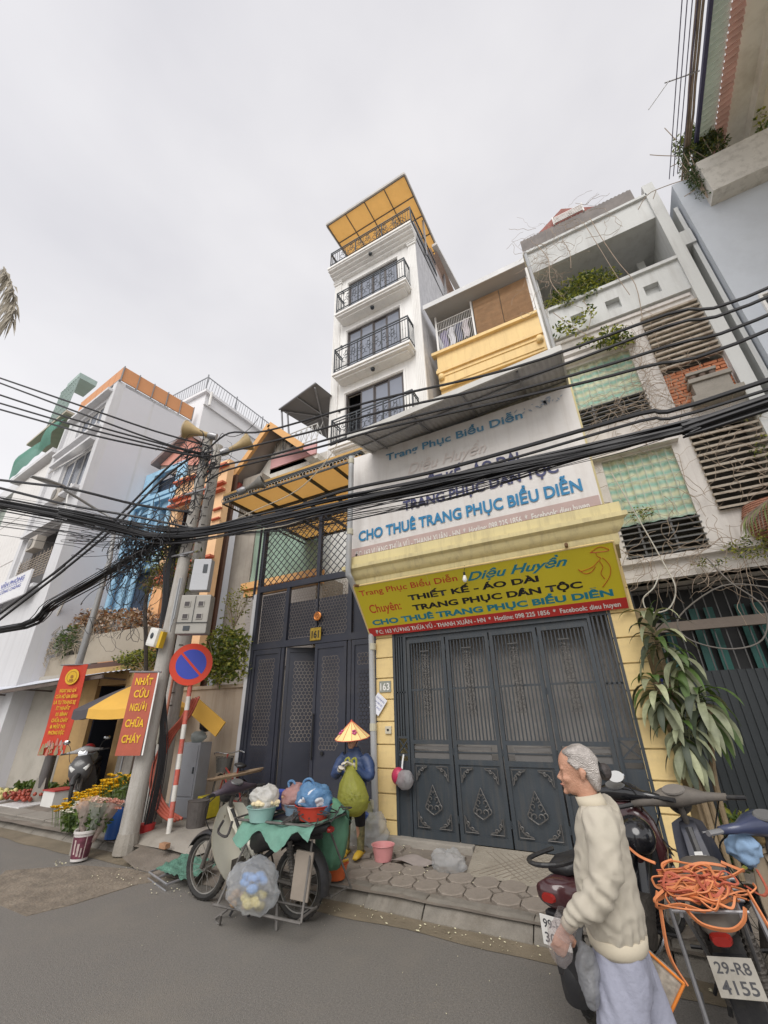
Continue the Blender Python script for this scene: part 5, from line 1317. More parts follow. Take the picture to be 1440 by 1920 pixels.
for i in range(9): br.box(-3.9, -1.05, -0.02, 0.0, 6.25 + i * 0.10, 6.275 + i * 0.10)
for i in range(10): br.box(-3.9 + i * 0.31, -3.87 + i * 0.31, -0.03, -0.021, 6.2, 7.2)
br.build('balcony_grille', mat('grille_tan', (0.35, 0.29, 0.23), 0.6), gh2)
for i, (x, z) in enumerate(((-2.6, 7.35), (-1.95, 9.2))):
    a = thing('aircon_unit', ('pale air conditioner unit in the shaded balcony of the grey house', 'small white air conditioner below the open sash window')[i], 'air conditioner', tuple(GM @ Vector((x, -0.1, z))), rot=rotm('Z', -5.1))
    B().box(x - 0.38, x + 0.38, -0.25, 0.05, z, z + 0.52).build('case', mat('aircon_cream', (0.45, 0.41, 0.36), 0.6), a, bevel=0.02)
    MB(GM @ T(x - 0.08, -0.255, z + 0.26) @ rotm('X', 90)).lathe([(0.2, 0), (0.2, 0.015), (0.05, 0.02)], 16).build('fan_grille', mat('fan_grey', (0.2, 0.19, 0.18), 0.7), a)
pipe = B(); pipe.tube([(-0.9, -0.15, 9.6), (-0.85, -0.15, 9.0), (-0.7, -0.12, 8.5)], 0.03, 6); pipe.build('window_pipe', m_white, gh2)
sgn = thing('shop_sign', 'white shop sign with blurred blue print on the grey house', 'sign', tuple(GM @ Vector((-2.7, -0.3, 5.9))), rot=rotm('Z', -5.1))
B().box(-4.6, -1.15, -0.34, -0.28, 5.45, 6.32).build('panel', mat('sign_white', (0.72, 0.72, 0.74), 0.5, 0.03), sgn)
SGM = GM @ Matrix(((1, 0, 0, 0), (0, 0, -1, -0.345), (0, 1, 0, 0), (0, 0, 0, 1)))
MB(SGM).lathe([(0.0, 0.002), (0.19, 0.002)], 20, (-4.15, 5.98, 0), cap=False).build('logo', mat('logo_blue', (0.22, 0.34, 0.50), 0.5, 0.3, 12), sgn)
MB(SGM).box(-3.8, -1.6, 5.98, 6.0, 0.001, 0.003).build('print_bar', mat('bar_blue', (0.3, 0.33, 0.6), 0.5), sgn)
text('VĂN PHÒNG', sgn, mat('letters_indigo', (0.12, 0.14, 0.42), 0.5), -3.8, -1.6, 6.04, 6.2, SGM, bold=0.03)
text('CÔNG CHỨNG', sgn, mat('letters_indigo', (0.12, 0.14, 0.42), 0.5), -3.6, -1.7, 5.80, 5.92, SGM, bold=0.02)
# ---- white panelled house next to it
ph = thing('panelled_house', 'white house clad in vertical panels, green tarpaulin on its roof', 'house', tuple(GM @ Vector((-6, 0, 0))), rot=rotm('Z', -5.1))
m_wp = mat('white_cladding', (0.72, 0.70, 0.68), 0.6, 0.05, 1.5, 0.1, 30, dirt=(0.48, 0.46, 0.43), da=0.4, dsc=1)
B().box(-9.0, -4.4, 0.05, 4, 0, 12.3).build('wall', m_wp, ph)
o0 = None
for i in range(11):
    for j in range(5):
        l = Vector((-8.95 + i * 0.405 + 6, -0.03, 0.6 + j * 2.3)); s = (1, 1, 1)
        if o0 is None: o0 = MB().box(0, 0.39, 0, 0.07, 0, 2.26).build('cladding_panel', m_wp, ph, world=False, bevel=0.008); o0.location = l
        else: inst(o0, 'cladding_panel', ph, l)
f = B(); f.box(-9.1, -4.3, -0.3, 0.4, 12.3, 12.5).box(-4.62, -4.38, -0.1, 0.049, 0, 12.3).box(-4.37, -4.2, -0.12, -0.001, 0, 13.6); f.build('fascia', m_lgrey, ph)
B().box(-8.9, -4.6, 0.5, 3.5, 12.5, 13.4).build('roof_room', mat('roof_room', (0.5, 0.48, 0.42), 0.8), ph)
tp_ = MB(GM); tp_.grid(lambda u, v: (-9.2 + 4.6 * u, -0.35 - 0.35 * math.sin(PI * v) * (0.5 + 0.5 * math.sin(u * 9)) + 0.3 * v, 12.45 + 1.75 * v + 0.35 * u + 0.06 * math.sin(u * 23)), 40, 10)
tag(tp_.build('tarpaulin', sheer('netting_green', (0.20, 0.42, 0.34), 0.15, 0.8), None, smooth=True), 'bulging green safety netting on the roof of the panelled house', 'netting')
B().box(-9.0, -4.4, -0.3, 2.5, 14.5, 14.62).build('roof_slab', mat('slab_tan', (0.42, 0.38, 0.30), 0.8), ph)
gs = B(); gs.box(-6.4, -5.0, -0.2, 0.6, 17.0, 17.3)
for i in range(9): gs.bar((-7.0 + i * 0.25, -0.2, 14.6), (-6.8 + i * 0.25, -0.2, 17.0), 0.05)
for i in range(6): gs.bar((-7.0, -0.2, 15 + i * 0.4), (-4.9, -0.2, 15 + i * 0.4), 0.035)
tag(gs.build('roof_scaffold', mat('scaffold_green', (0.33, 0.42, 0.39), 0.7, 0.1, 2)), 'green grey sheeted scaffold standing above the tarpaulin', 'scaffold')
B().box(-13.5, -9.3, 0.6, 5, 0, 13.0).build('far_house', mat('far_grey_green', (0.30, 0.34, 0.30), 0.85, 0.08, 1), None)
fh = bpy.data.objects['far_house']; tag(fh, 'grey green house beyond the panelled one at the left picture edge', 'house')
B().box(-13.7, -9.2, 0.2, 0.59, 12.4, 13.1).build('roof_edge', m_lgrey, fh)
# ---- second pale building with roof railing behind
rb_ = thing('railed_house', 'pale house with a wire railing round its roof, behind the orange parapet', 'house', (-17, 12, 0))
MB().box(-20, -15.0, 9.75, 15.5, 0, 15.9).box(-20, -14.85, 9.6, 15.5, 15.9, 16.05).box(-15.0, -14.9, 9.7, 15.4, 15.2, 15.4).build('wall', mat('railed_wall', (0.74, 0.74, 0.76), 0.8, 0.03, 0.6), rb_)
r_ = MB()
for z in (16.1, 16.85): r_.bar((-14.95, 9.65, z), (-14.95, 15.4, z), 0.04); r_.bar((-14.95, 9.65, z), (-19.5, 9.65, z), 0.04)
for i in range(36): r_.bar((-14.95, 9.65 + i * 0.16, 16.1), (-14.95, 9.73 + i * 0.16, 16.85), 0.018)
for i in range(26): r_.bar((-14.95 - i * 0.17, 9.65, 16.1), (-15.0 - i * 0.17, 9.65, 16.85), 0.018)
for y in (9.65, 11.5, 13.4, 15.4): r_.bar((-14.95, y, 16.0), (-14.95, y, 17.0), 0.05)
r_.build('railing', mat('rail_grey', (0.30, 0.31, 0.33), 0.5), rb_)
MB().tube([(-14.8, 9.9, 16.0), (-14.8, 9.9, 15.2)], 0.06, 8).build('downpipe', m_white, rb_)
# ---- blue house
bu = thing('blue_house', 'narrow sky blue house with arches behind the utility poles', 'house', (-14.2, 8.2, 0))
m_blu = mat('sky_blue_paint', (0.32, 0.53, 0.70), 0.8, 0.1, 1.5, 0.1, 30, dirt=(0.16, 0.29, 0.42), da=0.5, dsc=2)
w_ = MB(); wallm(w_, -15.4, -12.9, 0, 10.6, 8.2, 8.45, [(-15.0, -14.3, 7.2, 8.7), (-13.9, -13.2, 7.2, 8.7), (-14.9, -13.4, 4.3, 6.4), (-14.8, -13.4, 9.5, 10.4)])
w_.box(-15.4, -12.9, 9.2, 9.3, 0, 10.6).build('wall', m_blu, bu)
for (x, z) in ((-14.65, 8.7), (-13.55, 8.7)): MB(T(x, 8.16, z) @ rotm('X', 90)).lathe([(0.33, -0.03), (0.44, -0.03), (0.44, 0.05), (0.33, 0.05), (0.33, -0.03)], 14, a0=0, a1=PI, cap=False).build('arch', m_blu, bu)
tr = MB()
for z in (6.7, 8.95, 9.15, 4.1): tr.box(-15.5, -12.85, 8.0, 8.199, z, z + 0.12)
for x in (-15.3, -14.1, -13.0): tr.lathe([(0.10, 4.2), (0.09, 6.6)], 10, (x, 8.0, 0)); tr.lathe([(0.10, 6.9), (0.08, 8.9)], 10, (x, 8.0, 0)); tr.box(x - 0.16, x + 0.16, 7.85, 8.15, 6.5, 6.68)
for i in range(9): tr.lathe([(0.03, 0), (0.06, 0.15), (0.03, 0.35), (0.05, 0.5)], 8, (-15.2 + i * 0.27, 8.05, 6.82))
tr.build('column', m_blu, bu)
MB().box(-15.35, -12.95, 8.6, 8.65, 4.0, 10.4).build('dark_opening', mat('blue_dark', (0.05, 0.07, 0.11), 0.6), bu)
sh = MB()
for i in range(10): sh.box(-13.3, -12.95, 8.1, 8.19, 4.4 + i * 0.2, 4.5 + i * 0.2)
sh.build('shutter', mat('shutter_blue', (0.10, 0.18, 0.32), 0.6), bu)
# ---- orange house
oh = thing('orange_house', 'peach orange house with red lines and a gabled red roof behind the poles', 'house', (-11.6, 8.0, 0))
m_pea = mat('peach_paint', (0.76, 0.42, 0.20), 0.8, 0.08, 1.5, 0.1, 30, dirt=(0.5, 0.22, 0.1), da=0.4, dsc=2, streak=True)
m_pea2 = mat('peach_light', (0.78, 0.50, 0.28), 0.8, 0.08, 1.5, 0.1, 30)
m_redl = mat('red_line_paint', (0.50, 0.13, 0.07), 0.7, 0.1, 3)
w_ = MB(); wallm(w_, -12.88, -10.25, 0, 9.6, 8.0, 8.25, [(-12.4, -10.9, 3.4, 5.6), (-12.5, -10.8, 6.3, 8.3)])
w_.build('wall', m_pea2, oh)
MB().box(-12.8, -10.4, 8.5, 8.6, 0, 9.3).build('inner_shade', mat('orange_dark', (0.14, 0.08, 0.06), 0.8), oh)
c_ = MB(); c_.add([(-12.95, 7.9, 2.6), (-12.15, 7.9, 2.6), (-12.3, 7.9, 5.4), (-12.75, 7.9, 5.6), (-12.95, 8.3, 2.6), (-12.15, 8.3, 2.6), (-12.3, 8.3, 5.4), (-12.75, 8.3, 5.6)], [(0, 1, 2, 3), (7, 6, 5, 4), (0, 4, 5, 1), (1, 5, 6, 2), (2, 6, 7, 3), (3, 7, 4, 0)])
c_.box(-12.0, -11.75, 7.85, 8.2, 2.6, 5.4); c_.build('column', m_pea, oh)
rl = MB()
for z in (5.6, 5.75, 6.05, 8.35, 8.6, 9.3): rl.box(-12.9, -10.2, 7.82, 7.999, z, z + 0.07)
for z in (7.0, 7.35, 7.7): rl.box(-10.6, -10.2, 7.9, 7.999, z, z + 0.04)
for i in range(9): rl.box(-12.7 + i * 0.28, -12.66 + i * 0.28, 7.9, 7.96, 5.8, 6.05)
rl.build('red_line', m_redl, oh)
rf = MB()
for dz in (0.0, -0.14):
    rf.add([(-14.95, 8.0, 11.0 + dz), (-13.1, 8.0, 11.9 + dz), (-13.1, 9.4, 11.9 + dz), (-14.95, 9.4, 11.0 + dz)], [(0, 1, 2, 3)]); rf.add([(-10.6, 8.0, 10.0 + dz), (-13.1, 8.0, 11.9 + dz), (-13.1, 9.4, 11.9 + dz), (-10.6, 9.4, 10.0 + dz)], [(0, 1, 2, 3)])
rf.add([(-14.95, 8.0, 10.86), (-14.95, 8.0, 11.0), (-13.1, 8.0, 11.9), (-13.1, 8.0, 11.76)], [(0, 1, 2, 3)]); rf.add([(-10.6, 8.0, 9.86), (-10.6, 8.0, 10.0), (-13.1, 8.0, 11.9), (-13.1, 8.0, 11.76)], [(0, 1, 2, 3)])
rf.build('roof', mat('roof_taupe', (0.26, 0.21, 0.20), 0.8, 0.2, 3), oh)
MB().add([(-14.7, 8.25, 10.9), (-10.9, 8.25, 9.7), (-13.1, 8.25, 11.75)], [(0, 1, 2)]).build('gable', mat('salmon_paint', (0.62, 0.28, 0.22), 0.8, 0.1, 2), oh)
MB().add([(-14.7, 8.3, 10.5), (-10.9, 8.3, 9.4), (-10.9, 8.3, 9.7), (-14.7, 8.3, 10.95)], [(0, 1, 2, 3)]).build('gable_base', mat('stained_band', (0.30, 0.24, 0.20), 0.9, 0.2, 3), oh)
MB().box(-12.95, -10.2, 6.9, 7.99, 2.95, 3.15).build('tiled_band', mat('tile_band', (0.55, 0.26, 0.12), 0.8, 0.2, 8, 0.3, 30, wave=('X', 18, 0)), oh)
# ---- concrete terraces and the heap of dry creeper on the roofs
lw = thing('low_terrace', 'low beige concrete terrace parapet behind the grey lamp post', 'wall', (-13.5, 7.0, 3))
MB().box(-13.9, -11.0, 6.9, 7.1, 3.15, 3.95).box(-19, -13.9, 6.85, 7.05, 2.75, 3.45).box(-19, -11.0, 7.1, 8.2, 2.9, 3.1).build('parapet', mat('terrace_beige', (0.40, 0.35, 0.28), 0.9, 0.08, 2, 0.2, 30, dirt=(0.27, 0.23, 0.17), da=0.5, dsc=2), lw)
MB().box(-22, -15.0, 7.0, 7.2, 3.45, 3.95).build('upper_band', m_conc, lw)
hp = MB(); g = random.Random(3)
m_d1 = leafmat('leaf_rust', (0.22, 0.095, 0.035), 0.15); m_d2 = leafmat('leaf_tan', (0.36, 0.24, 0.15), 0.15); m_d3 = leafmat('leaf_bleached', (0.50, 0.40, 0.33), 0.15)
for k in range(13):
    t = k / 12; x = -22 + 9.5 * t; z = 4.9 - 0.9 * abs(t - 0.45) - 0.25 * t
    leaves(hp, (x, 7.5, z), (0.8, 0.45, 0.6), 900, 0.10, g, flat=-0.3, el=1.4)
tag(hp.build('dry_creeper_heap', [m_d2, m_d1, m_d3]), 'heap of rusty dry creeper leaves along the low roofs at left', 'creeper', kind='stuff')
MB().box(-21, -12.6, 7.3, 8.0, 3.2, 4.4).build('shed_wall', mat('shed_grey', (0.24, 0.22, 0.20), 0.9, 0.2, 2, 0.3), lw)
hr = MB(); g = random.Random(9)
for _ in range(120):
    p = Vector((g.uniform(-18.5, -13.5), 6.8, g.uniform(3.5, 4.2))); hr.tube([p, p + Vector((g.uniform(-0.6, 0.6), -0.05, g.uniform(-0.2, 0.3))), p + Vector((g.uniform(-1, 1), -0.1, g.uniform(-0.5, 0.2)))], 0.008, 4)
tag(hr.build('dry_stems', mat('stem_straw', (0.32, 0.27, 0.20), 0.9, 0.2, 5)), 'tangle of straw coloured stems hanging over the terrace edge', 'stems', kind='stuff')
gp = MB(); leaves(gp, (-14.6, 6.75, 3.9), (0.6, 0.2, 0.45), 700, 0.13, g, el=3)
tag(gp.build('terrace_plant', [m_lf3, m_lgd, m_lgr]), 'dark green plant on the terrace behind the lamp post', 'plant')
MB().tube([(-16.2, 6.7, 3.3), (-15.3, 6.7, 5.4)], 0.035, 6).build('leaning_pole', mat('pole_pale', (0.5, 0.47, 0.42), 0.7), None)
tag(bpy.data.objects['leaning_pole'], 'thin pale pole leaning against the dry creeper heap', 'pole')
# ---- roadside shop front
sf = thing('roadside_shop', 'low roadside shop with dark doorway between ochre piers', 'shop', (-11.5, 6.7, 0.1))
m_shw = mat('shop_wall_grey', (0.42, 0.39, 0.34), 0.9, 0.08, 1, 0.15, 25, dirt=(0.23, 0.21, 0.17), da=0.5, dsc=1.2)
MB().box(-24, -13.3, 6.75, 7.0, 0, 2.9).build('wall', m_shw, sf)
m_ocr = mat('ochre_render', (0.46, 0.30, 0.13), 0.85, 0.15, 1.5, 0.2, 25, dirt=(0.30, 0.19, 0.09), da=0.6, dsc=2.5)
MB().box(-13.0, -12.1, 6.6, 7.0, 0.05, 2.75).box(-10.9, -10.35, 6.6, 7.0, 0.05, 2.75).box(-13.0, -9.9, 6.62, 7.0, 2.5, 2.95).build('pier', m_ocr, sf)
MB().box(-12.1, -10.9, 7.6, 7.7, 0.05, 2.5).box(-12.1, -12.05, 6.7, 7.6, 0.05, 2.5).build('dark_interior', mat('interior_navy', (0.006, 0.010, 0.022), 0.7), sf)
MB().box(-10.33, -9.78, 6.45, 7.0, 0.05, 2.3).build('concrete_pier', mat('pier_grey', (0.38, 0.35, 0.31), 0.9, 0.2, 2, 0.3, 25, dirt=(0.17, 0.15, 0.12), da=0.7, dsc=2, streak=True), sf)
MB().box(-13.25, -13.1, 6.5, 6.6, 0.05, 2.7).build('door_post', mat('post_burnt', (0.07, 0.06, 0.05), 0.8, 0.4, 5), sf)
o0 = None; bm_ = mat('brick_red', (0.30, 0.10, 0.06), 0.9, 0.25, 6, 0.3)
for i in range(26):
    for j in range(2):
        l = Vector((-9.75 + j * 0.09 - (0.04 if i % 2 else 0), 6.5, 0.12 + i * 0.075)) - Vector((-11.5, 6.7, 0.1))
        if o0 is None: o0 = MB().box(0, 0.085, 0, 0.2, 0, 0.065).build('brick', bm_, sf, world=False); o0.location = l
        else: inst(o0, 'brick', sf, l)
aw2 = thing('sheet_awning', 'long pale sheet awning over the shop wall at the left edge', 'awning', (-13.5, 6.4, 2.8))
a_ = MB(); a_.grid(lambda u, v: (-21 + 10.3 * u, 5.9 + 0.85 * v, 2.32 + 0.38 * u + 0.40 * v * (1 - 0.6 * u) + 0.012 * math.sin(v * 2 * PI * 7)), 12, 42)
a_.build('roof_sheet', mat('awning_white', (0.60, 0.62, 0.68), 0.5, 0.08, 2), aw2, recalc=False)
e = MB(); e.bar((-21, 5.9, 2.27), (-10.7, 5.9, 2.62), 0.04, 0.08)
for i in range(6): x = -20 + i * 1.8; e.bar((x, 5.9, 2.28 + 0.034 * (x + 21)), (x, 6.75, 2.25 + 0.034 * (x + 21)), 0.04)
e.build('frame', mat('wood_brown', (0.13, 0.10, 0.085), 0.8, 0.3, 3), aw2)
MB().box(-13.2, -11.1, 6.75, 7.15, 2.96, 3.1).build('fascia_board', mat('board_maroon', (0.11, 0.06, 0.05), 0.8), sf)
um = thing('market_umbrella', 'yellow and charcoal market umbrella beside the leaning red placard', 'umbrella', (-9.7, 6.0, 0.1))
m_uy = mat('umbrella_yellow', (0.78, 0.45, 0.08), 0.8, 0.06, 2, 0.1); m_ub = mat('umbrella_charcoal', (0.075, 0.07, 0.08), 0.8, 0.1, 2, 0.1)
Cc = Vector((-9.5, 6.05, 2.42)); rr = 1.5
for k in range(8):
    a0 = k * PI / 4; a1 = a0 + PI / 4; s = MB()
    def pt(a, t, dz=0):
        e_ = Cc + Vector((math.cos(a) * rr * t, math.sin(a) * rr * 0.62 * t, -0.50 * t ** 1.25)); e_.z += dz; return e_
    s.grid(lambda u, v: pt(a0 + (a1 - a0) * u, max(0.01, v) * (1 - 0.05 * math.sin(PI * u)), -0.06 * math.sin(PI * u) * v), 6, 8)
    s.grid(lambda u, v: pt(a0 + (a1 - a0) * u, (1 - 0.05 * math.sin(PI * u)), -0.06 * math.sin(PI * u) - 0.17 * v), 6, 1)
    s.build('canopy_panel', m_uy if k in (6, 7, 0, 1) else m_ub, um, smooth=True, recalc=False)
MB().tube([Cc, (-9.5, 6.05, 0.12)], 0.022, 8).build('pole', m_steel, um)
# yellow plastic flap hanging right of the sign post
yf = MB(); yf.box(-0.36, 0.36, -0.02, 0.02, -0.14, 0.14, M=T(-7.05, 5.95, 1.72) @ rotm('Z', 20) @ rotm('Y', 34))
yf2 = tag(yf.build('yellow_flap', m_uy, bevel=0.01), 'yellow fabric flap tilted behind the red and white sign post', 'flap')
# ---- plastered courtyard wall with bush
cw = MB(); cw.box(-9.5, -6.79, 6.55, 6.75, 0.05, 2.25); cw.box(-9.55, -6.79, 6.5, 6.8, 2.25, 2.32)
tag(cw.build('courtyard_wall', mat('plaster_beige', (0.45, 0.365, 0.28), 0.9, 0.08, 1.2, 0.2, 20, dirt=(0.27, 0.18, 0.11), da=0.6, dsc=1.6, streak=True), bevel=0.01), 'plain beige plaster wall under the bush left of the navy gate', 'wall')
shrub('wall_bush', 'green bush overhanging the plaster wall left of the navy gate', (-7.45, 6.45, 2.85), (0.85, 0.40, 0.62), 4200, 0.085, [m_lgd, m_lf2, m_lf1])
shrub('thin_branches', 'sparse leafy branches in front of the grey ribbed shutter', (-7.3, 6.5, 3.9), (0.5, 0.3, 0.5), 300, 0.07, [m_lf2, m_lf1, m_lf1])
shrub('awning_creeper', 'dusty creeper spilling over the shop fascia between the posts', (-10.2, 6.6, 2.98), (1.7, 0.3, 0.28), 1800, 0.08, [m_lf1, m_lf3, m_lf2])
# ================================================================ UTILITY POLES AND CABLES
m_pol = mat('pole_concrete', (0.42, 0.40, 0.37), 0.9, 0.12, 3, 0.5, 45, dirt=(0.22, 0.19, 0.15), da=0.6, dsc=3, streak=True)
def conc_pole(name, label, base, top, r0, r1, marks=0):
    t = thing(name, label, 'utility pole', base, group='twin concrete utility poles')
    b = Vector(base); e = Vector(top)
    MB().tube([b.lerp(e, i / 8) for i in range(9)], [r0 + (r1 - r0) * i / 8 for i in range(9)], 16).build('shaft', m_pol, t, smooth='auto')
    s = MB()
    for i in range(marks):
        p = b.lerp(e, 0.25 + 0.72 * i / marks); r = (r0 + (r1 - r0) * (0.25 + 0.72 * i / marks)) * 1.0
        a = -PI / 2 + 0.65; s.box(-0.035, 0.035, -0.004, 0.006, -0.01, 0.01, M=T(p.x + r * math.cos(a), p.y + r * math.sin(a), p.z) @ rotm('Z', 37))
    if marks: s.build('step_hole', mat('hole_dark', (0.10, 0.09, 0.08), 0.9), t)
    return t
pA = conc_pole('utility_pole', 'front concrete utility pole carrying the leaning red placard', (-6.80, 4.66, 0.05), (-6.75, 4.66, 7.1), 0.135, 0.088, 0)
pB = conc_pole('utility_pole', 'rear concrete utility pole standing against the wall side of its twin', (-7.20, 5.3, 0.1), (-7.20, 5.25, 7.4), 0.15, 0.105, 26)
ft = MB(); ft.lathe([(0.16, 0), (0.155, 0.12), (0.135, 0.25)], 14, (-6.80, 4.66, 0.02)); ft.build('footing', m_conc, pA, bevel=0.01)
cp_ = MB()
for (z) in (4.4, 5.7, 6.6): cp_.lathe([(0.125, 0), (0.125, 0.05)], 14, (-6.77, 4.66, z)); cp_.bar((-6.95, 4.52, z + 0.02), (-6.45, 4.60, z + 0.05), 0.03)
cp_.build('clamp', m_steel, pA)
sgp = MB()
def horn(name, label, c, d, L=0.42, R_=0.19, m=None):
    d = Vector(d).normalized(); q = d.to_track_quat('Z', 'Y').to_matrix().to_4x4(); M = T(*c) @ q
    t = thing(name, label, 'loudspeaker', c)
    o = MB(M); pr = [(0.035, -0.1), (0.05, -0.02), (0.055, 0.04), (0.07, 0.12), (0.10, 0.22), (0.15, 0.32), (R_, L)]
    o.lathe(pr, 22, cap=False); o.lathe([(r - 0.008, z) for r, z in pr], 22, cap=False); o.lathe([(R_ + 0.008, L), (R_ + 0.008, L + 0.015), (R_ - 0.012, L + 0.012)], 22, cap=False)
    o.build('bell', m, t, smooth=True, recalc=False)
    MB(M).lathe([(0.0, 0.10), (0.03, 0.12), (0.045, 0.25), (0.0, 0.28)], 12).build('phase_plug', mat('horn_white', (0.7, 0.66, 0.56), 0.5), t, smooth=True)
    MB(M).lathe([(0.0, -0.24), (0.075, -0.23), (0.085, -0.1), (0.06, -0.05)], 14).build('driver', m_steel, t, smooth='auto')
    return t
m_horn = mat('horn_tan', (0.46, 0.34, 0.17), 0.5, 0.08, 3, 0.05, 30, dirt=(0.3, 0.2, 0.1), da=0.4, dsc=4)
horn('horn_speaker', 'tan horn loudspeaker on the pole top pointing left and down', (-6.72, 4.55, 7.12), (-0.95, -0.75, 0.25), m=m_horn)
horn('horn_speaker', 'tan horn loudspeaker on the pole top seen from its side, facing right', (-6.22, 4.85, 6.75), (0.65, 0.55, 0.55), 0.40, 0.19, m_horn)
horn('horn_speaker', 'small grey horn loudspeaker low behind the pole above the canopy', (-6.3, 5.5, 6.15), (0.8, 0.3, 0.35), 0.34, 0.14, mat('horn_grey', (0.22, 0.21, 0.19), 0.6))
# electricity boxes
mb_ = thing('meter_box', 'grey four window electricity meter cabinet on the pole behind the round sign', 'meter box', (-5.88, 4.5, 2.9))
m_mb = mat('meter_beige', (0.33, 0.315, 0.285), 0.6, 0.08, 3, 0.05, 30, dirt=(0.3, 0.27, 0.23), da=0.5, dsc=4)
MM = T(-5.92, 4.42, 2.92) @ rotm('Z', 30)
MB(MM).box(-0.24, 0.24, 0, 0.2, 0, 0.62).build('case', m_mb, mb_, bevel=0.02)
MB(MM).box(-0.25, 0.25, -0.02, 0.0, 0.17, 0.175).box(-0.002, 0.002, -0.012, 0, 0.18, 0.6).box(-0.12, -0.02, -0.012, 0, 0.05, 0.12).build('door_gap', m_gated, mb_)
for (x, z) in ((-0.12, 0.47), (0.10, 0.47), (-0.12, 0.27), (0.10, 0.27)):
    o = MB(MM).box(x - 0.05, x + 0.05, -0.014, -0.001, z - 0.045, z + 0.045).build('window', mat('meter_frame', (0.38, 0.36, 0.33), 0.5), mb_)
    MB(MM).box(x - 0.038, x + 0.038, -0.019, -0.015, z - 0.034, z + 0.034).build('glass', mat('meter_glass', (0.06, 0.05, 0.05), 0.2), o)
b2 = thing('terminal_box', 'pale grey tall terminal box above the meter cabinet', 'box', (-6.0, 4.6, 3.65))
MB(T(-6.02, 4.5, 3.65) @ rotm('Z', 30)).box(-0.15, 0.15, 0, 0.16, 0, 0.55).build('case', mat('box_pale', (0.42, 0.43, 0.45), 0.5, 0.05), b2, bevel=0.015)
MB(T(-6.02, 4.5, 3.65) @ rotm('Z', 30)).box(0.03, 0.1, -0.01, 0, 0.3, 0.45).build('window', m_gated, b2)
wb = thing('white_junction_box', 'white rounded junction box with a yellow plate strapped to the front pole', 'box', (-6.85, 4.5, 2.8))
WMx = T(-6.83, 4.44, 2.80) @ rotm('Y', 12)
MB(WMx).box(-0.12, 0.12, -0.07, 0.07, 0, 0.30).build('case', mat('box_white', (0.66, 0.65, 0.62), 0.4, 0.05), wb, bevel=0.04)
MB(WMx).box(0.12, 0.19, -0.02, 0.06, 0.0, 0.26).build('plate', mat('plate_yellow', (0.62, 0.40, 0.03), 0.5), wb)
MB(WMx).sph((0.0, -0.075, 0.17), (0.04, 0.015, 0.05), 8, 6).build('knob', m_gated, wb)
st_ = MB()
for k in range(3): st_.box(-6.46 + 0.02 * k, -6.43 + 0.02 * k, 4.42, 4.44, 3.0 + k * 0.1, 3.9)
st_.build('conduit', m_pvc, pA)
# cables: single, countable ones
def cable(label, P, r, group=None, name='cable', ext=True):
    P = [Vector(p) for p in P]
    if ext:
        d = (P[0] - P[1]).normalized(); P = [P[0] + d * 14] + P
    tag(MB().tube(smoothpath(P, 5), r, 6).build(name, m_cable), label, 'cable', group)
U = [[(-10.78, 2.1, 8.61), (-8.52, 2.9, 7.46), (-7.46, 3.9, 7.07), (-6.62, 4.6, 6.82)],
     [(-11.11, 2.2, 8.7), (-8.4, 3.0, 7.24), (-7.14, 4.0, 6.7), (-6.6, 4.6, 6.6)],
     [(-10.18, 2.1, 7.86), (-8.54, 3.0, 7.14), (-7.33, 4.0, 6.77), (-6.6, 4.6, 6.56)],
     [(-10.4, 2.2, 7.81), (-8.45, 3.0, 6.97), (-7.3, 4.0, 6.68), (-6.6, 4.6, 6.5)],
     [(-10.2, 2.2, 7.56), (-7.87, 3.0, 6.56), (-6.75, 4.2, 6.43), (-6.41, 4.6, 6.5)]]
LBU = ['topmost cable running from the left sky to the pole top', 'second cable from the top in the upper left sky', 'third cable from the top at left, joining the fourth', 'fourth cable from the top at left, joining the third', 'lowest of the five cables in the upper left sky']
for P, l in zip(U, LBU): cable(l, P, 0.018, 'cables from the left to the pole top')
Rr = [[(-6.6, 4.6, 6.75), (-6.04, 4.6, 6.93), (-4.87, 4.5, 6.48), (-2.53, 4.4, 6.1), (-0.45, 4.4, 5.74), (1.26, 4.4, 5.69), (2.5, 4.4, 5.6), (9, 4.4, 6.8)],
      [(-6.5, 4.6, 6.5), (-5.79, 4.6, 6.42), (-3.63, 4.5, 6.04), (-2.35, 4.4, 5.83), (-0.48, 4.4, 5.53), (1.21, 4.4, 5.53), (2.5, 4.4, 5.5), (9, 4.4, 6.7)],
      [(-6.5, 4.6, 6.2), (-5.88, 4.6, 6.14), (-4.54, 4.5, 5.87), (-2.54, 4.4, 5.61), (-0.51, 4.4, 5.37), (1.14, 4.4, 5.26), (2.5, 4.4, 5.3), (9, 4.4, 6.5)],
      [(-6.5, 4.6, 5.9), (-5.86, 4.6, 6.01), (-3.61, 4.5, 5.68), (-2.54, 4.4, 5.53), (-0.52, 4.4, 5.26), (0.85, 4.4, 5.1), (2.3, 4.4, 5.1), (9, 4.4, 6.4)]]
LBR = ['topmost heavy cable from the pole past the awning to the right edge', 'second heavy cable below the topmost one crossing the awning', 'third heavy cable crossing the awning from the pole', 'lowest of the four heavy cables crossing above the white banner']
for P, l in zip(Rr, LBR): cable(l, P, 0.019, 'heavy cables from the pole to the right', ext=False)
cable('heavy cable crossing the upper louvres just above the thick bundle', [(-4.4, 4.45, 4.62), (-3.09, 4.4, 4.66), (-1.74, 4.4, 4.55), (-0.64, 4.4, 4.53), (0.7, 4.4, 4.53), (1.8, 4.4, 4.50), (9, 4.4, 5.2)], 0.025, ext=False)
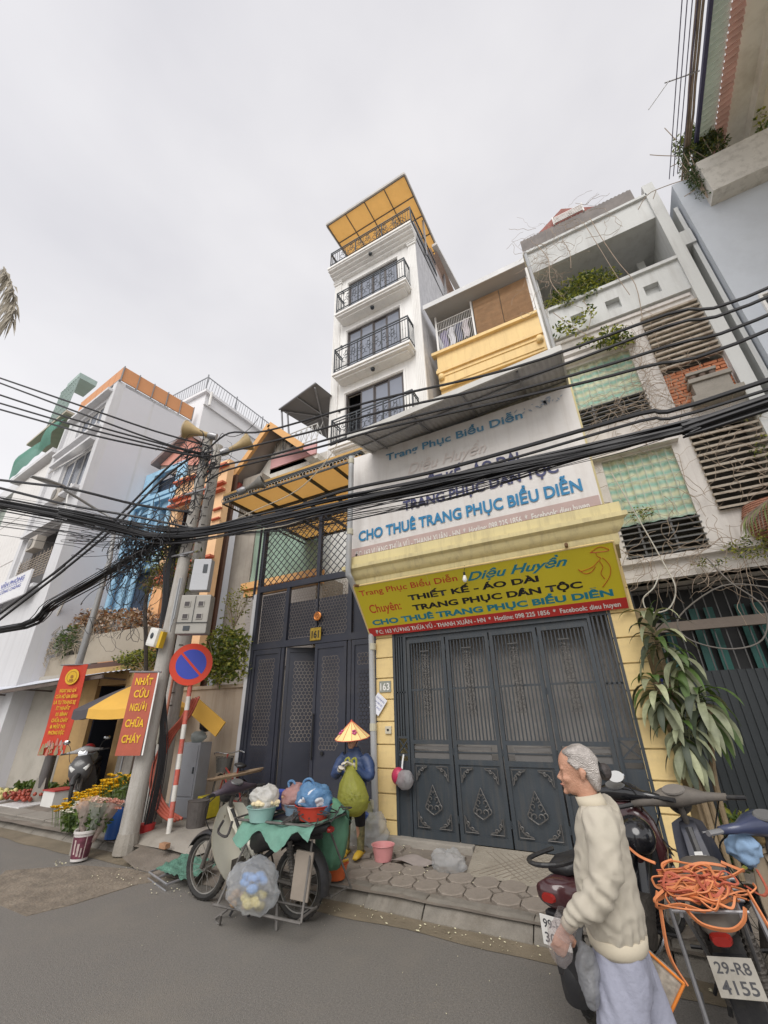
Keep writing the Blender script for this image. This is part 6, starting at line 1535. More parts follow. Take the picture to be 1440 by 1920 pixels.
cable('cable close above the thick bundle on the right half', [(-2.5, 4.42, 4.45), (-0.65, 4.4, 4.42), (0.69, 4.4, 4.44), (1.8, 4.4, 4.40), (9, 4.4, 5.0)], 0.017, ext=False)
cable('single cable above the left bundle crossing the street lamp', [(-9.99, 2.6, 6.01), (-8.4, 3.1, 5.62), (-7.6, 4.0, 5.45), (-6.7, 4.6, 5.3)], 0.024)
cable('cable just under the street lamp head joining the left bundle', [(-9.81, 2.6, 5.78), (-8.5, 3.2, 5.35), (-7.6, 4.0, 5.2), (-6.64, 4.6, 4.96)], 0.024)
cable('left cable of the pair slanting down from the pole top to the left edge', [(-10.07, 3.4, 3.55), (-9.26, 3.7, 4.27), (-8.6, 4.1, 5.25), (-7.8, 4.4, 6.35), (-7.2, 4.6, 6.95), (-6.6, 4.65, 6.7)], 0.024, 'pair of slanting cables')
cable('right cable of the pair slanting down from the pole top to the left edge', [(-10.0, 3.4, 3.42), (-9.1, 3.7, 4.2), (-8.42, 4.1, 5.15), (-7.62, 4.4, 6.22), (-7.0, 4.6, 6.7), (-6.6, 4.65, 6.5)], 0.024, 'pair of slanting cables')
# thick bundles
def bundle(name, label, P, n, spread, r, seed, taper=None, wob=0.05):
    g = random.Random(seed); b = MB(); P = [Vector(p) for p in P]
    for k in range(n):
        ph = [g.uniform(0, 9) for _ in range(3)]; off = Vector((0, g.gauss(0, 1), g.gauss(0, 1))); Q = []
        for i, p in enumerate(P):
            s = spread * (taper[i] if taper else 1)
            Q.append(p + off * s + Vector((0, math.sin(i * 1.3 + ph[0]) * wob, math.sin(i * 1.7 + ph[1]) * wob + g.gauss(0, wob * 0.3))))
        b.tube(smoothpath(Q, 5), g.choice(r), 5)
    return tag(b.build(name, m_cable), label, 'cables', kind='stuff')
PB = [(-24, -8, 8.5), (-9.52, 2.6, 5.36), (-8.13, 3.1, 5.0), (-7.49, 4.0, 4.88), (-7.1, 4.3, 4.79), (-6.3, 4.5, 4.72), (-4.85, 4.5, 4.60), (-3.08, 4.4, 4.45), (-1.75, 4.4, 4.36), (-1.05, 4.4, 4.32), (0.12, 4.4, 4.25), (1.09, 4.4, 4.22), (1.7, 4.4, 4.26), (9, 4.4, 5)]
bundle('cable_bundle', 'thick sagging bundle of black cables crossing the whole street', PB, 34, 0.058, (0.007, 0.010, 0.013, 0.018), 21, [1, 1.1, 1.2, 1.5, 1.5, 1.2, 1.2, 1.0, 0.8, 0.75, 0.65, 0.6, 0.6, 0.7], 0.018)
bundle('cable_bundle', 'thick black cable bundle slanting down to the left picture edge', [(-24, 4.2, 4.6), (-12.13, 4.2, 3.59), (-10.33, 4.3, 3.97), (-8.77, 4.4, 4.38), (-7.68, 4.4, 4.67), (-6.97, 4.5, 4.9)], 20, 0.05, (0.009, 0.013, 0.02), 22, [1, 1, 1, 1, 1.3, 1], 0.02)
bundle('thin_wires', 'thin stray wires fanning out under the left cable bundle', [(-24, -6, 7.5), (-9.5, 2.8, 5.1), (-8.4, 3.5, 4.75), (-7.5, 4.2, 4.7), (-6.7, 4.6, 4.6)], 12, 0.16, (0.004, 0.005), 23, [2, 1.3, 1.3, 1, 0.4], 0.05)
bundle('thin_wires', 'thin stray wires drooping just under the bundle over the banner', [(-5.5, 4.5, 4.55), (-4.0, 4.42, 4.3), (-2.8, 4.4, 4.25), (-1.5, 4.4, 4.17), (-0.3, 4.4, 4.2), (0.6, 4.4, 4.25), (1.6, 4.4, 4.3)], 13, 0.03, (0.004, 0.006), 24, [0.5, 1, 1.8, 2.0, 1.4, 0.8, 0.4], 0.04)
bundle('pole_wires', 'black wires hanging down along the twin poles', [(-6.9, 4.55, 4.9), (-6.98, 4.52, 4.3), (-6.95, 4.6, 3.6), (-6.9, 4.62, 2.8), (-6.85, 4.8, 2.0), (-6.8, 4.95, 1.2), (-6.85, 5.0, 0.3)], 16, 0.035, (0.007, 0.011, 0.016), 25, None, 0.03)
def tangle(name, label, c, rad, n, seed, r=(0.004, 0.007, 0.010)):
    g = random.Random(seed); b = MB()
    for _ in range(n):
        p = Vector((c[0] + g.uniform(-1, 1) * rad[0], c[1] + g.uniform(-1, 1) * rad[1], c[2] + g.uniform(-1, 1) * rad[2])); P = [p.copy()]
        R0 = g.uniform(0.06, 0.26); a = g.uniform(0, 6.28); nx = g.uniform(0.5, 1.3); tilt = g.uniform(-0.5, 0.5); dr = Vector((g.gauss(0, 0.02), g.gauss(0, 0.015), g.gauss(0, 0.02)))
        q = p
        for k in range(g.randint(8, 22)):
            a += 0.55 * nx; q = q + dr; P.append(q + Vector((math.cos(a) * R0, math.sin(a) * R0 * tilt, math.sin(a) * R0 * g.uniform(0.8, 1.0))))
        b.tube(P[1:], g.choice(r), 5)
    return tag(b.build(name, m_cable), label, 'cables', kind='stuff')
tangle('cable_tangle', 'wild tangle of looped cables beside the twin poles', (-7.5, 4.35, 4.70), (0.75, 0.2, 0.16), 95, 31)
tangle('cable_tangle', 'coiled cables knotted round the top of the twin poles', (-6.75, 4.5, 6.3), (0.4, 0.15, 0.45), 55, 32)
tangle('cable_tangle', 'loose cable loops hanging left of the meter cabinet', (-6.8, 4.5, 5.6), (0.3, 0.12, 0.5), 20, 33, (0.005, 0.008))
tangle('cable_tangle', 'small cable tangle behind the leaning placard', (-8.3, 4.5, 4.35), (0.6, 0.2, 0.25), 30, 34, (0.004, 0.007))
tag(MB().tube(smoothpath([(-3.6, 5.0, 6.1), (-3.75, 4.9, 5.7), (-4.3, 4.8, 5.2), (-5.2, 4.6, 4.9), (-5.8, 4.5, 4.72)], 5), 0.009, 5).build('service_cable', mat('cable_cream', (0.45, 0.40, 0.32), 0.6)), 'pale service cable drooping below the amber canopy', 'cable')
tag(MB().tube(smoothpath([(-5.2, 4.45, 4.5), (-4.2, 4.4, 4.36), (-3.6, 4.4, 4.38), (-2.9, 4.38, 4.42)], 5), 0.007, 5).build('service_cable', mat('cable_cream', (0.45, 0.40, 0.32), 0.6)), 'thin cream cable running under the bundle to the downpipe', 'cable')
tangle('cable_tangle', 'drooping cable loops and strings left of the white junction box', (-8.4, 4.9, 3.7), (0.9, 0.25, 0.45), 34, 35, (0.003, 0.005))
bl_ = MB(); leaves(bl_, (-7.6, 4.9, 4.3), (0.9, 0.25, 0.35), 420, 0.12, random.Random(91), el=4, droop=0.6)
tag(bl_.build('hanging_leaves', [m_lf1, m_d2, m_lf1]), 'dry and olive leaves caught under the cable tangle', 'leaves', kind='stuff')
# orange hose and conduits at the pole foot
hz = MB(); m_hose = mat('hose_orange_red', (0.42, 0.10, 0.065), 0.5, 0.12, 4)
for k in range(4):
    o_ = Vector((0.035 * k - 0.04, 0.02 * k, 0.012 * k)); hz.tube(smoothpath([Vector(p) + o_ * 1.1 for i, p in enumerate([(-6.47, 5.1, 2.0), (-6.62, 5.1, 1.72), (-6.92, 5.1, 1.45), (-7.12, 5.1, 1.0), (-7.02, 5.1, 0.62), (-6.75, 5.1, 0.42), (-6.42, 5.1, 0.33)])], 5), 0.021, 8)
tag(hz.build('orange_hose', m_hose, smooth=True), 'bundle of orange red conduit hoses curling at the foot of the poles', 'hose')
tag(MB().tube([(-7.05, 5.1, 0.15), (-7.1, 5.12, 2.6)], 0.022, 8).build('orange_conduit', mat('conduit_salmon', (0.50, 0.20, 0.13), 0.6)), 'straight salmon conduit rising behind the placard', 'pipe')
pt = MB()
for k in range(3): pt.box(-7.12 + k * 0.07, -7.07 + k * 0.07, 4.94, 5.0, 1.35, 1.85)
tag(pt.build('pale_slats', mat('slat_pale', (0.45, 0.42, 0.34), 0.7)), 'pale plastic slats tied beside the orange hoses', 'slats')
# tree trunk with dark bark rising beside the poles
tr_ = thing('street_tree', 'dark thin tree trunk with palm like leaves between the blue house and the poles', 'tree', (-7.9, 5.6, 0.15))
m_brk2 = mat('bark_dark', (0.055, 0.045, 0.038), 0.9, 0.3, 6, 0.6, 20)
MB().tube(smoothpath([(-7.75, 5.6, 0.1), (-7.75, 5.55, 1.8), (-7.72, 5.4, 3.1), (-7.78, 5.2, 4.2), (-8.0, 5.1, 5.2)], 4), [0.10 - 0.0035 * i for i in range(17)], 9).tube(smoothpath([(-7.72, 5.5, 2.8), (-7.5, 5.4, 3.6), (-7.55, 5.3, 4.4)], 3), 0.04, 7).build('trunk', m_brk2, tr_)
MB().tube(smoothpath([(-9.4, 6.1, 2.6), (-9.55, 6.0, 3.4), (-9.7, 5.9, 4.2), (-9.5, 5.8, 5.0)], 4), 0.045, 7).build('limb', m_brk2, tr_)
cr = MB(); leaves(cr, (-8.1, 5.2, 4.9), (0.7, 0.3, 0.35), 260, 0.2, random.Random(8), el=5, droop=0.4); leaves(cr, (-7.3, 5.2, 4.3), (0.4, 0.2, 0.6), 160, 0.22, random.Random(9), el=6, droop=0.8)
cr.build('crown', [m_lf1, m_lf2, m_lf3], tr_)
# palm fronds entering at the upper left
pv = MB(); g = random.Random(4)
for (a, b, c) in (((-15.9, 1.9, 14.2), (-14.4, 2.2, 12.0), (-14.0, 2.4, 10.4)), ((-15.7, 1.9, 15.8), (-14.6, 2.2, 14.2), (-14.2, 2.4, 12.9))):
    Q = smoothpath([a, b, c], 14)
    pv.tube(Q, 0.025, 5)
    for i, p in enumerate(Q):
        for s in (-1, 1):
            for k in range(2):
                d = Vector((s * g.uniform(0.3, 0.9), g.uniform(-0.3, 0.3), -g.uniform(0.6, 1.2))).normalized(); L = g.uniform(0.5, 1.0)
                pv.add([p, p + d * L * 0.5 + Vector((0.03, 0.02, 0)), p + d * L + Vector((0, 0, -0.2)), p + d * L * 0.5 - Vector((0.03, 0.02, 0))], [(0, 1, 2, 3)])
tag(pv.build('palm_leaves', mat('palm_dry', (0.26, 0.23, 0.18), 0.8, 0.4, 4), recalc=False), 'dry palm fronds hanging into the sky at the upper left edge', 'palm')
# ---- steel lamp post with its banner
lp = thing('street_lamp', 'grey steel lamp post holding the long red banner', 'street lamp', (-11.85, 5.75, 0.12))
m_lp = mat('lamp_grey', (0.30, 0.30, 0.30), 0.5, 0.08, 3, 0.05, 30, metal=0.4)
MB().tube([(-11.78, 5.78, 0.15), (-11.66, 5.8, 3.4), (-11.6, 5.8, 5.6), (-11.7, 5.75, 6.5)], [0.10, 0.08, 0.06, 0.05], 14).build('post', m_lp, lp, smooth=True)
MB().tube(smoothpath([(-11.7, 5.75, 6.45), (-11.85, 5.6, 6.85), (-12.0, 5.3, 7.0), (-12.0, 4.4, 7.22)], 4), 0.035, 8).build('arm', m_lp, lp, smooth=True)
lh_ = MB(T(-12.0, 4.1, 7.26) @ rotm('Z', -90) @ rotm('Y', 3) @ Matrix.Scale(0.75, 4)); lh_.loft([((-0.5, 0, 0), 0.05, 0.03, (0, 1, 0), (0, 0, 1)), ((-0.3, 0, 0.01), 0.13, 0.06, (0, 1, 0), (0, 0, 1)), ((0.2, 0, 0.02), 0.16, 0.06, (0, 1, 0), (0, 0, 1)), ((0.6, 0, 0.0), 0.11, 0.03, (0, 1, 0), (0, 0, 1))], 14, 2.6)
lh_.build('lamp_head', m_lp, lp, smooth=True)
MB().lathe([(0.20, 0), (0.17, 0.1), (0.12, 0.5)], 4, (-11.78, 5.78, 0.1)).box(-12.15, -11.4, 5.4, 6.15, 0.02, 0.15).build('base', m_conc, lp)
m_rb = mat('red_cloth', (0.58, 0.055, 0.025), 0.7, 0.08, 2, 0.15, 10)
def vbanner(name, label, M, w, h, lines, wave=0.02, lower=None, seal=True, mtx=None):
    t = thing(name, label, 'banner', tuple(M.to_translation()))
    b = MB(M); b.grid(lambda u, v: (-w / 2 + w * u, wave * math.sin(u * 5 + v * 6), -h + h * v), 12, 24); b.grid(lambda u, v: (-w / 2 + w * u, 0.008 + wave * math.sin(u * 5 + v * 6), -h + h * v), 12, 24)
    b.build('sheet', mtx or m_rb, t, smooth=True, recalc=False)
    MB(M).tube([(-w / 2 - 0.08, 0, 0.0), (w / 2 + 0.05, 0, 0.0)], 0.014, 6).build('top_rod', m_steel, t)
    L = M @ Matrix(((1, 0, 0, 0), (0, 0, -1, -wave - 0.004), (0, 1, 0, 0), (0, 0, 0, 1)))
    my = mat('letter_gold', (0.75, 0.45, 0.02), 0.5)
    for (s, z, hh, ww) in lines: text(s, t, my, -ww / 2, ww / 2, z, z + hh, L, bold=0.03)
    if seal:
        MB(L).lathe([(0.0, 0.0), (0.17, 0.0)], 24, (0, -0.27, 0.001), cap=False).build('seal', my, t)
        MB(L).lathe([(0.115, 0.0), (0.125, 0.0)], 24, (0, -0.27, 0.004), cap=False).lathe([(0.0, 0.0), (0.04, 0.0)], 12, (0.0, -0.27, 0.004), cap=False).box(-0.05, 0.05, -0.37, -0.32, 0.003, 0.005).build('seal_mark', mat('seal_dark', (0.35, 0.16, 0.02), 0.6), t)
    return t, L
WL = ['NGÀY BẦU CỬ', 'CỦA HỘ GIA ĐÌNH', 'LÀ TỰ TRANG BỊ', 'ÍT NHẤT', '01 BÌNH', 'CHỮA CHÁY', '& MẶT NẠ', 'PHÒNG ĐỘC']
WL[0] = 'NGAY SAU GIỜ'
t, L = vbanner('red_banner', 'long red banner with gold lettering on the grey lamp post', T(-11.42, 5.62, 2.90) @ rotm('Z', 22), 0.64, 1.86,
            [(s, -0.60 - i * 0.125 * 0.98, 0.07, (0.42, 0.54, 0.54, 0.34, 0.28, 0.40, 0.38, 0.38)[i]) for i, s in enumerate(WL)])
pc = MB(L)
g = random.Random(6)
for i in range(34):
    x, y = g.uniform(-0.28, 0.28), g.uniform(-1.83, -1.60); s = g.uniform(0.02, 0.07); pc.k = g.randrange(3)
    pc.add([(x - s * 0.6, y - s, 0.004 + i * 1e-4), (x + s * 0.6, y - s, 0.004 + i * 1e-4), (x + s * 0.3, y + s, 0.004 + i * 1e-4), (x - s * 0.2, y + s * 1.2, 0.004 + i * 1e-4)], [(0, 1, 2, 3)])
pc.build('printed_scene', [mat('print_grey', (0.38, 0.33, 0.30), 0.6), mat('print_pink', (0.5, 0.2, 0.15), 0.6), mat('print_olive', (0.30, 0.27, 0.15), 0.6)], t)
t, L = vbanner('red_placard', 'faded red placard with gold words leaning on the front utility pole', T(-6.75, 4.38, 2.40) @ rotm('Z', 34) @ rotm('Y', 1), 0.36, 1.16,
            [('NHẤT', -0.19, 0.10, 0.26), ('CỨU', -0.37, 0.10, 0.22), ('NGƯỜI', -0.56, 0.10, 0.24), ('CHỮA', -0.78, 0.10, 0.27), ('CHÁY', -0.99, 0.10, 0.27)], 0.004, seal=False, mtx=mat('red_faded', (0.42, 0.10, 0.06), 0.7, 0.12, 2, 0.1))
MB(T(-6.75, 4.38, 2.40) @ rotm('Z', 34)).bar((0.19, 0, 0), (0.19, 0, -1.16), 0.02).build('side_rail', m_white, t)
# ---- no parking sign
ns = thing('no_parking_sign', 'round red and blue no parking sign on a striped pole', 'road sign', (-6.40, 5.0, 0.25))
az = math.atan2(7.1, -5.5)  # faces the road users coming along the street
SMx = T(-6.44, 4.94, 2.54) @ rotm('Z', 46) @ rotm('X', 90)
m_sred = mat('sign_red_paint', (0.62, 0.045, 0.012), 0.4, 0.05, 2, 0); m_sblu = mat('sign_blue_paint', (0.035, 0.06, 0.42), 0.4, 0.05, 2, 0)
MB(SMx).lathe([(0.0, -0.01), (0.335, -0.01), (0.335, 0.0), (0.0, 0.0)], 48).build('disc', m_sred, ns)
for s in (0, 1):
    pts = []
    for k in range(25):
        a = math.radians(-45 + 4.6 + s * 180 + (170.8) * k / 24); pts.append((0.238 * math.cos(a), 0.238 * math.sin(a)))
    MB(SMx).prism(pts, 0.001, 0.004).build('blue_half', m_sblu, ns)
o0 = None
for i in range(11):
    a = Vector((-6.38, 5.0, 0.2)).lerp(Vector((-6.46, 5.0, 2.45)), i / 11); b = Vector((-6.38, 5.0, 0.2)).lerp(Vector((-6.46, 5.0, 2.45)), (i + 1) / 11)
    MB().tube([a, b], 0.037, 14).build('post_band', mat('band_red', (0.48, 0.10, 0.07), 0.5, 0.15, 6, 0.1, dirt=(0.5, 0.4, 0.35), da=0.5, dsc=9) if i % 2 else mat('band_white', (0.62, 0.60, 0.56), 0.5, 0.1, 6, 0.1, dirt=(0.35, 0.3, 0.25), da=0.5, dsc=9), ns, smooth='auto')
cb = thing('switch_cabinet', 'grey metal switch cabinet between striped post and plaster wall', 'cabinet', (-7.35, 6.05, 0.15))
CM = T(-7.38, 6.05, 0.15) @ rotm('Z', 12)
m_cab = mat('cabinet_grey', (0.32, 0.33, 0.36), 0.5, 0.05, 3, 0.05, 30, dirt=(0.22, 0.2, 0.18), da=0.4, dsc=3)
MB(CM).box(-0.24, 0.24, -0.16, 0.16, 0, 1.16).build('body', m_cab, cb, bevel=0.01)
MB(CM).box(-0.21, 0.21, -0.175, -0.161, 0.34, 1.12).build('door', m_cab, cb, bevel=0.004)
MB(CM).box(-0.21, 0.21, -0.172, -0.161, 0.04, 0.31).build('lower_panel', m_cab, cb, bevel=0.004)
MB(CM).box(0.16, 0.19, -0.185, -0.176, 0.68, 0.78).build('handle', m_gated, cb)
pbg = MB(); pbg.sph((-7.28, 6.0, 1.40), (0.16, 0.13, 0.10), 14, 10)
for i, v in enumerate(pbg.v): pbg.v[i] = v + Vector((1, 1, 1)) * 0.03 * mnoise.noise(v * 12)
tag(pbg.build('plastic_bag', sheer('bag_clear', (0.55, 0.6, 0.6), 0.3), smooth=True), 'crumpled clear bag on top of the grey switch cabinet', 'bag')
bbg = MB(); bbg.sph((-7.3, 6.2, 1.62), (0.2, 0.15, 0.14), 14, 10)
for i, v in enumerate(bbg.v): bbg.v[i] = v + Vector((1, 1, 1)) * 0.04 * mnoise.noise(v * 9)
tag(bbg.build('black_bag', mat('bag_black', (0.014, 0.014, 0.016), 0.3, 0.1, 5, 0.3, 20), smooth=True), 'black plastic bag above the switch cabinet', 'bag')
# ---- dracaena in front of the yellow pier
dr = thing('dracaena_plant', 'tall dusty dracaena with drooping strap leaves at the yellow corner', 'plant', (0.34, 6.1, 0.2))
m_dl = [leafmat('strap_dusty', (0.24, 0.26, 0.16), 0.12), leafmat('strap_green', (0.075, 0.13, 0.03), 0.2), leafmat('strap_pale', (0.38, 0.40, 0.24), 0.15), leafmat('strap_dark', (0.05, 0.065, 0.04), 0.1)]
stems = [[(0.30, 6.15, 0.2), (0.33, 6.12, 1.2), (0.36, 6.05, 2.1), (0.36, 6.0, 2.62)], [(0.42, 6.2, 0.2), (0.42, 6.2, 1.0), (0.30, 6.0, 1.6), (0.22, 5.92, 2.0)], [(0.5, 6.25, 0.2), (0.52, 6.2, 1.0), (0.6, 6.0, 1.5), (0.66, 5.95, 1.75)], [(0.36, 6.1, 0.2), (0.36, 6.05, 0.9), (0.32, 5.95, 1.4)]]
for P in stems: MB().tube(smoothpath(P, 4), 0.028, 8).build('stem', mat('stem_tan', (0.24, 0.18, 0.11), 0.9, 0.2, 8, 0.3, 30), dr)
g = random.Random(12)
def strap(base, d, L, W, drop, m):
    b = MB(); n = 7; p = Vector(base); d = Vector(d).normalized(); c = []
    for i in range(n + 1):
        c.append(p.copy()); d = (d + Vector((0, 0, -drop / n * (1 + i * 0.35)))).normalized(); p = p + d * (L / n)
    vs = []; side = d.cross(Vector((0, 0, 1))); side = side.normalized() if side.length > 0.1 else Vector((1, 0, 0))
    for i, q in enumerate(c):
        t = i / n; w = W * (0.35 + 1.6 * t) * (1 - t) ** 0.7 * 1.35 if t < 1 else 0.001
        w = max(0.002, W * math.sin(PI * min(0.999, 0.12 + 0.88 * t)) ** 0.8)
        f = 0.25 * w
        tt = (c[min(i + 1, n)] - c[max(i - 1, 0)]).normalized(); up = side.cross(tt)
        vs += [q - side * w + up * f, q, q + side * w + up * f]
    fs = []
    for i in range(n):
        a = i * 3; fs += [(a, a + 1, a + 4, a + 3), (a + 1, a + 2, a + 5, a + 4)]
    b.add(vs, fs)
    return b.build('leaf', m, dr, smooth=True, recalc=False)
def head(c, n, L, up0=0.9):
    for k in range(n):
        a = k * 2.4 + g.uniform(-0.3, 0.3); t = k / n; el = up0 - 1.6 * t
        d = (math.cos(a) * math.cos(el), math.sin(a) * math.cos(el) * 0.9, math.sin(el))
        m = m_dl[1] if t < 0.14 else g.choice([m_dl[0], m_dl[0], m_dl[0], m_dl[2], m_dl[3], m_dl[3], m_dl[1]])
        strap(Vector(c) + Vector((0, 0, -0.32 * t)), d, L * g.uniform(0.75, 1.15) * (0.65 if t < 0.1 else 1), 0.036 * g.uniform(0.8, 1.25), g.uniform(0.9, 1.7), m)
head((0.36, 6.0, 2.66), 34, 0.46, 1.45); head((0.22, 5.92, 2.05), 32, 0.40, 0.9); head((0.60, 5.95, 1.9), 38, 0.44, 0.8); head((0.34, 5.95, 1.6), 30, 0.38, 0.6)
head((0.50, 5.95, 2.3), 24, 0.42, 0.5)
shrub('pavement_weeds', 'low green plants on the pavement behind the parked motorbikes', (0.75, 6.5, 0.45), (0.5, 0.3, 0.28), 700, 0.09, [m_lgd, m_lf2, m_lf3])
# ================================================================ MOTORBIKES
m_rim = mat('rim_grey', (0.30, 0.29, 0.27), 0.4, 0.2, 6, 0.05, metal=0.7)
m_eng = mat('engine_grime', (0.10, 0.09, 0.08), 0.6, 0.3, 8, 0.3, metal=0.3)
m_bkp = mat('black_plastic', (0.022, 0.022, 0.024), 0.45, 0.2, 4, 0.1, dirt=(0.10, 0.09, 0.07), da=0.4, dsc=5)
m_dusty = mat('dusty_plastic', (0.13, 0.115, 0.10), 0.75, 0.2, 4, 0.15, dirt=(0.20, 0.17, 0.13), da=0.5, dsc=4)
def wheel(root, x, r=0.285, w=0.036, spokes=18, name='wheel', z=None):
    z = z if z is not None else r
    M = T(x, 0, z) @ rotm('X', 90)
    wl = MB(M); wl.lathe([(r - 0.055, -0.018), (r - 0.065, -0.016), (r - 0.065, 0.016), (r - 0.055, 0.018)], 32, cap=False)
    wl.lathe([(0.0, -0.055), (0.035, -0.05), (0.045, -0.02), (0.045, 0.02), (0.035, 0.05), (0.0, 0.055)], 14)
    for i in range(spokes):
        a = i * 2 * PI / spokes; s = 0.03 if i % 2 else -0.03
        wl.bar((0.03 * math.cos(a + 0.4), 0.03 * math.sin(a + 0.4), s), ((r - 0.06) * math.cos(a), (r - 0.06) * math.sin(a), 0), 0.004)
    o = wl.build(name, m_rim, root, world=False, smooth='auto')
    ty = MB(M); ty.lathe([(r - 0.055, -w * 0.6), (r - 0.03, -w), (r - 0.006, -w * 0.62), (r, -w * 0.2), (r, w * 0.2), (r - 0.006, w * 0.62), (r - 0.03, w), (r - 0.055, w * 0.6)], 36, cap=False)
    for i in range(40):
        a = i * 2 * PI / 40
        for s in (-1, 1): ty.bar(((r + 0.001) * math.cos(a), (r + 0.001) * math.sin(a), s * 0.004), ((r - 0.004) * math.cos(a + 0.05), (r - 0.004) * math.sin(a + 0.05), s * w * 0.6), 0.006, 0.006)
    ty.build('tyre', m_rub, o, world=False, smooth='auto')
    return o
def fender(x, z, r, a0, a1, w, m, root, name, drop=0.03):
    f = MB(); n = 14
    def fn(u, v, dz=0):
        a = a0 + (a1 - a0) * u; s = (v - 0.5) * 2
        return (x + (r + dz - drop * s * s) * math.cos(a), s * w, z + (r + dz - drop * s * s) * math.sin(a))
    f.grid(lambda u, v: fn(u, v), n, 6); f.grid(lambda u, v: fn(u, v, 0.006), n, 6)
    return f.build(name, m, root, world=False, smooth=True, recalc=False)
def cub(root, shield, body, seat_m, dash_m, o):
    """step-through motorbike, x forward, z up"""
    wheel(root, -0.61, name='rear_wheel'); wheel(root, 0.61, name='front_wheel')
    fk = MB()
    for s in (-1, 1):
        fk.tube([(0.61, s * 0.075, 0.285), (0.50, s * 0.075, 0.58), (0.41, s * 0.06, 0.80)], [0.022, 0.024, 0.018], 8)
        fk.tube([(-0.61, s * 0.09, 0.30), (-0.55, s * 0.11, 0.62)], [0.028, 0.024], 8)
        for k in range(9): fk.lathe([(0.033, -0.008), (0.036, 0), (0.033, 0.008)], 8, (-0.60 + 0.006 * k, s * (0.093 + 0.002 * k), 0.36 + 0.026 * k))
        fk.tube([(-0.05, s * 0.08, 0.32), (-0.61, s * 0.085, 0.285)], 0.018, 6)
    fk.tube([(0.41, 0, 0.72), (0.35, 0, 0.97)], 0.022, 8)
    fk.build('fork', m_eng, root, world=False, smooth='auto')
    fender(0.61, 0.285, 0.32, 0.5, 2.75, 0.055, o.get('fender', m_bkp), root, 'front_fender')
    fender(-0.61, 0.285, 0.33, 0.9, 3.35, 0.075, m_bkp, root, 'rear_fender')
    fr = MB()
    fr.tube(smoothpath([(0.36, 0, 0.80), (0.22, 0, 0.62), (0.05, 0, 0.46), (-0.15, 0, 0.42)], 3), 0.032, 8)
    fr.tube([(-0.15, 0, 0.42), (-0.45, 0, 0.62), (-0.85, 0, 0.66)], 0.025, 8)
    for s in (-1, 1): fr.tube([(0.05, s * 0.05, 0.23), (0.05, s * 0.26, 0.24)], 0.012, 6); fr.tube([(-0.12, s * 0.1, 0.20), (-0.16, s * 0.16, 0.015)], 0.014, 6)
    fr.tube([(-0.05, 0.1, 0.22), (0.02, 0.22, 0.02)], 0.012, 6)
    fr.build('frame', m_bkp, root, world=False)
    en = MB(T(0, 0, 0)); en.loft([((-0.16, 0, 0.27), 0.10, 0.10, (0, 1, 0), (0, 0, 1)), ((0.0, 0, 0.29), 0.12, 0.12, (0, 1, 0), (0, 0, 1)), ((0.08, 0, 0.30), 0.08, 0.09, (0, 1, 0), (0, 0, 1)), ((0.20, 0, 0.31), 0.065, 0.07, (0, 1, 0), (0, 0, 1))], 12, 3)
    for k in range(6): en.box(0.085 + k * 0.02, 0.093 + k * 0.02, -0.085, 0.085, 0.225, 0.395)
    en.lathe([(0.0, -0.14), (0.09, -0.13), (0.10, -0.1), (0.10, 0.1), (0.09, 0.13), (0, 0.14)], 16, M=T(-0.06, 0, 0.27) @ rotm('X', 90))
    en.build('engine', m_eng, root, world=False, smooth='auto')
    ex = MB(); ex.tube(smoothpath([(0.16, -0.06, 0.25), (0.12, -0.10, 0.16), (-0.2, -0.13, 0.17), (-0.45, -0.15, 0.22)], 3), 0.018, 8); ex.tube([(-0.40, -0.15, 0.21), (-0.85, -0.16, 0.30)], [0.035, 0.043], 12)
    ex.build('exhaust', m_chrome if not o.get('dusty') else m_eng, root, world=False, smooth='auto')
    # leg shield: curved sheet with swept wings
    if not o.get('noshield'):
        sh = MB()
        sw = o.get('sw', 1)
        def wd(v): return 0.075 + 0.17 * sw * math.sin(PI * min(1, 0.10 + 0.80 * v)) ** 0.8
        def fn(u, v, d=0):
            s = (u - 0.5) * 2; zz = 0.88 - 0.66 * v; xc = 0.40 - 0.02 * v - 0.19 * v * v
            return (xc - 0.15 * abs(s) ** 1.8 * (0.25 + v) + d, s * wd(v), zz - 0.04 * abs(s))
        sh.grid(lambda u, v: fn(u, v), 16, 16); sh.grid(lambda u, v: fn(u, v, -0.008), 16, 16)
        sh.build('leg_shield', shield, root, world=False, smooth=True, recalc=False)
        lv = MB()
        for s in (-1, 1):
            for k in range(4): lv.box(0.20 - 0.035 * k, 0.215 - 0.035 * k, s * 0.10, s * 0.17 if s > 0 else s * 0.17 + 0.14 * 0, 0.66 - 0.05 * k, 0.68 - 0.05 * k) if False else None
        gs = MB()
        gs.loft([((0.36, 0, 0.82), 0.055, 0.06, (0, 1, 0), (1, 0, 1)), ((0.24, 0, 0.66), 0.07, 0.07, (0, 1, 0), (1, 0, 1)), ((0.10, 0, 0.53), 0.075, 0.08, (0, 1, 0), (1, 0, 1)), ((-0.08, 0, 0.50), 0.085, 0.09, (0, 1, 0), (0, 0, 1))], 14, 2.8)
        gs.build('spine_cover', shield, root, world=False, smooth=True)
    bd = MB()
    bd.loft([((-0.02, 0, 0.54), 0.08, 0.10, (0, 1, 0), (0, 0, 1)), ((-0.2, 0, 0.60), 0.125, 0.11, (0, 1, 0), (0, 0, 1)), ((-0.5, 0, 0.66), 0.12, 0.09, (0, 1, 0), (0, 0, 1)), ((-0.80, 0, 0.72), 0.085, 0.055, (0, 1, 0), (0, 0, 1)), ((-0.93, 0, 0.74), 0.045, 0.03, (0, 1, 0), (0, 0, 1))], 16, 2.6)
    bd.build('side_panel', body, root, world=False, smooth=True)
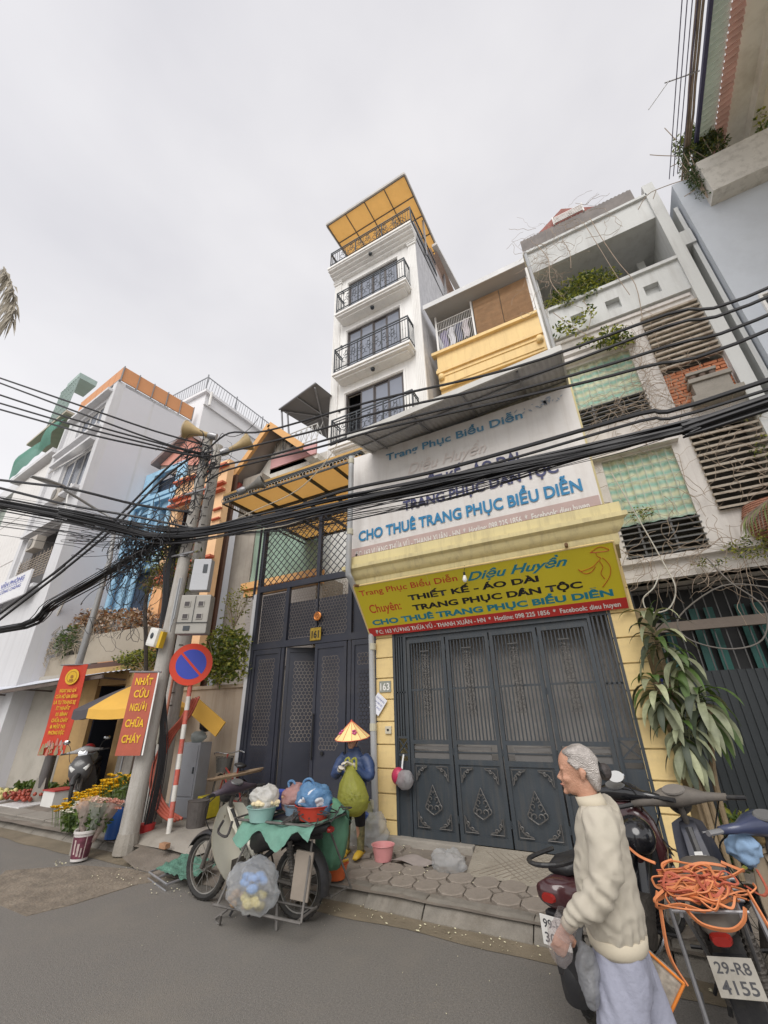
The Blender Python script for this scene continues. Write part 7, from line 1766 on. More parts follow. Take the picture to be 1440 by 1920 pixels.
    se = MB(); se.loft([((0.06, 0, 0.69), 0.06, 0.03, (0, 1, 0), (0, 0, 1)), ((-0.10, 0, 0.735), 0.12, 0.05, (0, 1, 0), (0, 0, 1)), ((-0.35, 0, 0.75), 0.14, 0.055, (0, 1, 0), (0, 0, 1)), ((-0.62, 0, 0.80), 0.125, 0.05, (0, 1, 0), (0, 0, 1)), ((-0.78, 0, 0.81), 0.08, 0.03, (0, 1, 0), (0, 0, 1))], 16, 2.8)
    se.build('seat', seat_m, root, world=False, smooth=True)
    # handlebar cowl, dash, lamp
    hc = MB(); hc.loft([((0.33, -0.33, 0.99), 0.022, 0.022, (1, 0, 0), (0, 0, 1)), ((0.33, -0.20, 1.0), 0.035, 0.032, (1, 0, 0), (0, 0, 1)), ((0.36, -0.09, 1.01), 0.085, 0.06, (1, 0, 0), (0, 0, 1)), ((0.38, 0, 1.01), 0.105, 0.075, (1, 0, 0), (0, 0, 1)), ((0.36, 0.09, 1.01), 0.085, 0.06, (1, 0, 0), (0, 0, 1)), ((0.33, 0.20, 1.0), 0.035, 0.032, (1, 0, 0), (0, 0, 1)), ((0.33, 0.33, 0.99), 0.022, 0.022, (1, 0, 0), (0, 0, 1))], 14, 2.4)
    hb_ = hc.build('handlebar_cowl', dash_m, root, world=False, smooth=True)
    MB(T(0.31, 0, 1.075) @ rotm('Y', -25)).lathe([(0.0, 0.0), (0.07, 0.0), (0.075, -0.012), (0.06, -0.03)], 20, sx=0.72, sy=1.1).build('instrument_dial', o.get('dial', mat('dial_grey', (0.13, 0.13, 0.13), 0.25)), hb_, world=False)
    MB(T(0.45, 0, 0.95) @ rotm('Y', 78)).lathe([(0.03, -0.09), (0.07, -0.05), (0.088, 0.0), (0.085, 0.02), (0.0, 0.035)], 20).build('headlight', o.get('lamp', m_bkp), hb_, world=False, smooth='auto')
    gp = MB()
    for s in (-1, 1):
        gp.tube([(0.33, s * 0.30, 0.99), (0.29, s * 0.44, 0.985)], 0.017, 10); gp.tube([(0.37, s * 0.26, 0.985), (0.36, s * 0.43, 0.975)], 0.006, 5)
        gp.lathe([(0.022, -0.02), (0.022, 0.02)], 8, (0.335, s * 0.28, 0.995))
    gp.build('grip', o.get('grip', m_bkp), root, world=False)
    ca = MB(); ca.tube(smoothpath([(0.34, 0.27, 0.97), (0.46, 0.28, 0.85), (0.46, 0.18, 0.65), (0.42, 0.05, 0.6)], 5), 0.005, 5); ca.tube(smoothpath([(0.34, -0.27, 0.97), (0.47, -0.22, 0.85), (0.45, -0.12, 0.68)], 5), 0.005, 5)
    ca.build('control_cable', m_black, root, world=False)
    if o.get('mirrors'):
        for s in o['mirrors']:
            mm_ = MB(); mm_.tube([(0.33, s * 0.25, 1.0), (0.31, s * 0.30, 1.12), (0.29, s * 0.36, 1.17)], 0.006, 6)
            ms_ = mm_.build('mirror', m_black, root, world=False)
            MB(T(0.28, s * 0.37, 1.20) @ rotm('Y', -80)).lathe([(0.0, 0.0), (0.055, 0.0), (0.06, -0.012), (0.03, -0.03)], 20, sx=0.75, sy=1.1).build('mirror_glass', mat('mirror_glass', (0.62, 0.63, 0.64), 0.06, 0.02, 1, 0, metal=1.0), ms_, world=False)
    MB(T(-0.94, 0, 0.72)).loft([((0, 0, 0), 0.05, 0.026, (0, 1, 0), (0, 0, 1)), ((-0.03, 0, 0.0), 0.04, 0.02, (0, 1, 0), (0, 0, 1))], 12, 3).build('tail_light', mat('tail_red', (0.30, 0.02, 0.015), 0.25), root, world=False)
    if o.get('plate'):
        PM = T(-0.965, 0, o.get('pz', 0.56)) @ rotm('Y', o.get('ptilt', 12)) @ Matrix(((0, 0, -1, 0), (-1, 0, 0, 0), (0, 1, 0, 0), (0, 0, 0, 1)))
        pl_ = MB(PM).box(-0.095, 0.095, -0.07, 0.07, -0.003, 0.003).build('licence_plate', o.get('pmat', mat('plate_white', (0.66, 0.65, 0.62), 0.5, 0.06, 6, 0.05, dirt=(0.45, 0.41, 0.34), da=0.5, dsc=12)), root, world=False, bevel=0.002)
        L1, L2 = o['plate']
        w = wm(root)
        text(L1, pl_, mat('plate_ink', (0.05, 0.05, 0.055), 0.6), -0.075, 0.075, 0.012, 0.052, w @ PM, bold=0.015, ext=0.0045)
        text(L2, pl_, mat('plate_ink', (0.05, 0.05, 0.055), 0.6), -0.075, 0.075, -0.055, -0.01, w @ PM, bold=0.015, ext=0.0045)
        MB(T(-0.90, 0, 0.50)).box(-0.03, 0.02, -0.07, 0.07, -0.16, 0.14).build('plate_bracket', m_bkp, root, world=False, bevel=0.01)
    return root
def put(name, label, rear, front, lean=0, group=None):
    rear = Vector(rear); front = Vector(front); d = (front - rear); L = d.length; d.normalize()
    up = Vector((0, 0, 1)); left = up.cross(d).normalized(); up = d.cross(left)
    Mr = Matrix(((d.x, left.x, up.x, 0), (d.y, left.y, up.y, 0), (d.z, left.z, up.z, 0), (0, 0, 0, 1))) @ rotm('X', lean)
    mid = (rear + front) / 2; mid = mid - (Mr.to_3x3() @ Vector((0, 0, 0.285)))
    return thing(name, label, 'motorbike', tuple(mid), rot=Mr, group=group)
# white step-through loaded with market goods
m_cubw = mat('cub_white', (0.82, 0.79, 0.68), 0.35, 0.04, 2, 0.05, 30, dirt=(0.55, 0.48, 0.36), da=0.35, dsc=3.5)
b1 = put('motorbike', 'loaded white step through motorbike on its stand at the kerb', (-3.27, 4.12, 0.285), (-4.46, 4.06, 0.285), 0)
cub(b1, m_cubw, m_bkp, m_bkp, mat('cowl_plum', (0.06, 0.045, 0.06), 0.5, 0.2, 3), {'dusty': 1, 'sw': 1.5})
W1 = wm(b1)
MB().sph((0.30, 0.17, 0.42), (0.02, 0.045, 0.06), 10, 8).build('shield_hole', mat('hole_green', (0.04, 0.09, 0.07), 0.7), b1, world=False)
gq = MB()
for k in range(5): gq.bar((0.13 - 0.03 * k, 0.10, 0.64 - 0.025 * k), (0.02 - 0.03 * k, 0.11, 0.46 - 0.02 * k), 0.012)
gq.build('spine_grille', m_chrome, b1, world=False)
em_ = MB()
for k in range(4): em_.tube([(0.385, 0.02 + 0.012 * k, 0.70 + 0.012 * k), (0.375, 0.085 - 0.006 * k, 0.735 + 0.010 * k)], 0.004, 4)
em_.build('wing_emblem', mat('emblem_brown', (0.16, 0.11, 0.06), 0.5), b1, world=False)
rk = MB()  # welded carrying rack
for s in (-1, 1):
    rk.tube([(-0.95, s * 0.42, 0.16), (0.05, s * 0.42, 0.16)], 0.012, 6); rk.tube([(-0.95, s * 0.42, 0.16), (-0.85, s * 0.16, 0.66)], 0.010, 6); rk.tube([(0.0, s * 0.42, 0.16), (-0.05, s * 0.13, 0.62)], 0.010, 6)
    rk.tube([(-0.9, s * 0.16, 0.17), (0.0, s * 0.16, 0.17)], 0.010, 6); rk.tube([(-0.9, s * 0.42, 0.16), (-0.9, s * 0.12, 0.17)], 0.010, 6); rk.tube([(-0.2, s * 0.42, 0.16), (-0.2, s * 0.12, 0.17)], 0.010, 6)
    rk.tube([(-0.95, s * 0.30, 0.80), (0.02, s * 0.24, 0.78)], 0.012, 6)
    rk.tube([(-0.5, s * 0.18, 0.16), (-0.56, s * 0.24, -0.0)], 0.014, 6)
for x in (-0.95, -0.6, -0.3, 0.02): rk.tube([(x, -0.3, 0.80), (x, 0.3, 0.80)], 0.010, 6)
rk.tube(smoothpath([(-0.05, 0.20, 0.16), (0.05, 0.24, 0.06), (0.12, 0.30, 0.01), (0.0, 0.36, 0.01), (-0.06, 0.42, 0.10)], 3), 0.011, 6)
rk.build('carrier_rack', mat('rack_iron', (0.15, 0.14, 0.13), 0.6, 0.3, 8, 0.2, metal=0.4), b1, world=False)
def crumple(b, amp, f, seed=0):
    for i, v in enumerate(b.v):
        n = mnoise.noise_vector(v * f + Vector((seed, seed, seed))); b.v[i] = v + Vector(n) * amp
    return b
def bagmesh(c, r, amp=0.03, f=9, top=None, seed=0):
    b = MB(); b.sph(c, r, 48, 34); crumple(b, amp, f, seed)
    for i, v in enumerate(b.v):
        q = abs(mnoise.noise(v * f * 1.2 + Vector((seed, 0, 0)))) + 0.25 * abs(mnoise.noise(v * f * 3.2 + Vector((0, seed, 0))))
        b.v[i] = v + (v - Vector(c)).normalized() * amp * (0.55 - 1.5 * q)
    if top:
        for i, v in enumerate(b.v):
            t = max(0, (v.z - c[2]) / r[2])
            if t > 0.35:
                k = (t - 0.35) / 0.65; b.v[i] = Vector((v.x + (top[0] - v.x) * k * 0.9, v.y + (top[1] - v.y) * k * 0.9, v.z + (top[2] - v.z) * k))
    return b
def gpt(x, y, z): return W1 @ Vector((x, y, z))
tarp = MB(); tarp.grid(lambda u, v: tuple(gpt(-0.10 - 0.88 * u, -0.36 + 0.78 * v, 0.775 + 0.012 * math.sin(u * 14 + v * 5) - 0.16 * max(0, abs(v - 0.5) * 2 - 0.72) / 0.28 * (0.6 + 0.5 * math.sin(u * 13)) + 0.05 * max(0, u - 0.75) * 4)), 50, 28)
crumple(tarp, 0.016, 9); crumple(tarp, 0.007, 27, 4)
tag(tarp.build('green_tarp', mat('tarp_green', (0.12, 0.26, 0.20), 0.7, 0.2, 6, 0.5, 25), smooth=True, recalc=False), 'worn green tarpaulin spread over the rack of the white motorbike', 'tarpaulin')
def basin(name, label, c, r, h, m, group=None):
    b = MB(); b.lathe([(r * 0.74, 0), (r * 0.80, h * 0.3), (r * 0.97, h * 0.95), (r * 1.06, h), (r * 1.05, h * 1.03), (r * 0.94, h * 0.97), (r * 0.77, h * 0.3), (r * 0.70, 0.012), (0.0, 0.012)], 28, c)
    b.lathe([(0.0, 0.0), (r * 0.74, 0.0)], 28, c, cap=False)
    return tag(b.build(name, m, smooth='auto'), label, 'basin', group)
bz = 0.785
basin('plastic_basin', 'pale teal basin holding a white bag on the front of the rack', tuple(gpt(-0.26, 0.22, bz)), 0.15, 0.12, mat('basin_teal', (0.28, 0.45, 0.42), 0.35, 0.05))
basin('plastic_basin', 'red basin under the blue bag at the rear of the rack', tuple(gpt(-0.78, 0.06, bz + 0.02)), 0.18, 0.12, mat('basin_red', (0.50, 0.05, 0.03), 0.35, 0.05))
basin('plastic_basin', 'grey blue basin in the middle of the loaded rack', tuple(gpt(-0.54, -0.02, bz)), 0.165, 0.13, mat('basin_blue_grey', (0.20, 0.27, 0.36), 0.35, 0.05))
bb_ = MB(W1); bb_.box(-0.24, -0.08, -0.25, 0.0, 0.82, 0.99)
tag(bb_.build('blue_tub', mat('tub_blue', (0.06, 0.10, 0.45), 0.4), bevel=0.03), 'open blue plastic tub at the front far corner of the rack', 'tub')
m_bagw = sheer('bag_milky', (0.80, 0.79, 0.76), 0.12, 0.2); m_bagc = sheer('bag_transparent', (0.88, 0.90, 0.92), 0.68, 0.1); m_bagb = sheer('bag_blue_clear', (0.22, 0.42, 0.66), 0.2)
m_bagy = sheer('bag_yellow_clear', (0.66, 0.66, 0.16), 0.42, 0.15); m_bagr = sheer('bag_pink_clear', (0.65, 0.40, 0.38), 0.2)
tag(bagmesh(tuple(gpt(-0.24, 0.18, bz + 0.17)), (0.14, 0.12, 0.11), 0.04, 9, None, 1).build('plastic_bag', m_bagw, smooth=True), 'white bag standing in the teal basin', 'bag')
vg = MB(); g = random.Random(2)
def chunks(b, c, r, n, s, rng, sq=0.7):
    for _ in range(n):
        p = (c[0] + rng.uniform(-1, 1) * r[0], c[1] + rng.uniform(-1, 1) * r[1], c[2] + rng.uniform(-1, 1) * r[2]); k = s * rng.uniform(0.6, 1.3)
        b.sph(p, (k, k * rng.uniform(0.6, 1.1), k * sq), 7, 5)
    return b
tag(chunks(vg, gpt(-0.30, 0.22, bz + 0.15), (0.09, 0.09, 0.03), 14, 0.035, g).build('peeled_roots', mat('root_cream', (0.66, 0.56, 0.36), 0.7, 0.15, 8)), 'cream coloured vegetables heaped in the teal basin', 'vegetables', kind='stuff')
tag(bagmesh(tuple(gpt(-0.54, 0.0, bz + 0.17)), (0.17, 0.14, 0.12), 0.035, 9, None, 2).build('plastic_bag', m_bagr, smooth=True), 'pinkish bag of ginger heaped in the grey blue basin', 'bag')
tag(chunks(MB(), gpt(-0.54, 0.0, bz + 0.20), (0.12, 0.10, 0.05), 26, 0.035, g).build('ginger', mat('ginger_tan', (0.42, 0.27, 0.16), 0.8, 0.3, 9)), 'tan ginger roots in the middle basin', 'vegetables', kind='stuff')
tag(bagmesh(tuple(gpt(-0.78, 0.05, bz + 0.18)), (0.17, 0.15, 0.14), 0.05, 8, None, 3).build('plastic_bag', m_bagb, smooth=True), 'blue and white carrier bag standing in the red basin', 'bag')
tag(bagmesh(tuple(gpt(-0.78, 0.06, bz + 0.18)), (0.13, 0.13, 0.10), 0.04, 11, None, 4).build('white_lump', mat('lump_white', (0.55, 0.57, 0.60), 0.6, 0.15, 6), smooth=True), 'white filled bag showing inside the blue carrier bag', 'bag')
hd_ = MB(); hd_.tube(smoothpath([tuple(gpt(-0.68, 0.12, bz + 0.25)), tuple(gpt(-0.69, 0.12, bz + 0.34)), tuple(gpt(-0.76, 0.10, bz + 0.36)), tuple(gpt(-0.82, 0.08, bz + 0.27))], 4), 0.012, 6)
hd_.tube(smoothpath([tuple(gpt(-0.44, 0.02, bz + 0.25)), tuple(gpt(-0.42, 0.02, bz + 0.31)), tuple(gpt(-0.48, 0.02, bz + 0.32)), tuple(gpt(-0.54, 0.02, bz + 0.25))], 4), 0.012, 6)
tag(hd_.build('bag_handles', m_bagb), 'twisted blue handles of the carrier bags on the rack', 'bag handle')
tag(bagmesh(tuple(gpt(-0.38, 0.38, 0.33)), (0.28, 0.16, 0.17), 0.05, 7, None, 5).build('plastic_bag', m_bagc, smooth=True), 'big clear bag of vegetables resting on the near side rack', 'bag')
for (o_, c_, n_, nm, lb) in (((0.0, 0.0, 0.04), (0.12, 0.25, 0.5), 12, 'blue_packets', 'blue packets showing through the big clear bag'), ((0.0, 0.02, -0.08), (0.55, 0.45, 0.16), 16, 'pale_noodles', 'yellowish food showing through the big clear bag'), ((0.08, 0.0, -0.1), (0.30, 0.2, 0.12), 12, 'brown_roots', 'brown roots at the bottom of the big clear bag')):
    tag(chunks(MB(), gpt(-0.38 + o_[0], 0.38, 0.31 + o_[2]), (0.13, 0.08, 0.05), n_, 0.045, g).build(nm, mat('c_' + nm, c_, 0.7, 0.25, 8)), lb, 'vegetables', kind='stuff')
tag(bagmesh(tuple(gpt(0.08, 0.02, 0.62)), (0.09, 0.08, 0.15), 0.03, 9, None, 6).build('plastic_bag', sheer('bag_green_clear', (0.35, 0.55, 0.42), 0.35), smooth=True), 'clear green tinted bag hung behind the white leg shield', 'bag')
m_sack = mat('sack_green', (0.10, 0.24, 0.15), 0.6, 0.15, 3, 0.4, 14)
sk = MB(); C2 = gpt(-0.70, -0.40, 0.0)
sk.loft([((C2.x, C2.y, 0.30), 0.10, 0.10, (1, 0, 0), (0, 1, 0)), ((C2.x, C2.y, 0.42), 0.16, 0.15, (1, 0, 0), (0, 1, 0)), ((C2.x + 0.02, C2.y, 0.60), 0.185, 0.17, (1, 0, 0), (0, 1, 0)), ((C2.x + 0.02, C2.y, 0.78), 0.17, 0.15, (1, 0, 0), (0, 1, 0)), ((C2.x, C2.y, 0.90), 0.06, 0.06, (1, 0, 0), (0, 1, 0))], 26)
for i, v in enumerate(sk.v):
    a = math.atan2(v.y - C2.y, v.x - C2.x); k = 1 + (0.05 + 0.06 * abs(v.z - 0.6) / 0.3) * math.sin(a * 9 + v.z * 5 + 2 * math.sin(v.z * 7)); sk.v[i] = Vector((C2.x + (v.x - C2.x) * k, C2.y + (v.y - C2.y) * k, v.z))
crumple(sk, 0.012, 13, 3)
tag(sk.build('green_sack', m_sack, smooth=True), 'bulging green sack hanging behind the rear wheel of the white motorbike', 'sack')
ct = MB(T(*gpt(-0.80, 0.22, 0.42)) @ rotm('Z', 15) @ rotm('Y', 6)).box(-0.085, 0.085, -0.015, 0.015, -0.19, 0.17)
tag(ct.build('cardboard', mat('card_tan', (0.27, 0.23, 0.19), 0.9, 0.1, 3), bevel=0.005), 'folded cardboard sheet tied beside the rear wheel', 'cardboard')
cd = MB(); g = random.Random(17)
for _ in range(9):
    p = gpt(g.uniform(-1.0, -0.3), g.uniform(-0.3, 0.35), 0.85); P = [p + Vector((g.gauss(0, 0.09), g.gauss(0, 0.07), g.uniform(-0.06, 0.07))) for k in range(6)]; cd.tube(smoothpath(P, 4), 0.006, 5)
cd.tube(smoothpath([gpt(0.05, 0.42, 0.80), gpt(0.12, 0.40, 0.70), gpt(-0.02, 0.42, 0.68), gpt(-0.05, 0.4, 0.80)], 4), 0.012, 6)
tag(cd.build('bungee_cords', mat('cord_dark', (0.05, 0.045, 0.045), 0.6)), 'dark elastic cords tangled on the loaded rack', 'cord')
ob_ = basin('plastic_basket', 'small orange basket on the kerb behind the white motorbike', (-3.28, 4.78, 0.14), 0.13, 0.13, mat('basket_orange', (0.60, 0.13, 0.04), 0.4, 0.05))
tag(MB().tube([(-3.36, 4.72, 0.25), (-3.2, 4.86, 0.33)], 0.012, 6).tube([(-3.33, 4.76, 0.24), (-3.16, 4.84, 0.30)], 0.012, 6).build('scissors', mat('handle_yellow', (0.70, 0.42, 0.04), 0.5)), 'yellow scissor handles lying in the orange basket', 'tool')
# dusty motorbike with orange ropes, seen from behind
b3 = put('motorbike', 'dusty old motorbike with orange ropes heaped on its rear rack', (0.17, 3.62, 0.285), (0.21, 4.92, 0.42), -8)
cub(b3, mat('shield_navy_dusty', (0.05, 0.055, 0.075), 0.5, 0.2, 4, 0.05, dirt=(0.15, 0.13, 0.11), da=0.5), m_dusty, mat('seat_dusty', (0.115, 0.10, 0.085), 0.85, 0.15, 4, 0.2, 60), m_dusty, {'dusty': 1, 'plate': ('29-R8', '4155'), 'mirrors': (1,), 'sw': 0.45, 'pz': 0.585, 'fender': mat('fender_navy', (0.035, 0.04, 0.06), 0.5, 0.2, 4, 0.05, dirt=(0.12, 0.1, 0.08), da=0.5), 'dial': mat('dial_dusty', (0.17, 0.155, 0.14), 0.5), 'ptilt': 22, 'pmat': mat('plate_dusty', (0.34, 0.32, 0.28), 0.7, 0.1, 8, 0.1, dirt=(0.22, 0.2, 0.16), da=0.6, dsc=14)})
rk = MB()
for s in (-1, 1):
    rk.tube([(-1.02, s * 0.13, 0.84), (-0.50, s * 0.13, 0.86)], 0.009, 6); rk.tube([(-0.95, s * 0.13, 0.84), (-0.60, s * 0.10, 0.45)], 0.010, 6)
    rk.tube([(-0.85, s * 0.22, 0.22), (-0.75, s * 0.20, 0.80)], 0.012, 6)
for x in (-1.0, -0.88, -0.76, -0.64): rk.tube([(x, -0.17, 0.85), (x, 0.17, 0.85)], 0.008, 6)
rk.tube([(-1.02, -0.30, 0.25), (-1.04, 0.24, 0.22)], 0.016, 8); rk.tube([(-1.02, -0.30, 0.25), (-0.5, -0.24, 0.28)], 0.012, 6); rk.tube([(-1.04, 0.24, 0.22), (-0.5, 0.24, 0.28)], 0.012, 6)
rk.build('rear_rack', m_steel, b3, world=False)
MB(T(-0.97, 0, 0.14) @ rotm('Y', 12)).box(-0.006, 0.006, -0.075, 0.075, -0.10, 0.24).build('mud_flap', mat('flap_pale', (0.40, 0.38, 0.34), 0.8, 0.1, 5), b3, world=False, bevel=0.005)
MB().box(0.05, 0.12, -0.05, 0.05, 0.70, 0.712).box(0.09, 0.16, -0.03, 0.02, 0.712, 0.72).build('seat_sticker', m_white, b3, world=False)
W3 = wm(b3); g = random.Random(41); rp_ = MB(); rp2 = MB()
def strapP(b, P, w=0.014, t=0.004):
    P = smoothpath(P, 5); F = b.frames(P); vs = []; fs = []
    for i, p in enumerate(P):
        u, v = F[i]
        for (a, c) in ((-1, -1), (1, -1), (1, 1), (-1, 1)): vs.append(W3 @ (Vector(p) + u * (a * w * 0.5) + v * (c * t)))
    for i in range(len(P) - 1):
        for k in range(4): fs.append((i * 4 + k, i * 4 + (k + 1) % 4, (i + 1) * 4 + (k + 1) % 4, (i + 1) * 4 + k))
    b.add(vs, fs)
for k in range(40):
    cx, cy = g.uniform(-0.98, -0.62), g.uniform(-0.12, 0.12); r1 = g.uniform(0.05, 0.17); r2 = g.uniform(0.04, 0.10); a0 = g.uniform(0, 6.28); z = 0.84 + 0.07 * g.random(); P = []
    for j in range(g.randint(5, 10)):
        a = a0 + j * 0.8; P.append(Vector((max(-1.08, cx + r2 * math.cos(a) * 1.1), max(-0.24, min(0.24, cy + r1 * math.sin(a))), z + g.gauss(0, 0.012))))
    strapP(rp_ if k % 3 else rp2, P, 0.010 if k % 2 else 0.014, 0.003)
strapP(rp_, [(-0.7, 0.20, 0.95), (-0.65, 0.28, 0.97), (-0.55, 0.35, 1.0), (-0.5, 0.40, 1.03)]); strapP(rp_, [(-0.9, -0.2, 0.9), (-1.02, -0.24, 0.7), (-1.0, -0.28, 0.45), (-0.98, -0.27, 0.26)], 0.014)
strapP(rp_, [(-1.04, 0.1, 0.88), (-1.06, 0.05, 0.825), (-1.07, -0.06, 0.81), (-1.06, -0.13, 0.84), (-1.03, -0.16, 0.88)], 0.017); strapP(rp_, [(-1.0, 0.22, 0.86), (-1.05, 0.25, 0.7), (-1.04, 0.22, 0.58)], 0.016)
strapP(rp2, [(-0.8, -0.2, 0.88), (-0.7, -0.26, 0.8), (-0.4, -0.30, 0.72), (-0.1, -0.3, 0.7)], 0.012)
tag(rp_.build('orange_rope', mat('rope_orange', (0.60, 0.21, 0.08), 0.6, 0.15, 9), smooth='auto'), 'heap of bright orange straps and ropes on the dusty rear rack', 'rope')
tag(rp2.build('red_rope', mat('rope_red_orange', (0.46, 0.11, 0.06), 0.6, 0.15, 9), smooth='auto'), 'darker red orange ropes mixed into the heap on the rack', 'rope')
# black scooter behind the walking woman
b2_ = put('motorbike', 'glossy black scooter with red brown tail parked behind the woman', (-0.60, 3.80, 0.285), (-0.15, 4.94, 0.41), -3)
m_gb = mat('gloss_black', (0.010, 0.010, 0.012), 0.18, 0.1, 3, 0, coat=0.6)
m_mar = mat('gloss_maroon', (0.07, 0.025, 0.028), 0.22, 0.1, 3, 0, coat=0.6)
cub(b2_, m_gb, m_mar, m_bkp, m_gb, {'plate': ('99-H1', '3024'), 'sw': 0.7, 'ptilt': 8})
fb = MB(); fb.loft([((0.42, 0, 0.40), 0.14, 0.10, (0, 1, 0), (1, 0, 0)), ((0.45, 0, 0.60), 0.19, 0.12, (0, 1, 0), (1, 0, 0)), ((0.42, 0, 0.80), 0.17, 0.10, (0, 1, 0), (1, 0, 0)), ((0.38, 0, 0.94), 0.10, 0.08, (0, 1, 0), (1, 0, 0))], 18, 2.5)
fb.loft([((-0.15, 0, 0.45), 0.13, 0.12, (0, 1, 0), (0, 0, 1)), ((-0.45, 0, 0.55), 0.17, 0.16, (0, 1, 0), (0, 0, 1)), ((-0.75, 0, 0.66), 0.15, 0.12, (0, 1, 0), (0, 0, 1)), ((-0.95, 0, 0.74), 0.08, 0.06, (0, 1, 0), (0, 0, 1))], 18, 2.5)
fb.build('body_fairing', m_mar, b2_, world=False, smooth=True)
rh = MB(); rh.tube(smoothpath([(-0.6, 0.13, 0.86), (-0.9, 0.12, 0.89), (-1.0, 0.0, 0.90), (-0.9, -0.12, 0.89), (-0.6, -0.13, 0.86)], 4), 0.014, 8)
rh.build('grab_rail', m_bkp, b2_, world=False)
W2_ = wm(b2_)
hl = thing('helmet', 'glossy black helmet resting on the black scooter', 'helmet', tuple(W2_ @ Vector((0.12, -0.12, 0.72))))
hc_ = W2_ @ Vector((0.12, -0.14, 0.78))
MB().sph(tuple(hc_), (0.135, 0.155, 0.13), 22, 14).build('shell', m_gb, hl, smooth=True)
MB().box(hc_.x - 0.135, hc_.x - 0.125, hc_.y - 0.01, hc_.y + 0.02, hc_.z + 0.02, hc_.z + 0.07).build('sticker', m_white, hl)
# part of a further motorbike at the right edge
b4 = put('motorbike', 'blue and chrome motorbike cut off by the right picture edge', (1.02, 3.42, 0.285), (0.44, 4.42, 0.30), 0)
cub(b4, mat('apron_tan', (0.30, 0.24, 0.17), 0.6, 0.1, 3), m_dusty, m_bkp, mat('cowl_navy', (0.04, 0.05, 0.10), 0.3, 0.2, 3, 0, coat=0.3), {'dusty': 1, 'lamp': mat('lamp_amber', (0.45, 0.32, 0.15), 0.2), 'grip': m_steel})
W4 = wm(b4)
tag(bagmesh(tuple(W4 @ Vector((0.40, 0.16, 0.88))), (0.09, 0.08, 0.09), 0.03, 12, None, 7).build('blue_rag', mat('rag_blue', (0.22, 0.33, 0.48), 0.9, 0.2, 8), smooth=True), 'crumpled light blue rag on the handlebar of the right edge motorbike', 'rag')
# scooter in front of the shop
b5 = put('motorbike', 'black and grey scooter with a red helmet before the dark shop door', (-11.15, 6.5, 0.40), (-10.35, 5.75, 0.42), 6)
m_dgr = mat('scooter_grey', (0.07, 0.068, 0.07), 0.3, 0.2, 3, 0, coat=0.4)
cub(b5, m_dgr, m_dgr, m_bkp, mat('cowl_silver', (0.4, 0.4, 0.4), 0.3, 0.3, 9), {'dusty': 1, 'mirrors': (-1, 1), 'lamp': m_chrome})
fb = MB(); fb.loft([((0.44, 0, 0.42), 0.12, 0.10, (0, 1, 0), (1, 0, 0)), ((0.47, 0, 0.58), 0.20, 0.12, (0, 1, 0), (1, 0, 0)), ((0.45, 0, 0.76), 0.22, 0.11, (0, 1, 0), (1, 0, 0)), ((0.40, 0, 0.92), 0.12, 0.09, (0, 1, 0), (1, 0, 0))], 18, 2.5)
fb.build('front_fairing', m_dgr, b5, world=False, smooth=True)
hd2 = MB()
for s in (-1, 1): hd2.loft([((0.565, s * 0.05, 0.62), 0.02, 0.02, (0, 1, 0), (0, 0, 1)), ((0.57, s * 0.10, 0.66), 0.045, 0.035, (0, 1, 0), (0, 0, 1)), ((0.54, s * 0.16, 0.72), 0.03, 0.03, (0, 1, 0), (0, 0, 1))], 10)
hd2.build('headlight_pair', mat('lens_clear', (0.7, 0.7, 0.68), 0.1), b5, world=False, smooth=True)
W5 = wm(b5)
h5 = tag(MB().sph(tuple(W5 @ Vector((0.05, 0.0, 1.02))), (0.12, 0.12, 0.11), 16, 10).build('helmet', mat('helmet_red', (0.38, 0.03, 0.03), 0.3), smooth=True), 'red and white helmet on the scooter before the shop', 'helmet')
tag(bagmesh(tuple(W5 @ Vector((0.0, 0.0, 0.88))), (0.17, 0.17, 0.12), 0.03, 9, None, 8).build('grey_raincoat', mat('raincoat_grey', (0.30, 0.32, 0.32), 0.7, 0.3, 5), smooth=True), 'grey raincoat bundled on the seat of the shop scooter', 'raincoat')
# red bicycle beside the plaster wall
bc = thing('bicycle', 'old red bicycle with a dark basket leaning by the plaster wall', 'bicycle', (-6.35, 6.05, 0.18), rz=math.radians(158))
def bwheel(x, name):
    w_ = MB(T(x, 0, 0.31) @ rotm('X', 90)); w_.lathe([(0.295, -0.012), (0.295, 0.012), (0.285, 0.0), (0.295, -0.012)], 30, cap=False); w_.lathe([(0.02, -0.04), (0.02, 0.04)], 8)
    for i in range(20): a = i * PI / 10; w_.bar((0.02 * math.cos(a), 0.02 * math.sin(a), 0.02 * (-1) ** i), (0.29 * math.cos(a), 0.29 * math.sin(a), 0), 0.003)
    o = w_.build(name, m_rim, bc, world=False); MB(T(x, 0, 0.31) @ rotm('X', 90)).lathe([(0.297, -0.016), (0.318, -0.012), (0.322, 0), (0.318, 0.012), (0.297, 0.016)], 30, cap=False).build('tyre', m_rub, o, world=False)
bwheel(-0.5, 'rear_wheel'); bwheel(0.5, 'front_wheel')
fr = MB()
for a, b in (((-0.5, 0, 0.31), (-0.12, 0, 0.30)), ((-0.12, 0, 0.30), (-0.25, 0, 0.78)), ((-0.12, 0, 0.30), (0.36, 0, 0.62)), ((-0.2, 0, 0.55), (0.34, 0, 0.74)), ((-0.5, 0, 0.31), (-0.22, 0, 0.70)), ((0.5, 0, 0.31), (0.36, 0, 0.62)), ((0.36, 0, 0.62), (0.30, 0, 0.95))): fr.tube([a, b], 0.014, 8)
fr.build('frame', mat('bicycle_red', (0.35, 0.045, 0.035), 0.4, 0.2, 4, 0.05, dirt=(0.15, 0.08, 0.05), da=0.5), bc, world=False)
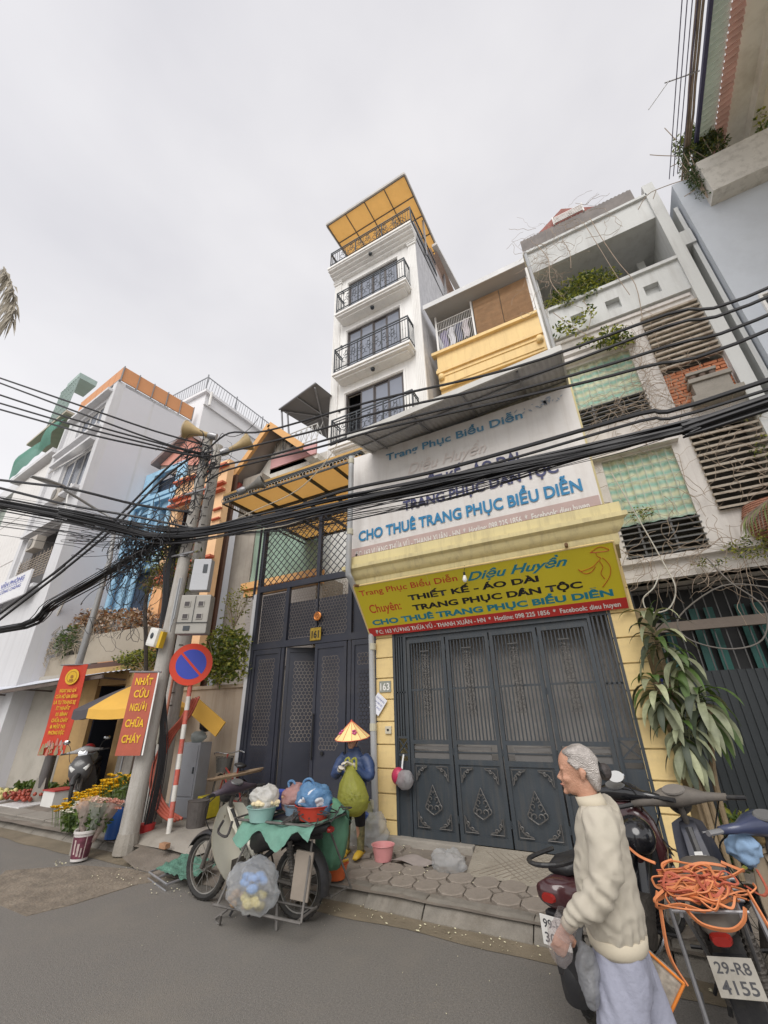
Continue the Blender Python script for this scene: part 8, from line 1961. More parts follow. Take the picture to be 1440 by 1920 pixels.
MB().tube(smoothpath([(0.20, 0.27, 0.95), (0.30, 0.22, 0.98), (0.31, 0, 0.95), (0.30, -0.22, 0.98), (0.20, -0.27, 0.95)], 3), 0.012, 8).build('handlebar', m_chrome, bc, world=False)
MB().loft([((-0.38, 0, 0.80), 0.09, 0.03, (0, 1, 0), (0, 0, 1)), ((-0.25, 0, 0.82), 0.07, 0.03, (0, 1, 0), (0, 0, 1)), ((-0.10, 0, 0.81), 0.02, 0.02, (0, 1, 0), (0, 0, 1))], 12).build('saddle', m_bkp, bc, world=False, smooth=True)
k_ = MB(); 
for z in (0.66, 0.72, 0.78, 0.84, 0.90): k_.tube([(0.42 + 0.13 * math.cos(a) * (0.8 + (z - 0.66)), 0.15 * math.sin(a) * (0.8 + (z - 0.66)), z) for a in [q * PI / 8 for q in range(17)]], 0.005, 4, False)
for q in range(16): a = q * PI / 8; k_.bar((0.42 + 0.10 * math.cos(a), 0.12 * math.sin(a), 0.66), (0.42 + 0.135 * math.cos(a), 0.156 * math.sin(a), 0.90), 0.005)
k_.lathe([(0.0, 0.665), (0.11, 0.67), (0.135, 0.88)], 16, (0.42, 0, 0)); k_.build('basket', mat('basket_grey', (0.10, 0.095, 0.085), 0.8), bc, world=False)
wk = MB(T(-5.95, 5.75, 0.86) @ rotm('Z', 20) @ rotm('Y', -9)); wk.lathe([(0.0, 0.0), (0.42, 0.0), (0.46, 0.03), (0.46, 0.045), (0.42, 0.02), (0.0, 0.015)], 30, sy=0.72)
for a in range(9): wk.bar((-0.4 + a * 0.1, -0.3 + abs(a - 4) * 0.04, 0.02), (-0.4 + a * 0.1, 0.3 - abs(a - 4) * 0.04, 0.02), 0.012)
tag(wk.build('winnowing_tray', mat('wicker_brown', (0.24, 0.17, 0.11), 0.9, 0.25, 9, 0.5, 40)), 'flat wicker tray balanced on the bicycle by the navy gate', 'tray')
gbk = MB(); gbk.lathe([(0.13, 0.0), (0.16, 0.35), (0.165, 0.36)], 18, (-6.25, 5.35, 0.22)); 
tag(gbk.build('dark_basket', mat('basket_dark', (0.085, 0.075, 0.07), 0.85, 0.2, 9, 0.5, 60)), 'dark woven basket standing behind the front of the white motorbike', 'basket')
yb = MB(); yb.box(-7.0, -6.72, 5.95, 6.2, 0.2, 0.5)
tag(yb.build('yellow_box', mat('box_yellow', (0.55, 0.45, 0.03), 0.6, 0.25, 7), bevel=0.01), 'yellow printed box beside the grey switch cabinet', 'box')
# ================================================================ STREET GOODS
basin('plastic_basin', 'pink basin on the pavement beside the downpipe', (-3.05, 5.42, 0.17), 0.135, 0.15, mat('basin_pink', (0.62, 0.27, 0.27), 0.4, 0.05))
tag(bagmesh((-3.36, 5.75, 0.36), (0.17, 0.14, 0.19), 0.05, 9, None, 11).build('plastic_bag', m_bagc, smooth=True), 'crumpled clear bag heaped at the foot of the downpipe', 'bag')
tag(bagmesh((-3.75, 5.95, 0.46), (0.24, 0.16, 0.24), 0.05, 8, None, 12).build('plastic_bag', sheer('bag_pale_yellow', (0.60, 0.60, 0.42), 0.25), smooth=True), 'pale yellow tinted bag slumped behind the worker against the gate', 'bag')
tag(bagmesh((-3.72, 5.75, 0.28), (0.26, 0.12, 0.14), 0.05, 9, None, 13).build('plastic_bag', m_bagc, smooth=True), 'clear bag lying in front of the yellow tinted one', 'bag')
tag(bagmesh((-2.22, 5.40, 0.25), (0.19, 0.12, 0.11), 0.035, 11, None, 14).build('plastic_bag', m_bagc, smooth=True), 'crumpled clear plastic bag lying alone before the folding gate', 'bag')
tag(MB().tube([(-3.50, 5.68, 0.45), (-3.42, 5.66, 0.56)], 0.03, 8).build('blue_bottle', mat('bottle_blue', (0.05, 0.12, 0.4), 0.3)), 'small blue bottle among the bags by the downpipe', 'bottle')
cr2 = MB(); cr2.grid(lambda u, v: (-2.95 + 0.42 * u + 0.1 * v, 5.38 + 0.22 * v, 0.185 + 0.02 * math.sin(u * 5) + 0.012 * v), 10, 8); crumple(cr2, 0.01, 14)
tag(cr2.build('flattened_carton', mat('carton_grey', (0.30, 0.26, 0.24), 0.9, 0.15, 6), smooth=True), 'flattened damp carton piece on the pavement', 'carton')
# overturned metal grate with green mesh by the front wheel
gt_ = MB()
for (a, b) in (((-5.62, 4.22, 0.06), (-5.05, 4.05, 0.06)), ((-5.62, 4.22, 0.06), (-5.55, 4.65, 0.10)), ((-5.05, 4.05, 0.06), (-4.9, 4.55, 0.12)), ((-5.55, 4.65, 0.1), (-4.9, 4.55, 0.12)), ((-5.62, 4.22, 0.0), (-5.05, 4.05, 0.0)), ((-5.35, 4.14, 0.06), (-5.25, 4.6, 0.11))): gt_.tube([a, b], 0.012, 6)
tag(gt_.build('metal_frame', m_steel), 'low metal frame lying at the road edge behind the front wheel', 'frame')
nt_ = MB(); nt_.grid(lambda u, v: (-5.55 + 0.72 * u, 4.25 + 0.42 * v - 0.12 * u, 0.10 + 0.05 * v + 0.04 * mnoise.noise(Vector((u * 8, v * 8, 1)))), 24, 16)
tag(nt_.build('green_mesh', mat('mesh_green', (0.09, 0.20, 0.15), 0.9, 0.35, 12, 0.8, 60), smooth=True), 'rumpled green mesh laid over the low metal frame', 'mesh')
tag(MB().box(-6.05, -5.92, 4.62, 4.70, 0.16, 0.22).build('loose_brick', mat('brick_loose', (0.34, 0.19, 0.11), 0.9, 0.2, 6, 0.4), bevel=0.008), 'loose orange brick on the pavement by the striped post', 'brick')
def petals(f, p, r, g, n=9):
    for k in range(n):
        a = k * 2.4; t = 0.4 + 0.6 * (k / n); f.add([p, p + Vector((math.cos(a) * r * t, math.sin(a) * r * t, (1.1 - t) * r)), p + Vector((math.cos(a + 0.6) * r * t * 1.1, math.sin(a + 0.6) * r * t * 1.1, (1.4 - t) * r)), p + Vector((0, 0, 0.5 * r))], [(0, 1, 2, 3)])
# paint bucket of wrapped flowers
bk_ = thing('paint_bucket', 'big printed paint bucket full of wrapped flowers by the pole', 'bucket', (-7.10, 4.22, 0.02))
bx0, by0 = -7.12, 4.22
MB().lathe([(0.10, 0.0), (0.122, 0.30), (0.135, 0.305), (0.135, 0.335), (0.122, 0.335), (0.118, 0.29), (0.095, 0.02), (0, 0.02)], 28, (bx0, by0, 0.02)).build('body', mat('bucket_white', (0.60, 0.57, 0.55), 0.4), bk_, smooth='auto')
MB().lathe([(0.1045, 0.03), (0.1235, 0.27)], 28, (bx0, by0, 0.02), cap=False).build('printed_label', mat('label_maroon', (0.13, 0.035, 0.055), 0.5, 0.6, 14), bk_)
lb = MB()
for (a0, z0, z1, w) in ((-0.2, 0.03, 0.27, 0.012), (-1.9, 0.03, 0.27, 0.012), (-0.9, 0.06, 0.20, 0.03), (-1.3, 0.08, 0.24, 0.025), (-0.55, 0.05, 0.15, 0.02)):
    r0 = 0.130; lb.add([((bx0 + (0.1045 + 0.079 * z) * math.cos(a0 + q)), (by0 + (0.1045 + 0.079 * z) * math.sin(a0 + q)), z + 0.02) for q, z in ((-w * 4, z0), (w * 4, z0), (w * 4, z1), (-w * 4, z1))], [(0, 1, 2, 3)])
lb.build('label_figures', mat('label_pale', (0.48, 0.38, 0.36), 0.5, 0.4, 18), bk_)
bp_ = MB(); bp_.tube([(-7.45, 4.35, 0.0), (-7.42, 4.35, 0.42)], 0.0, 4) if False else None
tag(MB().box(-7.52, -7.33, 4.30, 4.38, 0.0, 0.42).build('grey_board', m_conc, bevel=0.01), 'short grey board standing left of the paint bucket', 'board')
m_wrap = [sheer('wrap_clear', (0.70, 0.72, 0.64), 0.5, 0.15), sheer('wrap_pinkish', (0.75, 0.62, 0.56), 0.45, 0.15)]
g = random.Random(77)
heads = [((-7.06, 4.25), (0.10, 0.12), 0), ((-7.12, 4.28), (-0.12, 0.12), 0), ((-7.16, 4.22), (-0.34, 0.08), 1), ((-7.2, 4.28), (-0.60, 0.15), 0), ((-7.04, 4.30), (0.16, 0.30), 1)]
fl_t = [((0.80, 0.58, 0.48), 'salmon'), ((0.85, 0.75, 0.55), 'cream'), ((0.80, 0.55, 0.30), 'peach'), ((0.75, 0.66, 0.62), 'blush'), ((0.70, 0.36, 0.28), 'rosy')]
for i, ((x, y), (dx, dy), k) in enumerate(heads):
    d = Vector((dx, dy, 1)).normalized(); q = d.to_track_quat('Z', 'Y').to_matrix().to_4x4(); M = T(x, y, 0.20) @ q @ Matrix.Scale(0.95, 4)
    w_ = MB(M); w_.lathe([(0.03, 0), (0.05, 0.15), (0.095, 0.34), (0.125, 0.46), (0.135, 0.5)], 12, cap=False)
    crumple(w_, 0.022, 20, i)
    t = tag(w_.build('flower_bouquet', m_wrap[k], smooth=True), 'wrapped %s bouquet, %s in the paint bucket' % (fl_t[i][1], ['right of centre', 'in the middle', 'left of centre', 'leaning far left', 'leaning far right'][i]), 'flowers', 'wrapped bouquets in the paint bucket')
    f = MB(M)
    for _ in range(40): petals(f, Vector((g.gauss(0, 0.06), g.gauss(0, 0.06), 0.48 + g.uniform(-0.05, 0.05))), g.uniform(0.022, 0.045), g, 12)
    f.build('blossoms', mat('petal_' + fl_t[i][1], fl_t[i][0], 0.7, 0.2, 20), t, smooth=True)
    s = MB(M); leaves(s, (0, 0, 0.33), (0.07, 0.07, 0.2), 110, 0.1, g); s.build('leaves', [m_lf3, m_lgd, m_lf3], t)
# yellow chrysanthemums lying in bunches and white ones in front
def mums(name, label, pts, col, n, rad, mname):
    f = MB(); g = random.Random(len(name) + n)
    st_ = MB()
    for (c, sx) in pts:
        for _ in range(n):
            p = Vector((c[0] + g.gauss(0, 0.10 * sx), c[1] + g.gauss(0, 0.08), c[2] + g.gauss(0, 0.035))); r = rad * g.uniform(0.75, 1.2)
            for k in range(9):
                a = k * 0.7; f.add([p, p + Vector((math.cos(a) * r, math.sin(a) * r * 0.8, 0.3 * r)), p + Vector((math.cos(a + 0.5) * r, math.sin(a + 0.5) * r * 0.8, 0.6 * r)), p + Vector((0, 0, 0.5 * r))], [(0, 1, 2, 3)])
            petals(f, p + Vector((0, 0, 0.2 * r)), r * 0.7, g, 7)
            st_.tube([p, p + Vector((0.15, -0.02, -0.22))], 0.004, 4)
    o = tag(f.build(name, mat(mname, col, 0.6, 0.15, 20)), label, 'flowers', kind='stuff')
    st_.build('stems', m_lgd, o); return o
mums('yellow_chrysanthemums', 'mass of yellow chrysanthemums laid in a row behind the bucket', [((-9.0, 4.98, 0.36), 1), ((-8.7, 5.05, 0.50), 1.2), ((-8.45, 5.1, 0.60), 1.2), ((-8.2, 5.15, 0.72), 1.3), ((-7.95, 5.2, 0.78), 1.2)], (0.80, 0.52, 0.02), 75, 0.048, 'petal_yellow')
mums('white_chrysanthemums', 'white and pale flowers in front of the yellow chrysanthemums', [((-8.6, 4.8, 0.35), 0.8), ((-8.3, 4.75, 0.42), 0.8), ((-8.1, 4.7, 0.5), 0.7)], (0.78, 0.76, 0.66), 34, 0.036, 'petal_white')
gl = MB(); g = random.Random(31); leaves(gl, (-8.2, 4.75, 0.28), (0.45, 0.2, 0.16), 700, 0.08, g); leaves(gl, (-8.7, 5.0, 0.35), (0.4, 0.15, 0.12), 300, 0.08, g)
tag(gl.build('flower_greens', [m_lf3, m_lgd, m_lf3]), 'dark green stalks and leaves under the flower bunches', 'leaves', kind='stuff')
bb2 = thing('blue_bucket', 'blue bucket with a grey rim standing just left of the front pole', 'bucket', (-7.35, 4.8, 0.13))
MB().lathe([(0.12, 0), (0.13, 0.42)], 20, (-7.32, 4.78, 0.13)).build('body', mat('bucket_blue', (0.03, 0.11, 0.38), 0.4), bb2, smooth='auto')
MB().lathe([(0.135, 0.40), (0.14, 0.44), (0.12, 0.46), (0.11, 0.42)], 20, (-7.32, 4.78, 0.13)).build('rim', m_steel, bb2)
lfm = MB(); leaves(lfm, (-7.33, 4.8, 0.75), (0.12, 0.1, 0.22), 120, 0.14, random.Random(3), el=5)
tag(lfm.build('green_leaves', [m_lgd, m_lgr, m_lgd]), 'upright green leaves in the blue bucket', 'leaves')
# vegetable display on the pavement at the left
tb = thing('styrofoam_box', 'white styrofoam box with red rim beside the lamp post', 'box', (-10.9, 5.75, 0.14))
MB().box(-11.15, -10.72, 5.55, 5.95, 0.14, 0.42).build('body', mat('foam_white', (0.66, 0.65, 0.62), 0.8, 0.05, 5), tb, bevel=0.01)
MB().box(-11.17, -10.70, 5.53, 5.97, 0.42, 0.44).build('rim', mat('rim_red', (0.45, 0.05, 0.05), 0.5), tb)
tr2 = MB()
for i in range(3): tr2.box(-12.1 - i * 1.2, -11.3 - i * 1.2, 5.25, 5.9, 0.13, 0.17)
tag(tr2.build('display_sheet', mat('sheet_white', (0.62, 0.61, 0.60), 0.7, 0.15, 5)), 'white sheets spread under the vegetables by the kerb', 'sheet')
g = random.Random(55)
for (nm, lb_, c, r, col, n, s) in (('red_tomatoes', 'heap of red tomatoes left of the lamp post', (-12.1, 5.7, 0.27), (0.55, 0.25, 0.06), (0.32, 0.06, 0.035), 130, 0.036), ('pale_gourds', 'pale yellow vegetables at the left edge of the display', (-13.1, 5.6, 0.24), (0.5, 0.25, 0.05), (0.58, 0.52, 0.22), 60, 0.06)):
    tag(chunks(MB(), c, r, n, s, g, 0.85).build(nm, mat('veg_' + nm, col, 0.4, 0.25, 9), smooth=True), lb_, 'vegetables', kind='stuff')
cbg = MB(); leaves(cbg, (-12.9, 6.2, 0.28), (0.9, 0.25, 0.11), 700, 0.13, g, el=1.5); leaves(cbg, (-11.5, 6.3, 0.32), (0.4, 0.2, 0.10), 500, 0.12, g, el=1.5)
tag(cbg.build('leafy_greens', [m_lgd, m_lf3, m_lgd]), 'leafy green vegetables heaped behind the tomatoes', 'vegetables', kind='stuff')
tag(MB().lathe([(0.10, 0), (0.12, 0.18)], 16, (-6.9, 5.0, 0.12)).build('red_can', mat('can_red', (0.42, 0.03, 0.03), 0.5)), 'red can half hidden behind the front pole', 'can')
sc3 = MB(); leaves(sc3, (-7.25, 4.05, 0.01), (0.16, 0.08, 0.008), 22, 0.035, g)
tag(sc3.build('petal_scraps', [m_lit, m_lit, m_white]), 'pale petal scraps on the road in front of the bucket', 'litter', kind='stuff')
# ================================================================ PEOPLE
def skinned(name, mb, m, parent, voxel=0.012, smooth_it=4, wr=None, world=True):
    """fuse overlapping volumes into one continuous surface"""
    o = mb.build('tmp_' + name, m, None, recalc=True)
    md = o.modifiers.new('r', 'REMESH'); md.mode = 'VOXEL'; md.voxel_size = voxel; md.use_smooth_shade = True
    ms = o.modifiers.new('s', 'SMOOTH'); ms.factor = 0.6; ms.iterations = smooth_it
    bpy.context.view_layer.update()
    me = bpy.data.meshes.new_from_object(o.evaluated_get(bpy.context.evaluated_depsgraph_get()))
    bpy.data.objects.remove(o)
    inv = wm(parent).inverted()
    if wr:
        me.update()
        ns = [v.normal.copy() for v in me.vertices]
        for v, n in zip(me.vertices, ns): v.co = v.co + n * wr(v.co)
    for v in me.vertices: v.co = inv @ v.co
    me.name = name
    me.polygons.foreach_set('use_smooth', [True] * len(me.polygons))
    me.materials.clear(); me.materials.append(m)
    o2 = bpy.data.objects.new(name, me); COL.objects.link(o2); o2.parent = parent; WM[o2.name] = wm(parent).copy()
    return o2
m_skin = mat('skin_aged', (0.50, 0.27, 0.18), 0.55, 0.08, 14, 0.25, 120, dirt=(0.40, 0.18, 0.11), da=0.35, dsc=12, sss=0.05)
m_hair = mat('hair_silver', (0.46, 0.42, 0.39), 0.4, 0.35, 14, 0.45, 90, wave=('Z', 40, 14), dirt=(0.10, 0.08, 0.07), da=0.9, dsc=5)
def hand(b, wrist, d, pn, s=1.0, curl=0.5, flip=1):
    """palm and five unequal bent fingers; d = direction, pn = palm normal"""
    wrist = Vector(wrist); d = Vector(d).normalized(); pn = Vector(pn); pn = (pn - d * pn.dot(d)).normalized(); sd = d.cross(pn) * flip
    b.loft([(wrist, 0.026 * s, 0.019 * s, sd, pn), (wrist + d * 0.03 * s, 0.034 * s, 0.017 * s, sd, pn), (wrist + d * 0.07 * s, 0.041 * s, 0.015 * s, sd, pn), (wrist + d * 0.092 * s, 0.037 * s, 0.012 * s, sd, pn)], 14)
    for i, (L, off) in enumerate(((0.070, 0.030), (0.080, 0.010), (0.074, -0.010), (0.058, -0.028))):
        p = wrist + d * 0.082 * s + sd * off * s; dd = d.copy(); P = [p - d * 0.02 * s, p]; c = curl * (0.9 + 0.12 * i)
        for k, f in enumerate((0.42, 0.32, 0.26)):
            dd = (dd + pn * c * (0.55 + 0.35 * k)).normalized(); p = p + dd * L * f * s; P.append(p.copy())
        b.tube(P, [0.0095 * s, 0.0095 * s, 0.009 * s, 0.0082 * s, 0.0068 * s], 8)
    p = wrist + d * 0.02 * s + sd * 0.028 * s; q = p + (sd * 0.9 + d * 0.6 + pn * 0.35).normalized() * 0.034 * s; r = q + (sd * 0.15 + d + pn * (0.3 + curl * 0.6)).normalized() * 0.03 * s; t = r + (d * 0.9 + pn * (0.4 + curl)).normalized() * 0.024 * s
    b.tube([p, q, r, t], [0.014 * s, 0.012 * s, 0.0105 * s, 0.008 * s], 8)
# ---------------------------------------------------------------- walking woman
wx, wy = -0.33, 2.8
wn = thing('person', 'grey haired woman in a beige jacket walking to the left, seen from the side', 'person', (wx, wy, 0))
F = Vector((-1, 0.0, 0)); S = Vector((0, 1, 0)); U = Vector((0, 0, 1))
def P3(f, s, z): return Vector((wx, wy, 0)) + F * f + S * s + U * z
hb = MB()
# skull and face in profile: forward (f), side (s), height
hb.sph(tuple(P3(0.035, 0, 1.475)), (0.094, 0.070, 0.090), 28, 20)
hb.loft([(P3(0.075, 0, 1.335), 0.010, 0.020, F, S), (P3(0.066, 0, 1.35), 0.040, 0.040, F, S), (P3(0.060, 0, 1.385), 0.058, 0.052, F, S), (P3(0.058, 0, 1.43), 0.064, 0.060, F, S), (P3(0.055, 0, 1.48), 0.068, 0.063, F, S)], 20, 2.3)
hb.sph(tuple(P3(0.112, 0, 1.346)), (0.016, 0.018, 0.014), 10, 8)                 # chin
hb.loft([(P3(0.118, 0, 1.448), 0.006, 0.008, F, S), (P3(0.130, 0, 1.425), 0.011, 0.010, F, S), (P3(0.140, 0, 1.408), 0.013, 0.014, F, S), (P3(0.128, 0, 1.400), 0.008, 0.014, F, S)], 10)   # nose
for s in (-1, 1): hb.sph(tuple(P3(0.126, s * 0.014, 1.403)), (0.010, 0.008, 0.007), 8, 6)
hb.sph(tuple(P3(0.119, 0, 1.384)), (0.011, 0.021, 0.006), 10, 6); hb.sph(tuple(P3(0.117, 0, 1.373)), (0.011, 0.019, 0.006), 10, 6)
for s in (-1, 1):
    hb.sph(tuple(P3(0.106, s * 0.032, 1.456)), (0.016, 0.024, 0.007), 10, 6)      # brow
    hb.sph(tuple(P3(0.088, s * 0.044, 1.410)), (0.028, 0.018, 0.020), 10, 8)      # cheekbone
    hb.sph(tuple(P3(0.102, s * 0.033, 1.437)), (0.012, 0.016, 0.009), 10, 8)      # lid
    hb.loft([(P3(0.012, s * 0.066, 1.405), 0.008, 0.006, F, S), (P3(0.006, s * 0.074, 1.425), 0.017, 0.006, F, S), (P3(0.002, s * 0.078, 1.447), 0.020, 0.006, F, S), (P3(0.004, s * 0.074, 1.460), 0.012, 0.005, F, S)], 12)
hb.loft([(P3(-0.035, 0, 1.20), 0.075, 0.085, F, S), (P3(-0.015, 0, 1.27), 0.056, 0.054, F, S), (P3(0.012, 0, 1.34), 0.052, 0.050, F, S), (P3(0.02, 0, 1.40), 0.058, 0.052, F, S)], 18)
# arms reach out of the sleeves; near arm hangs a little forward, far arm carries the bag
hand(hb, P3(0.185, -0.21, 0.855), (-0.55, 0.05, -1.0), (-0.2, 0.9, 0.1), 0.92, 0.55, 1)
hb.tube([P3(0.10, -0.225, 0.935), P3(0.185, -0.21, 0.855)], [0.028, 0.024], 10)
hand(hb, P3(0.0, 0.24, 0.80), (0.1, 0, -1), (0.2, -1, 0), 0.95, 0.9, -1)
hb.tube([P3(0.0, 0.24, 0.95), P3(0.0, 0.24, 0.80)], [0.030, 0.024], 10)
for s, f in ((-1, 0.09), (1, -0.10)):
    hb.tube([P3(f, s * 0.09, 0.30), P3(f * 1.3, s * 0.09, 0.06)], [0.04, 0.03], 10); hb.loft([(P3(f * 1.3 - 0.05, s * 0.09, 0.035), 0.03, 0.03, S, U), (P3(f * 1.3 + 0.05, s * 0.09, 0.035), 0.042, 0.028, S, U), (P3(f * 1.3 + 0.15, s * 0.09, 0.025), 0.035, 0.018, S, U)], 12)
# neck links down inside the clothes so that the body is one surface
hb.loft([(P3(0, 0, 0.78), 0.08, 0.12, F, S), (P3(0, 0, 1.0), 0.085, 0.13, F, S), (P3(-0.03, 0, 1.22), 0.07, 0.12, F, S)], 16)
for s, f in ((-1, 0.09), (1, -0.10)): hb.tube([P3(0, s * 0.07, 0.80), P3(f * 0.6, s * 0.085, 0.50), P3(f, s * 0.09, 0.28)], [0.07, 0.052, 0.04], 12)
hb.tube([P3(-0.04, -0.14, 1.22), P3(-0.03, -0.235, 1.05), P3(0.03, -0.235, 0.985), P3(0.10, -0.225, 0.935)], [0.045, 0.04, 0.034, 0.028], 10); hb.tube([P3(-0.04, 0.14, 1.22), P3(-0.02, 0.22, 1.05), P3(0.0, 0.24, 0.94)], [0.045, 0.04, 0.03], 10)
skinned('body', hb, m_skin, wn, 0.0065, 3)
# eye, eyebrow, lips on the visible side
ey = MB()
for s in (-1, 1): ey.sph(tuple(P3(0.104, s * 0.034, 1.4335)), (0.0085, 0.0105, 0.0055), 12, 8)
ey.build('eye', mat('eye_dark', (0.05, 0.035, 0.03), 0.2), wn, smooth=True)
lp_ = MB(); lp_.loft([(P3(0.112, -0.022, 1.378), 0.004, 0.0025, F, U), (P3(0.1265, -0.010, 1.380), 0.006, 0.0045, F, U), (P3(0.130, 0, 1.380), 0.006, 0.005, F, U), (P3(0.1265, 0.010, 1.380), 0.006, 0.0045, F, U), (P3(0.112, 0.022, 1.378), 0.004, 0.0025, F, U)], 8)
lp_.build('lips', mat('lips_rose', (0.45, 0.20, 0.15), 0.5), wn, smooth=True)
hr = MB()
hr.loft([(P3(0.098, 0, 1.532), 0.008, 0.038, U, S), (P3(0.080, 0, 1.530), 0.020, 0.060, U, S), (P3(0.045, 0, 1.522), 0.048, 0.076, U, S), (P3(0.0, 0, 1.500), 0.075, 0.081, U, S), (P3(-0.045, 0, 1.475), 0.075, 0.072, U, S), (P3(-0.075, 0, 1.455), 0.050, 0.05, U, S)], 22)
hr.loft([(P3(-0.010, 0, 1.46), 0.05, 0.074, F, S), (P3(-0.035, 0, 1.415), 0.040, 0.064, F, S), (P3(-0.040, 0, 1.380), 0.026, 0.045, F, S), (P3(-0.045, 0, 1.360), 0.015, 0.03, F, S)], 18)
for s in (-1, 1): hr.tube([P3(0.070, s * 0.064, 1.498), P3(0.040, s * 0.072, 1.478), P3(0.018, s * 0.075, 1.464)], [0.010, 0.014, 0.016], 8)
skinned('hair', hr, m_hair, wn, 0.008, 3, wr=lambda c: 0.0012 * mnoise.noise(Vector((c.x * 25, c.y * 40, c.z * 160))))
MB().sph(tuple(P3(-0.095, 0, 1.445)), (0.034, 0.036, 0.040), 14, 10).build('hair_bun', mat('bun_dark', (0.05, 0.042, 0.04), 0.6, 0.3, 9, 0.6, 30), wn, smooth=True)
MB().tube([P3(-0.085 + 0.036 * math.cos(a) * 0.4, 0.036 * math.sin(a), 1.452 + 0.036 * math.cos(a)) for a in [k * PI / 8 for k in range(17)]], 0.007, 6, False).build('hair_clip', m_black, wn)
# jacket
m_jac = mat('jacket_beige', (0.50, 0.455, 0.375), 0.9, 0.08, 5, 0.3, 420, dirt=(0.44, 0.42, 0.33), da=0.3, dsc=4)
jk = MB()
jk.loft([(P3(0.0, 0, 0.79), 0.115, 0.155, F, S), (P3(0.0, 0, 0.83), 0.130, 0.17, F, S), (P3(0.0, 0, 0.90), 0.142, 0.185, F, S), (P3(0.0, 0, 1.0), 0.138, 0.18, F, S), (P3(-0.005, 0, 1.1), 0.130, 0.18, F, S), (P3(-0.02, 0, 1.2), 0.115, 0.17, F, S), (P3(-0.026, 0, 1.26), 0.098, 0.15, F, S), (P3(-0.015, 0, 1.30), 0.068, 0.08, F, S)], 26)
arm = smoothpath([P3(-0.035, -0.13, 1.255), P3(-0.045, -0.205, 1.19), P3(-0.03, -0.235, 1.08), P3(0.02, -0.235, 0.99), P3(0.10, -0.23, 0.93), P3(0.165, -0.215, 0.885)], 4)
jk.tube(arm, [0.085 - 0.0018 * i for i in range(15)] + [0.056, 0.052, 0.048, 0.044, 0.040, 0.038][:len(arm) - 15], 18)
arm2 = smoothpath([P3(-0.035, 0.13, 1.255), P3(-0.045, 0.205, 1.19), P3(-0.03, 0.245, 1.05), P3(-0.01, 0.245, 0.92), P3(0.0, 0.24, 0.86)], 4)
jk.tube(arm2, [0.085 - 0.0022 * i for i in range(len(arm2))], 16)
def wrinkle(c):
    n = mnoise.noise(Vector((c.x * 6 + c.z * 5, c.y * 5, c.z * 7))); m2 = mnoise.noise(Vector((c.x * 18 + c.z * 9, c.y * 8, c.z * 14 - c.x * 10)))
    t = 0.010 * n + 0.006 * (1 - 2.5 * abs(m2)) - 0.003
    if c.z < 0.92: t += 0.005 * math.sin((c.x + c.y) * 95) * (0.92 - c.z) / 0.1
    if c.y < wy - 0.17 and c.z < 1.08: t += 0.004 * math.sin(c.z * 85 + c.x * 60 + 4 * n)
    return t
skinned('jacket', jk, m_jac, wn, 0.009, 5, wr=wrinkle)
cl_ = MB(); cl_.lathe([(0.064, -0.01), (0.068, 0.02), (0.064, 0.055), (0.056, 0.05), (0.058, 0.0)], 24, tuple(P3(-0.010, 0, 1.285)), sx=1.0, sy=0.95)
m_rib = mat('ribbed_beige', (0.55, 0.49, 0.38), 0.9, 0.05, 3, 0.15, 60, wave=('X', 70, 0))
for i, v in enumerate(cl_.v): cl_.v[i] = v + Vector((-0.35 * (v.z - 1.285), 0, 0.18 * (v.x - (wx + 0.01))))
cl_.build('collar', m_rib, wn, smooth=True)
hm = MB(); hm.loft([(P3(0.0, 0, 0.745), 0.110, 0.147, F, S), (P3(0.0, 0, 0.762), 0.124, 0.163, F, S), (P3(0.0, 0, 0.805), 0.130, 0.170, F, S), (P3(0.0, 0, 0.812), 0.118, 0.156, F, S)], 40)
hm.build('waistband', m_rib, wn, smooth=True)
cf_ = MB(); cf_.tube([P3(0.145, -0.218, 0.895), P3(0.180, -0.211, 0.860)], [0.034, 0.031], 14); cf_.build('cuff', m_rib, wn, smooth=True)
se_ = MB(); se_.tube(smoothpath([P3(-0.02, -0.150, 1.285), P3(-0.075, -0.195, 1.20), P3(-0.09, -0.205, 1.10), P3(-0.07, -0.20, 1.02)], 5), 0.004, 5); se_.build('sleeve_seam', m_rib, wn)
tr_m = mat('trousers_lilac', (0.30, 0.31, 0.385), 0.8, 0.08, 3, 0.25, 40, dirt=(0.24, 0.245, 0.32), da=0.4, dsc=3, streak=True)
tz = MB()
tz.loft([(P3(0.0, 0, 0.62), 0.112, 0.15, F, S), (P3(0.0, 0, 0.72), 0.112, 0.15, F, S), (P3(0.0, 0, 0.79), 0.105, 0.14, F, S)], 22)
for s, f in ((-1, 0.07), (1, -0.09)):
    tz.loft([(P3(0.0, s * 0.07, 0.76), 0.10, 0.085, F, S), (P3(f * 0.3, s * 0.08, 0.62), 0.105, 0.09, F, S), (P3(f * 0.7, s * 0.085, 0.42), 0.10, 0.085, F, S), (P3(f * 1.2, s * 0.085, 0.20), 0.085, 0.08, F, S), (P3(f * 1.5, s * 0.085, 0.08), 0.088, 0.082, F, S)], 20)
skinned('trousers', tz, tr_m, wn, 0.013, 26, wr=lambda c: 0.015 * mnoise.noise(Vector((c.x * 16 + c.z * 4, c.y * 12, c.z * 3))) + 0.007 * (1 - 3 * abs(mnoise.noise(Vector((c.x * 26 + c.z * 9, c.y * 14, c.z * 4))))))
gv = MB(); gv.sph(tuple(P3(0.222, -0.205, 0.795)), (0.052, 0.048, 0.080), 20, 14); crumple(gv, 0.014, 22, 3)
gv.tube([P3(0.165, -0.215, 0.90), P3(0.205, -0.208, 0.83)], [0.047, 0.050], 16, False)
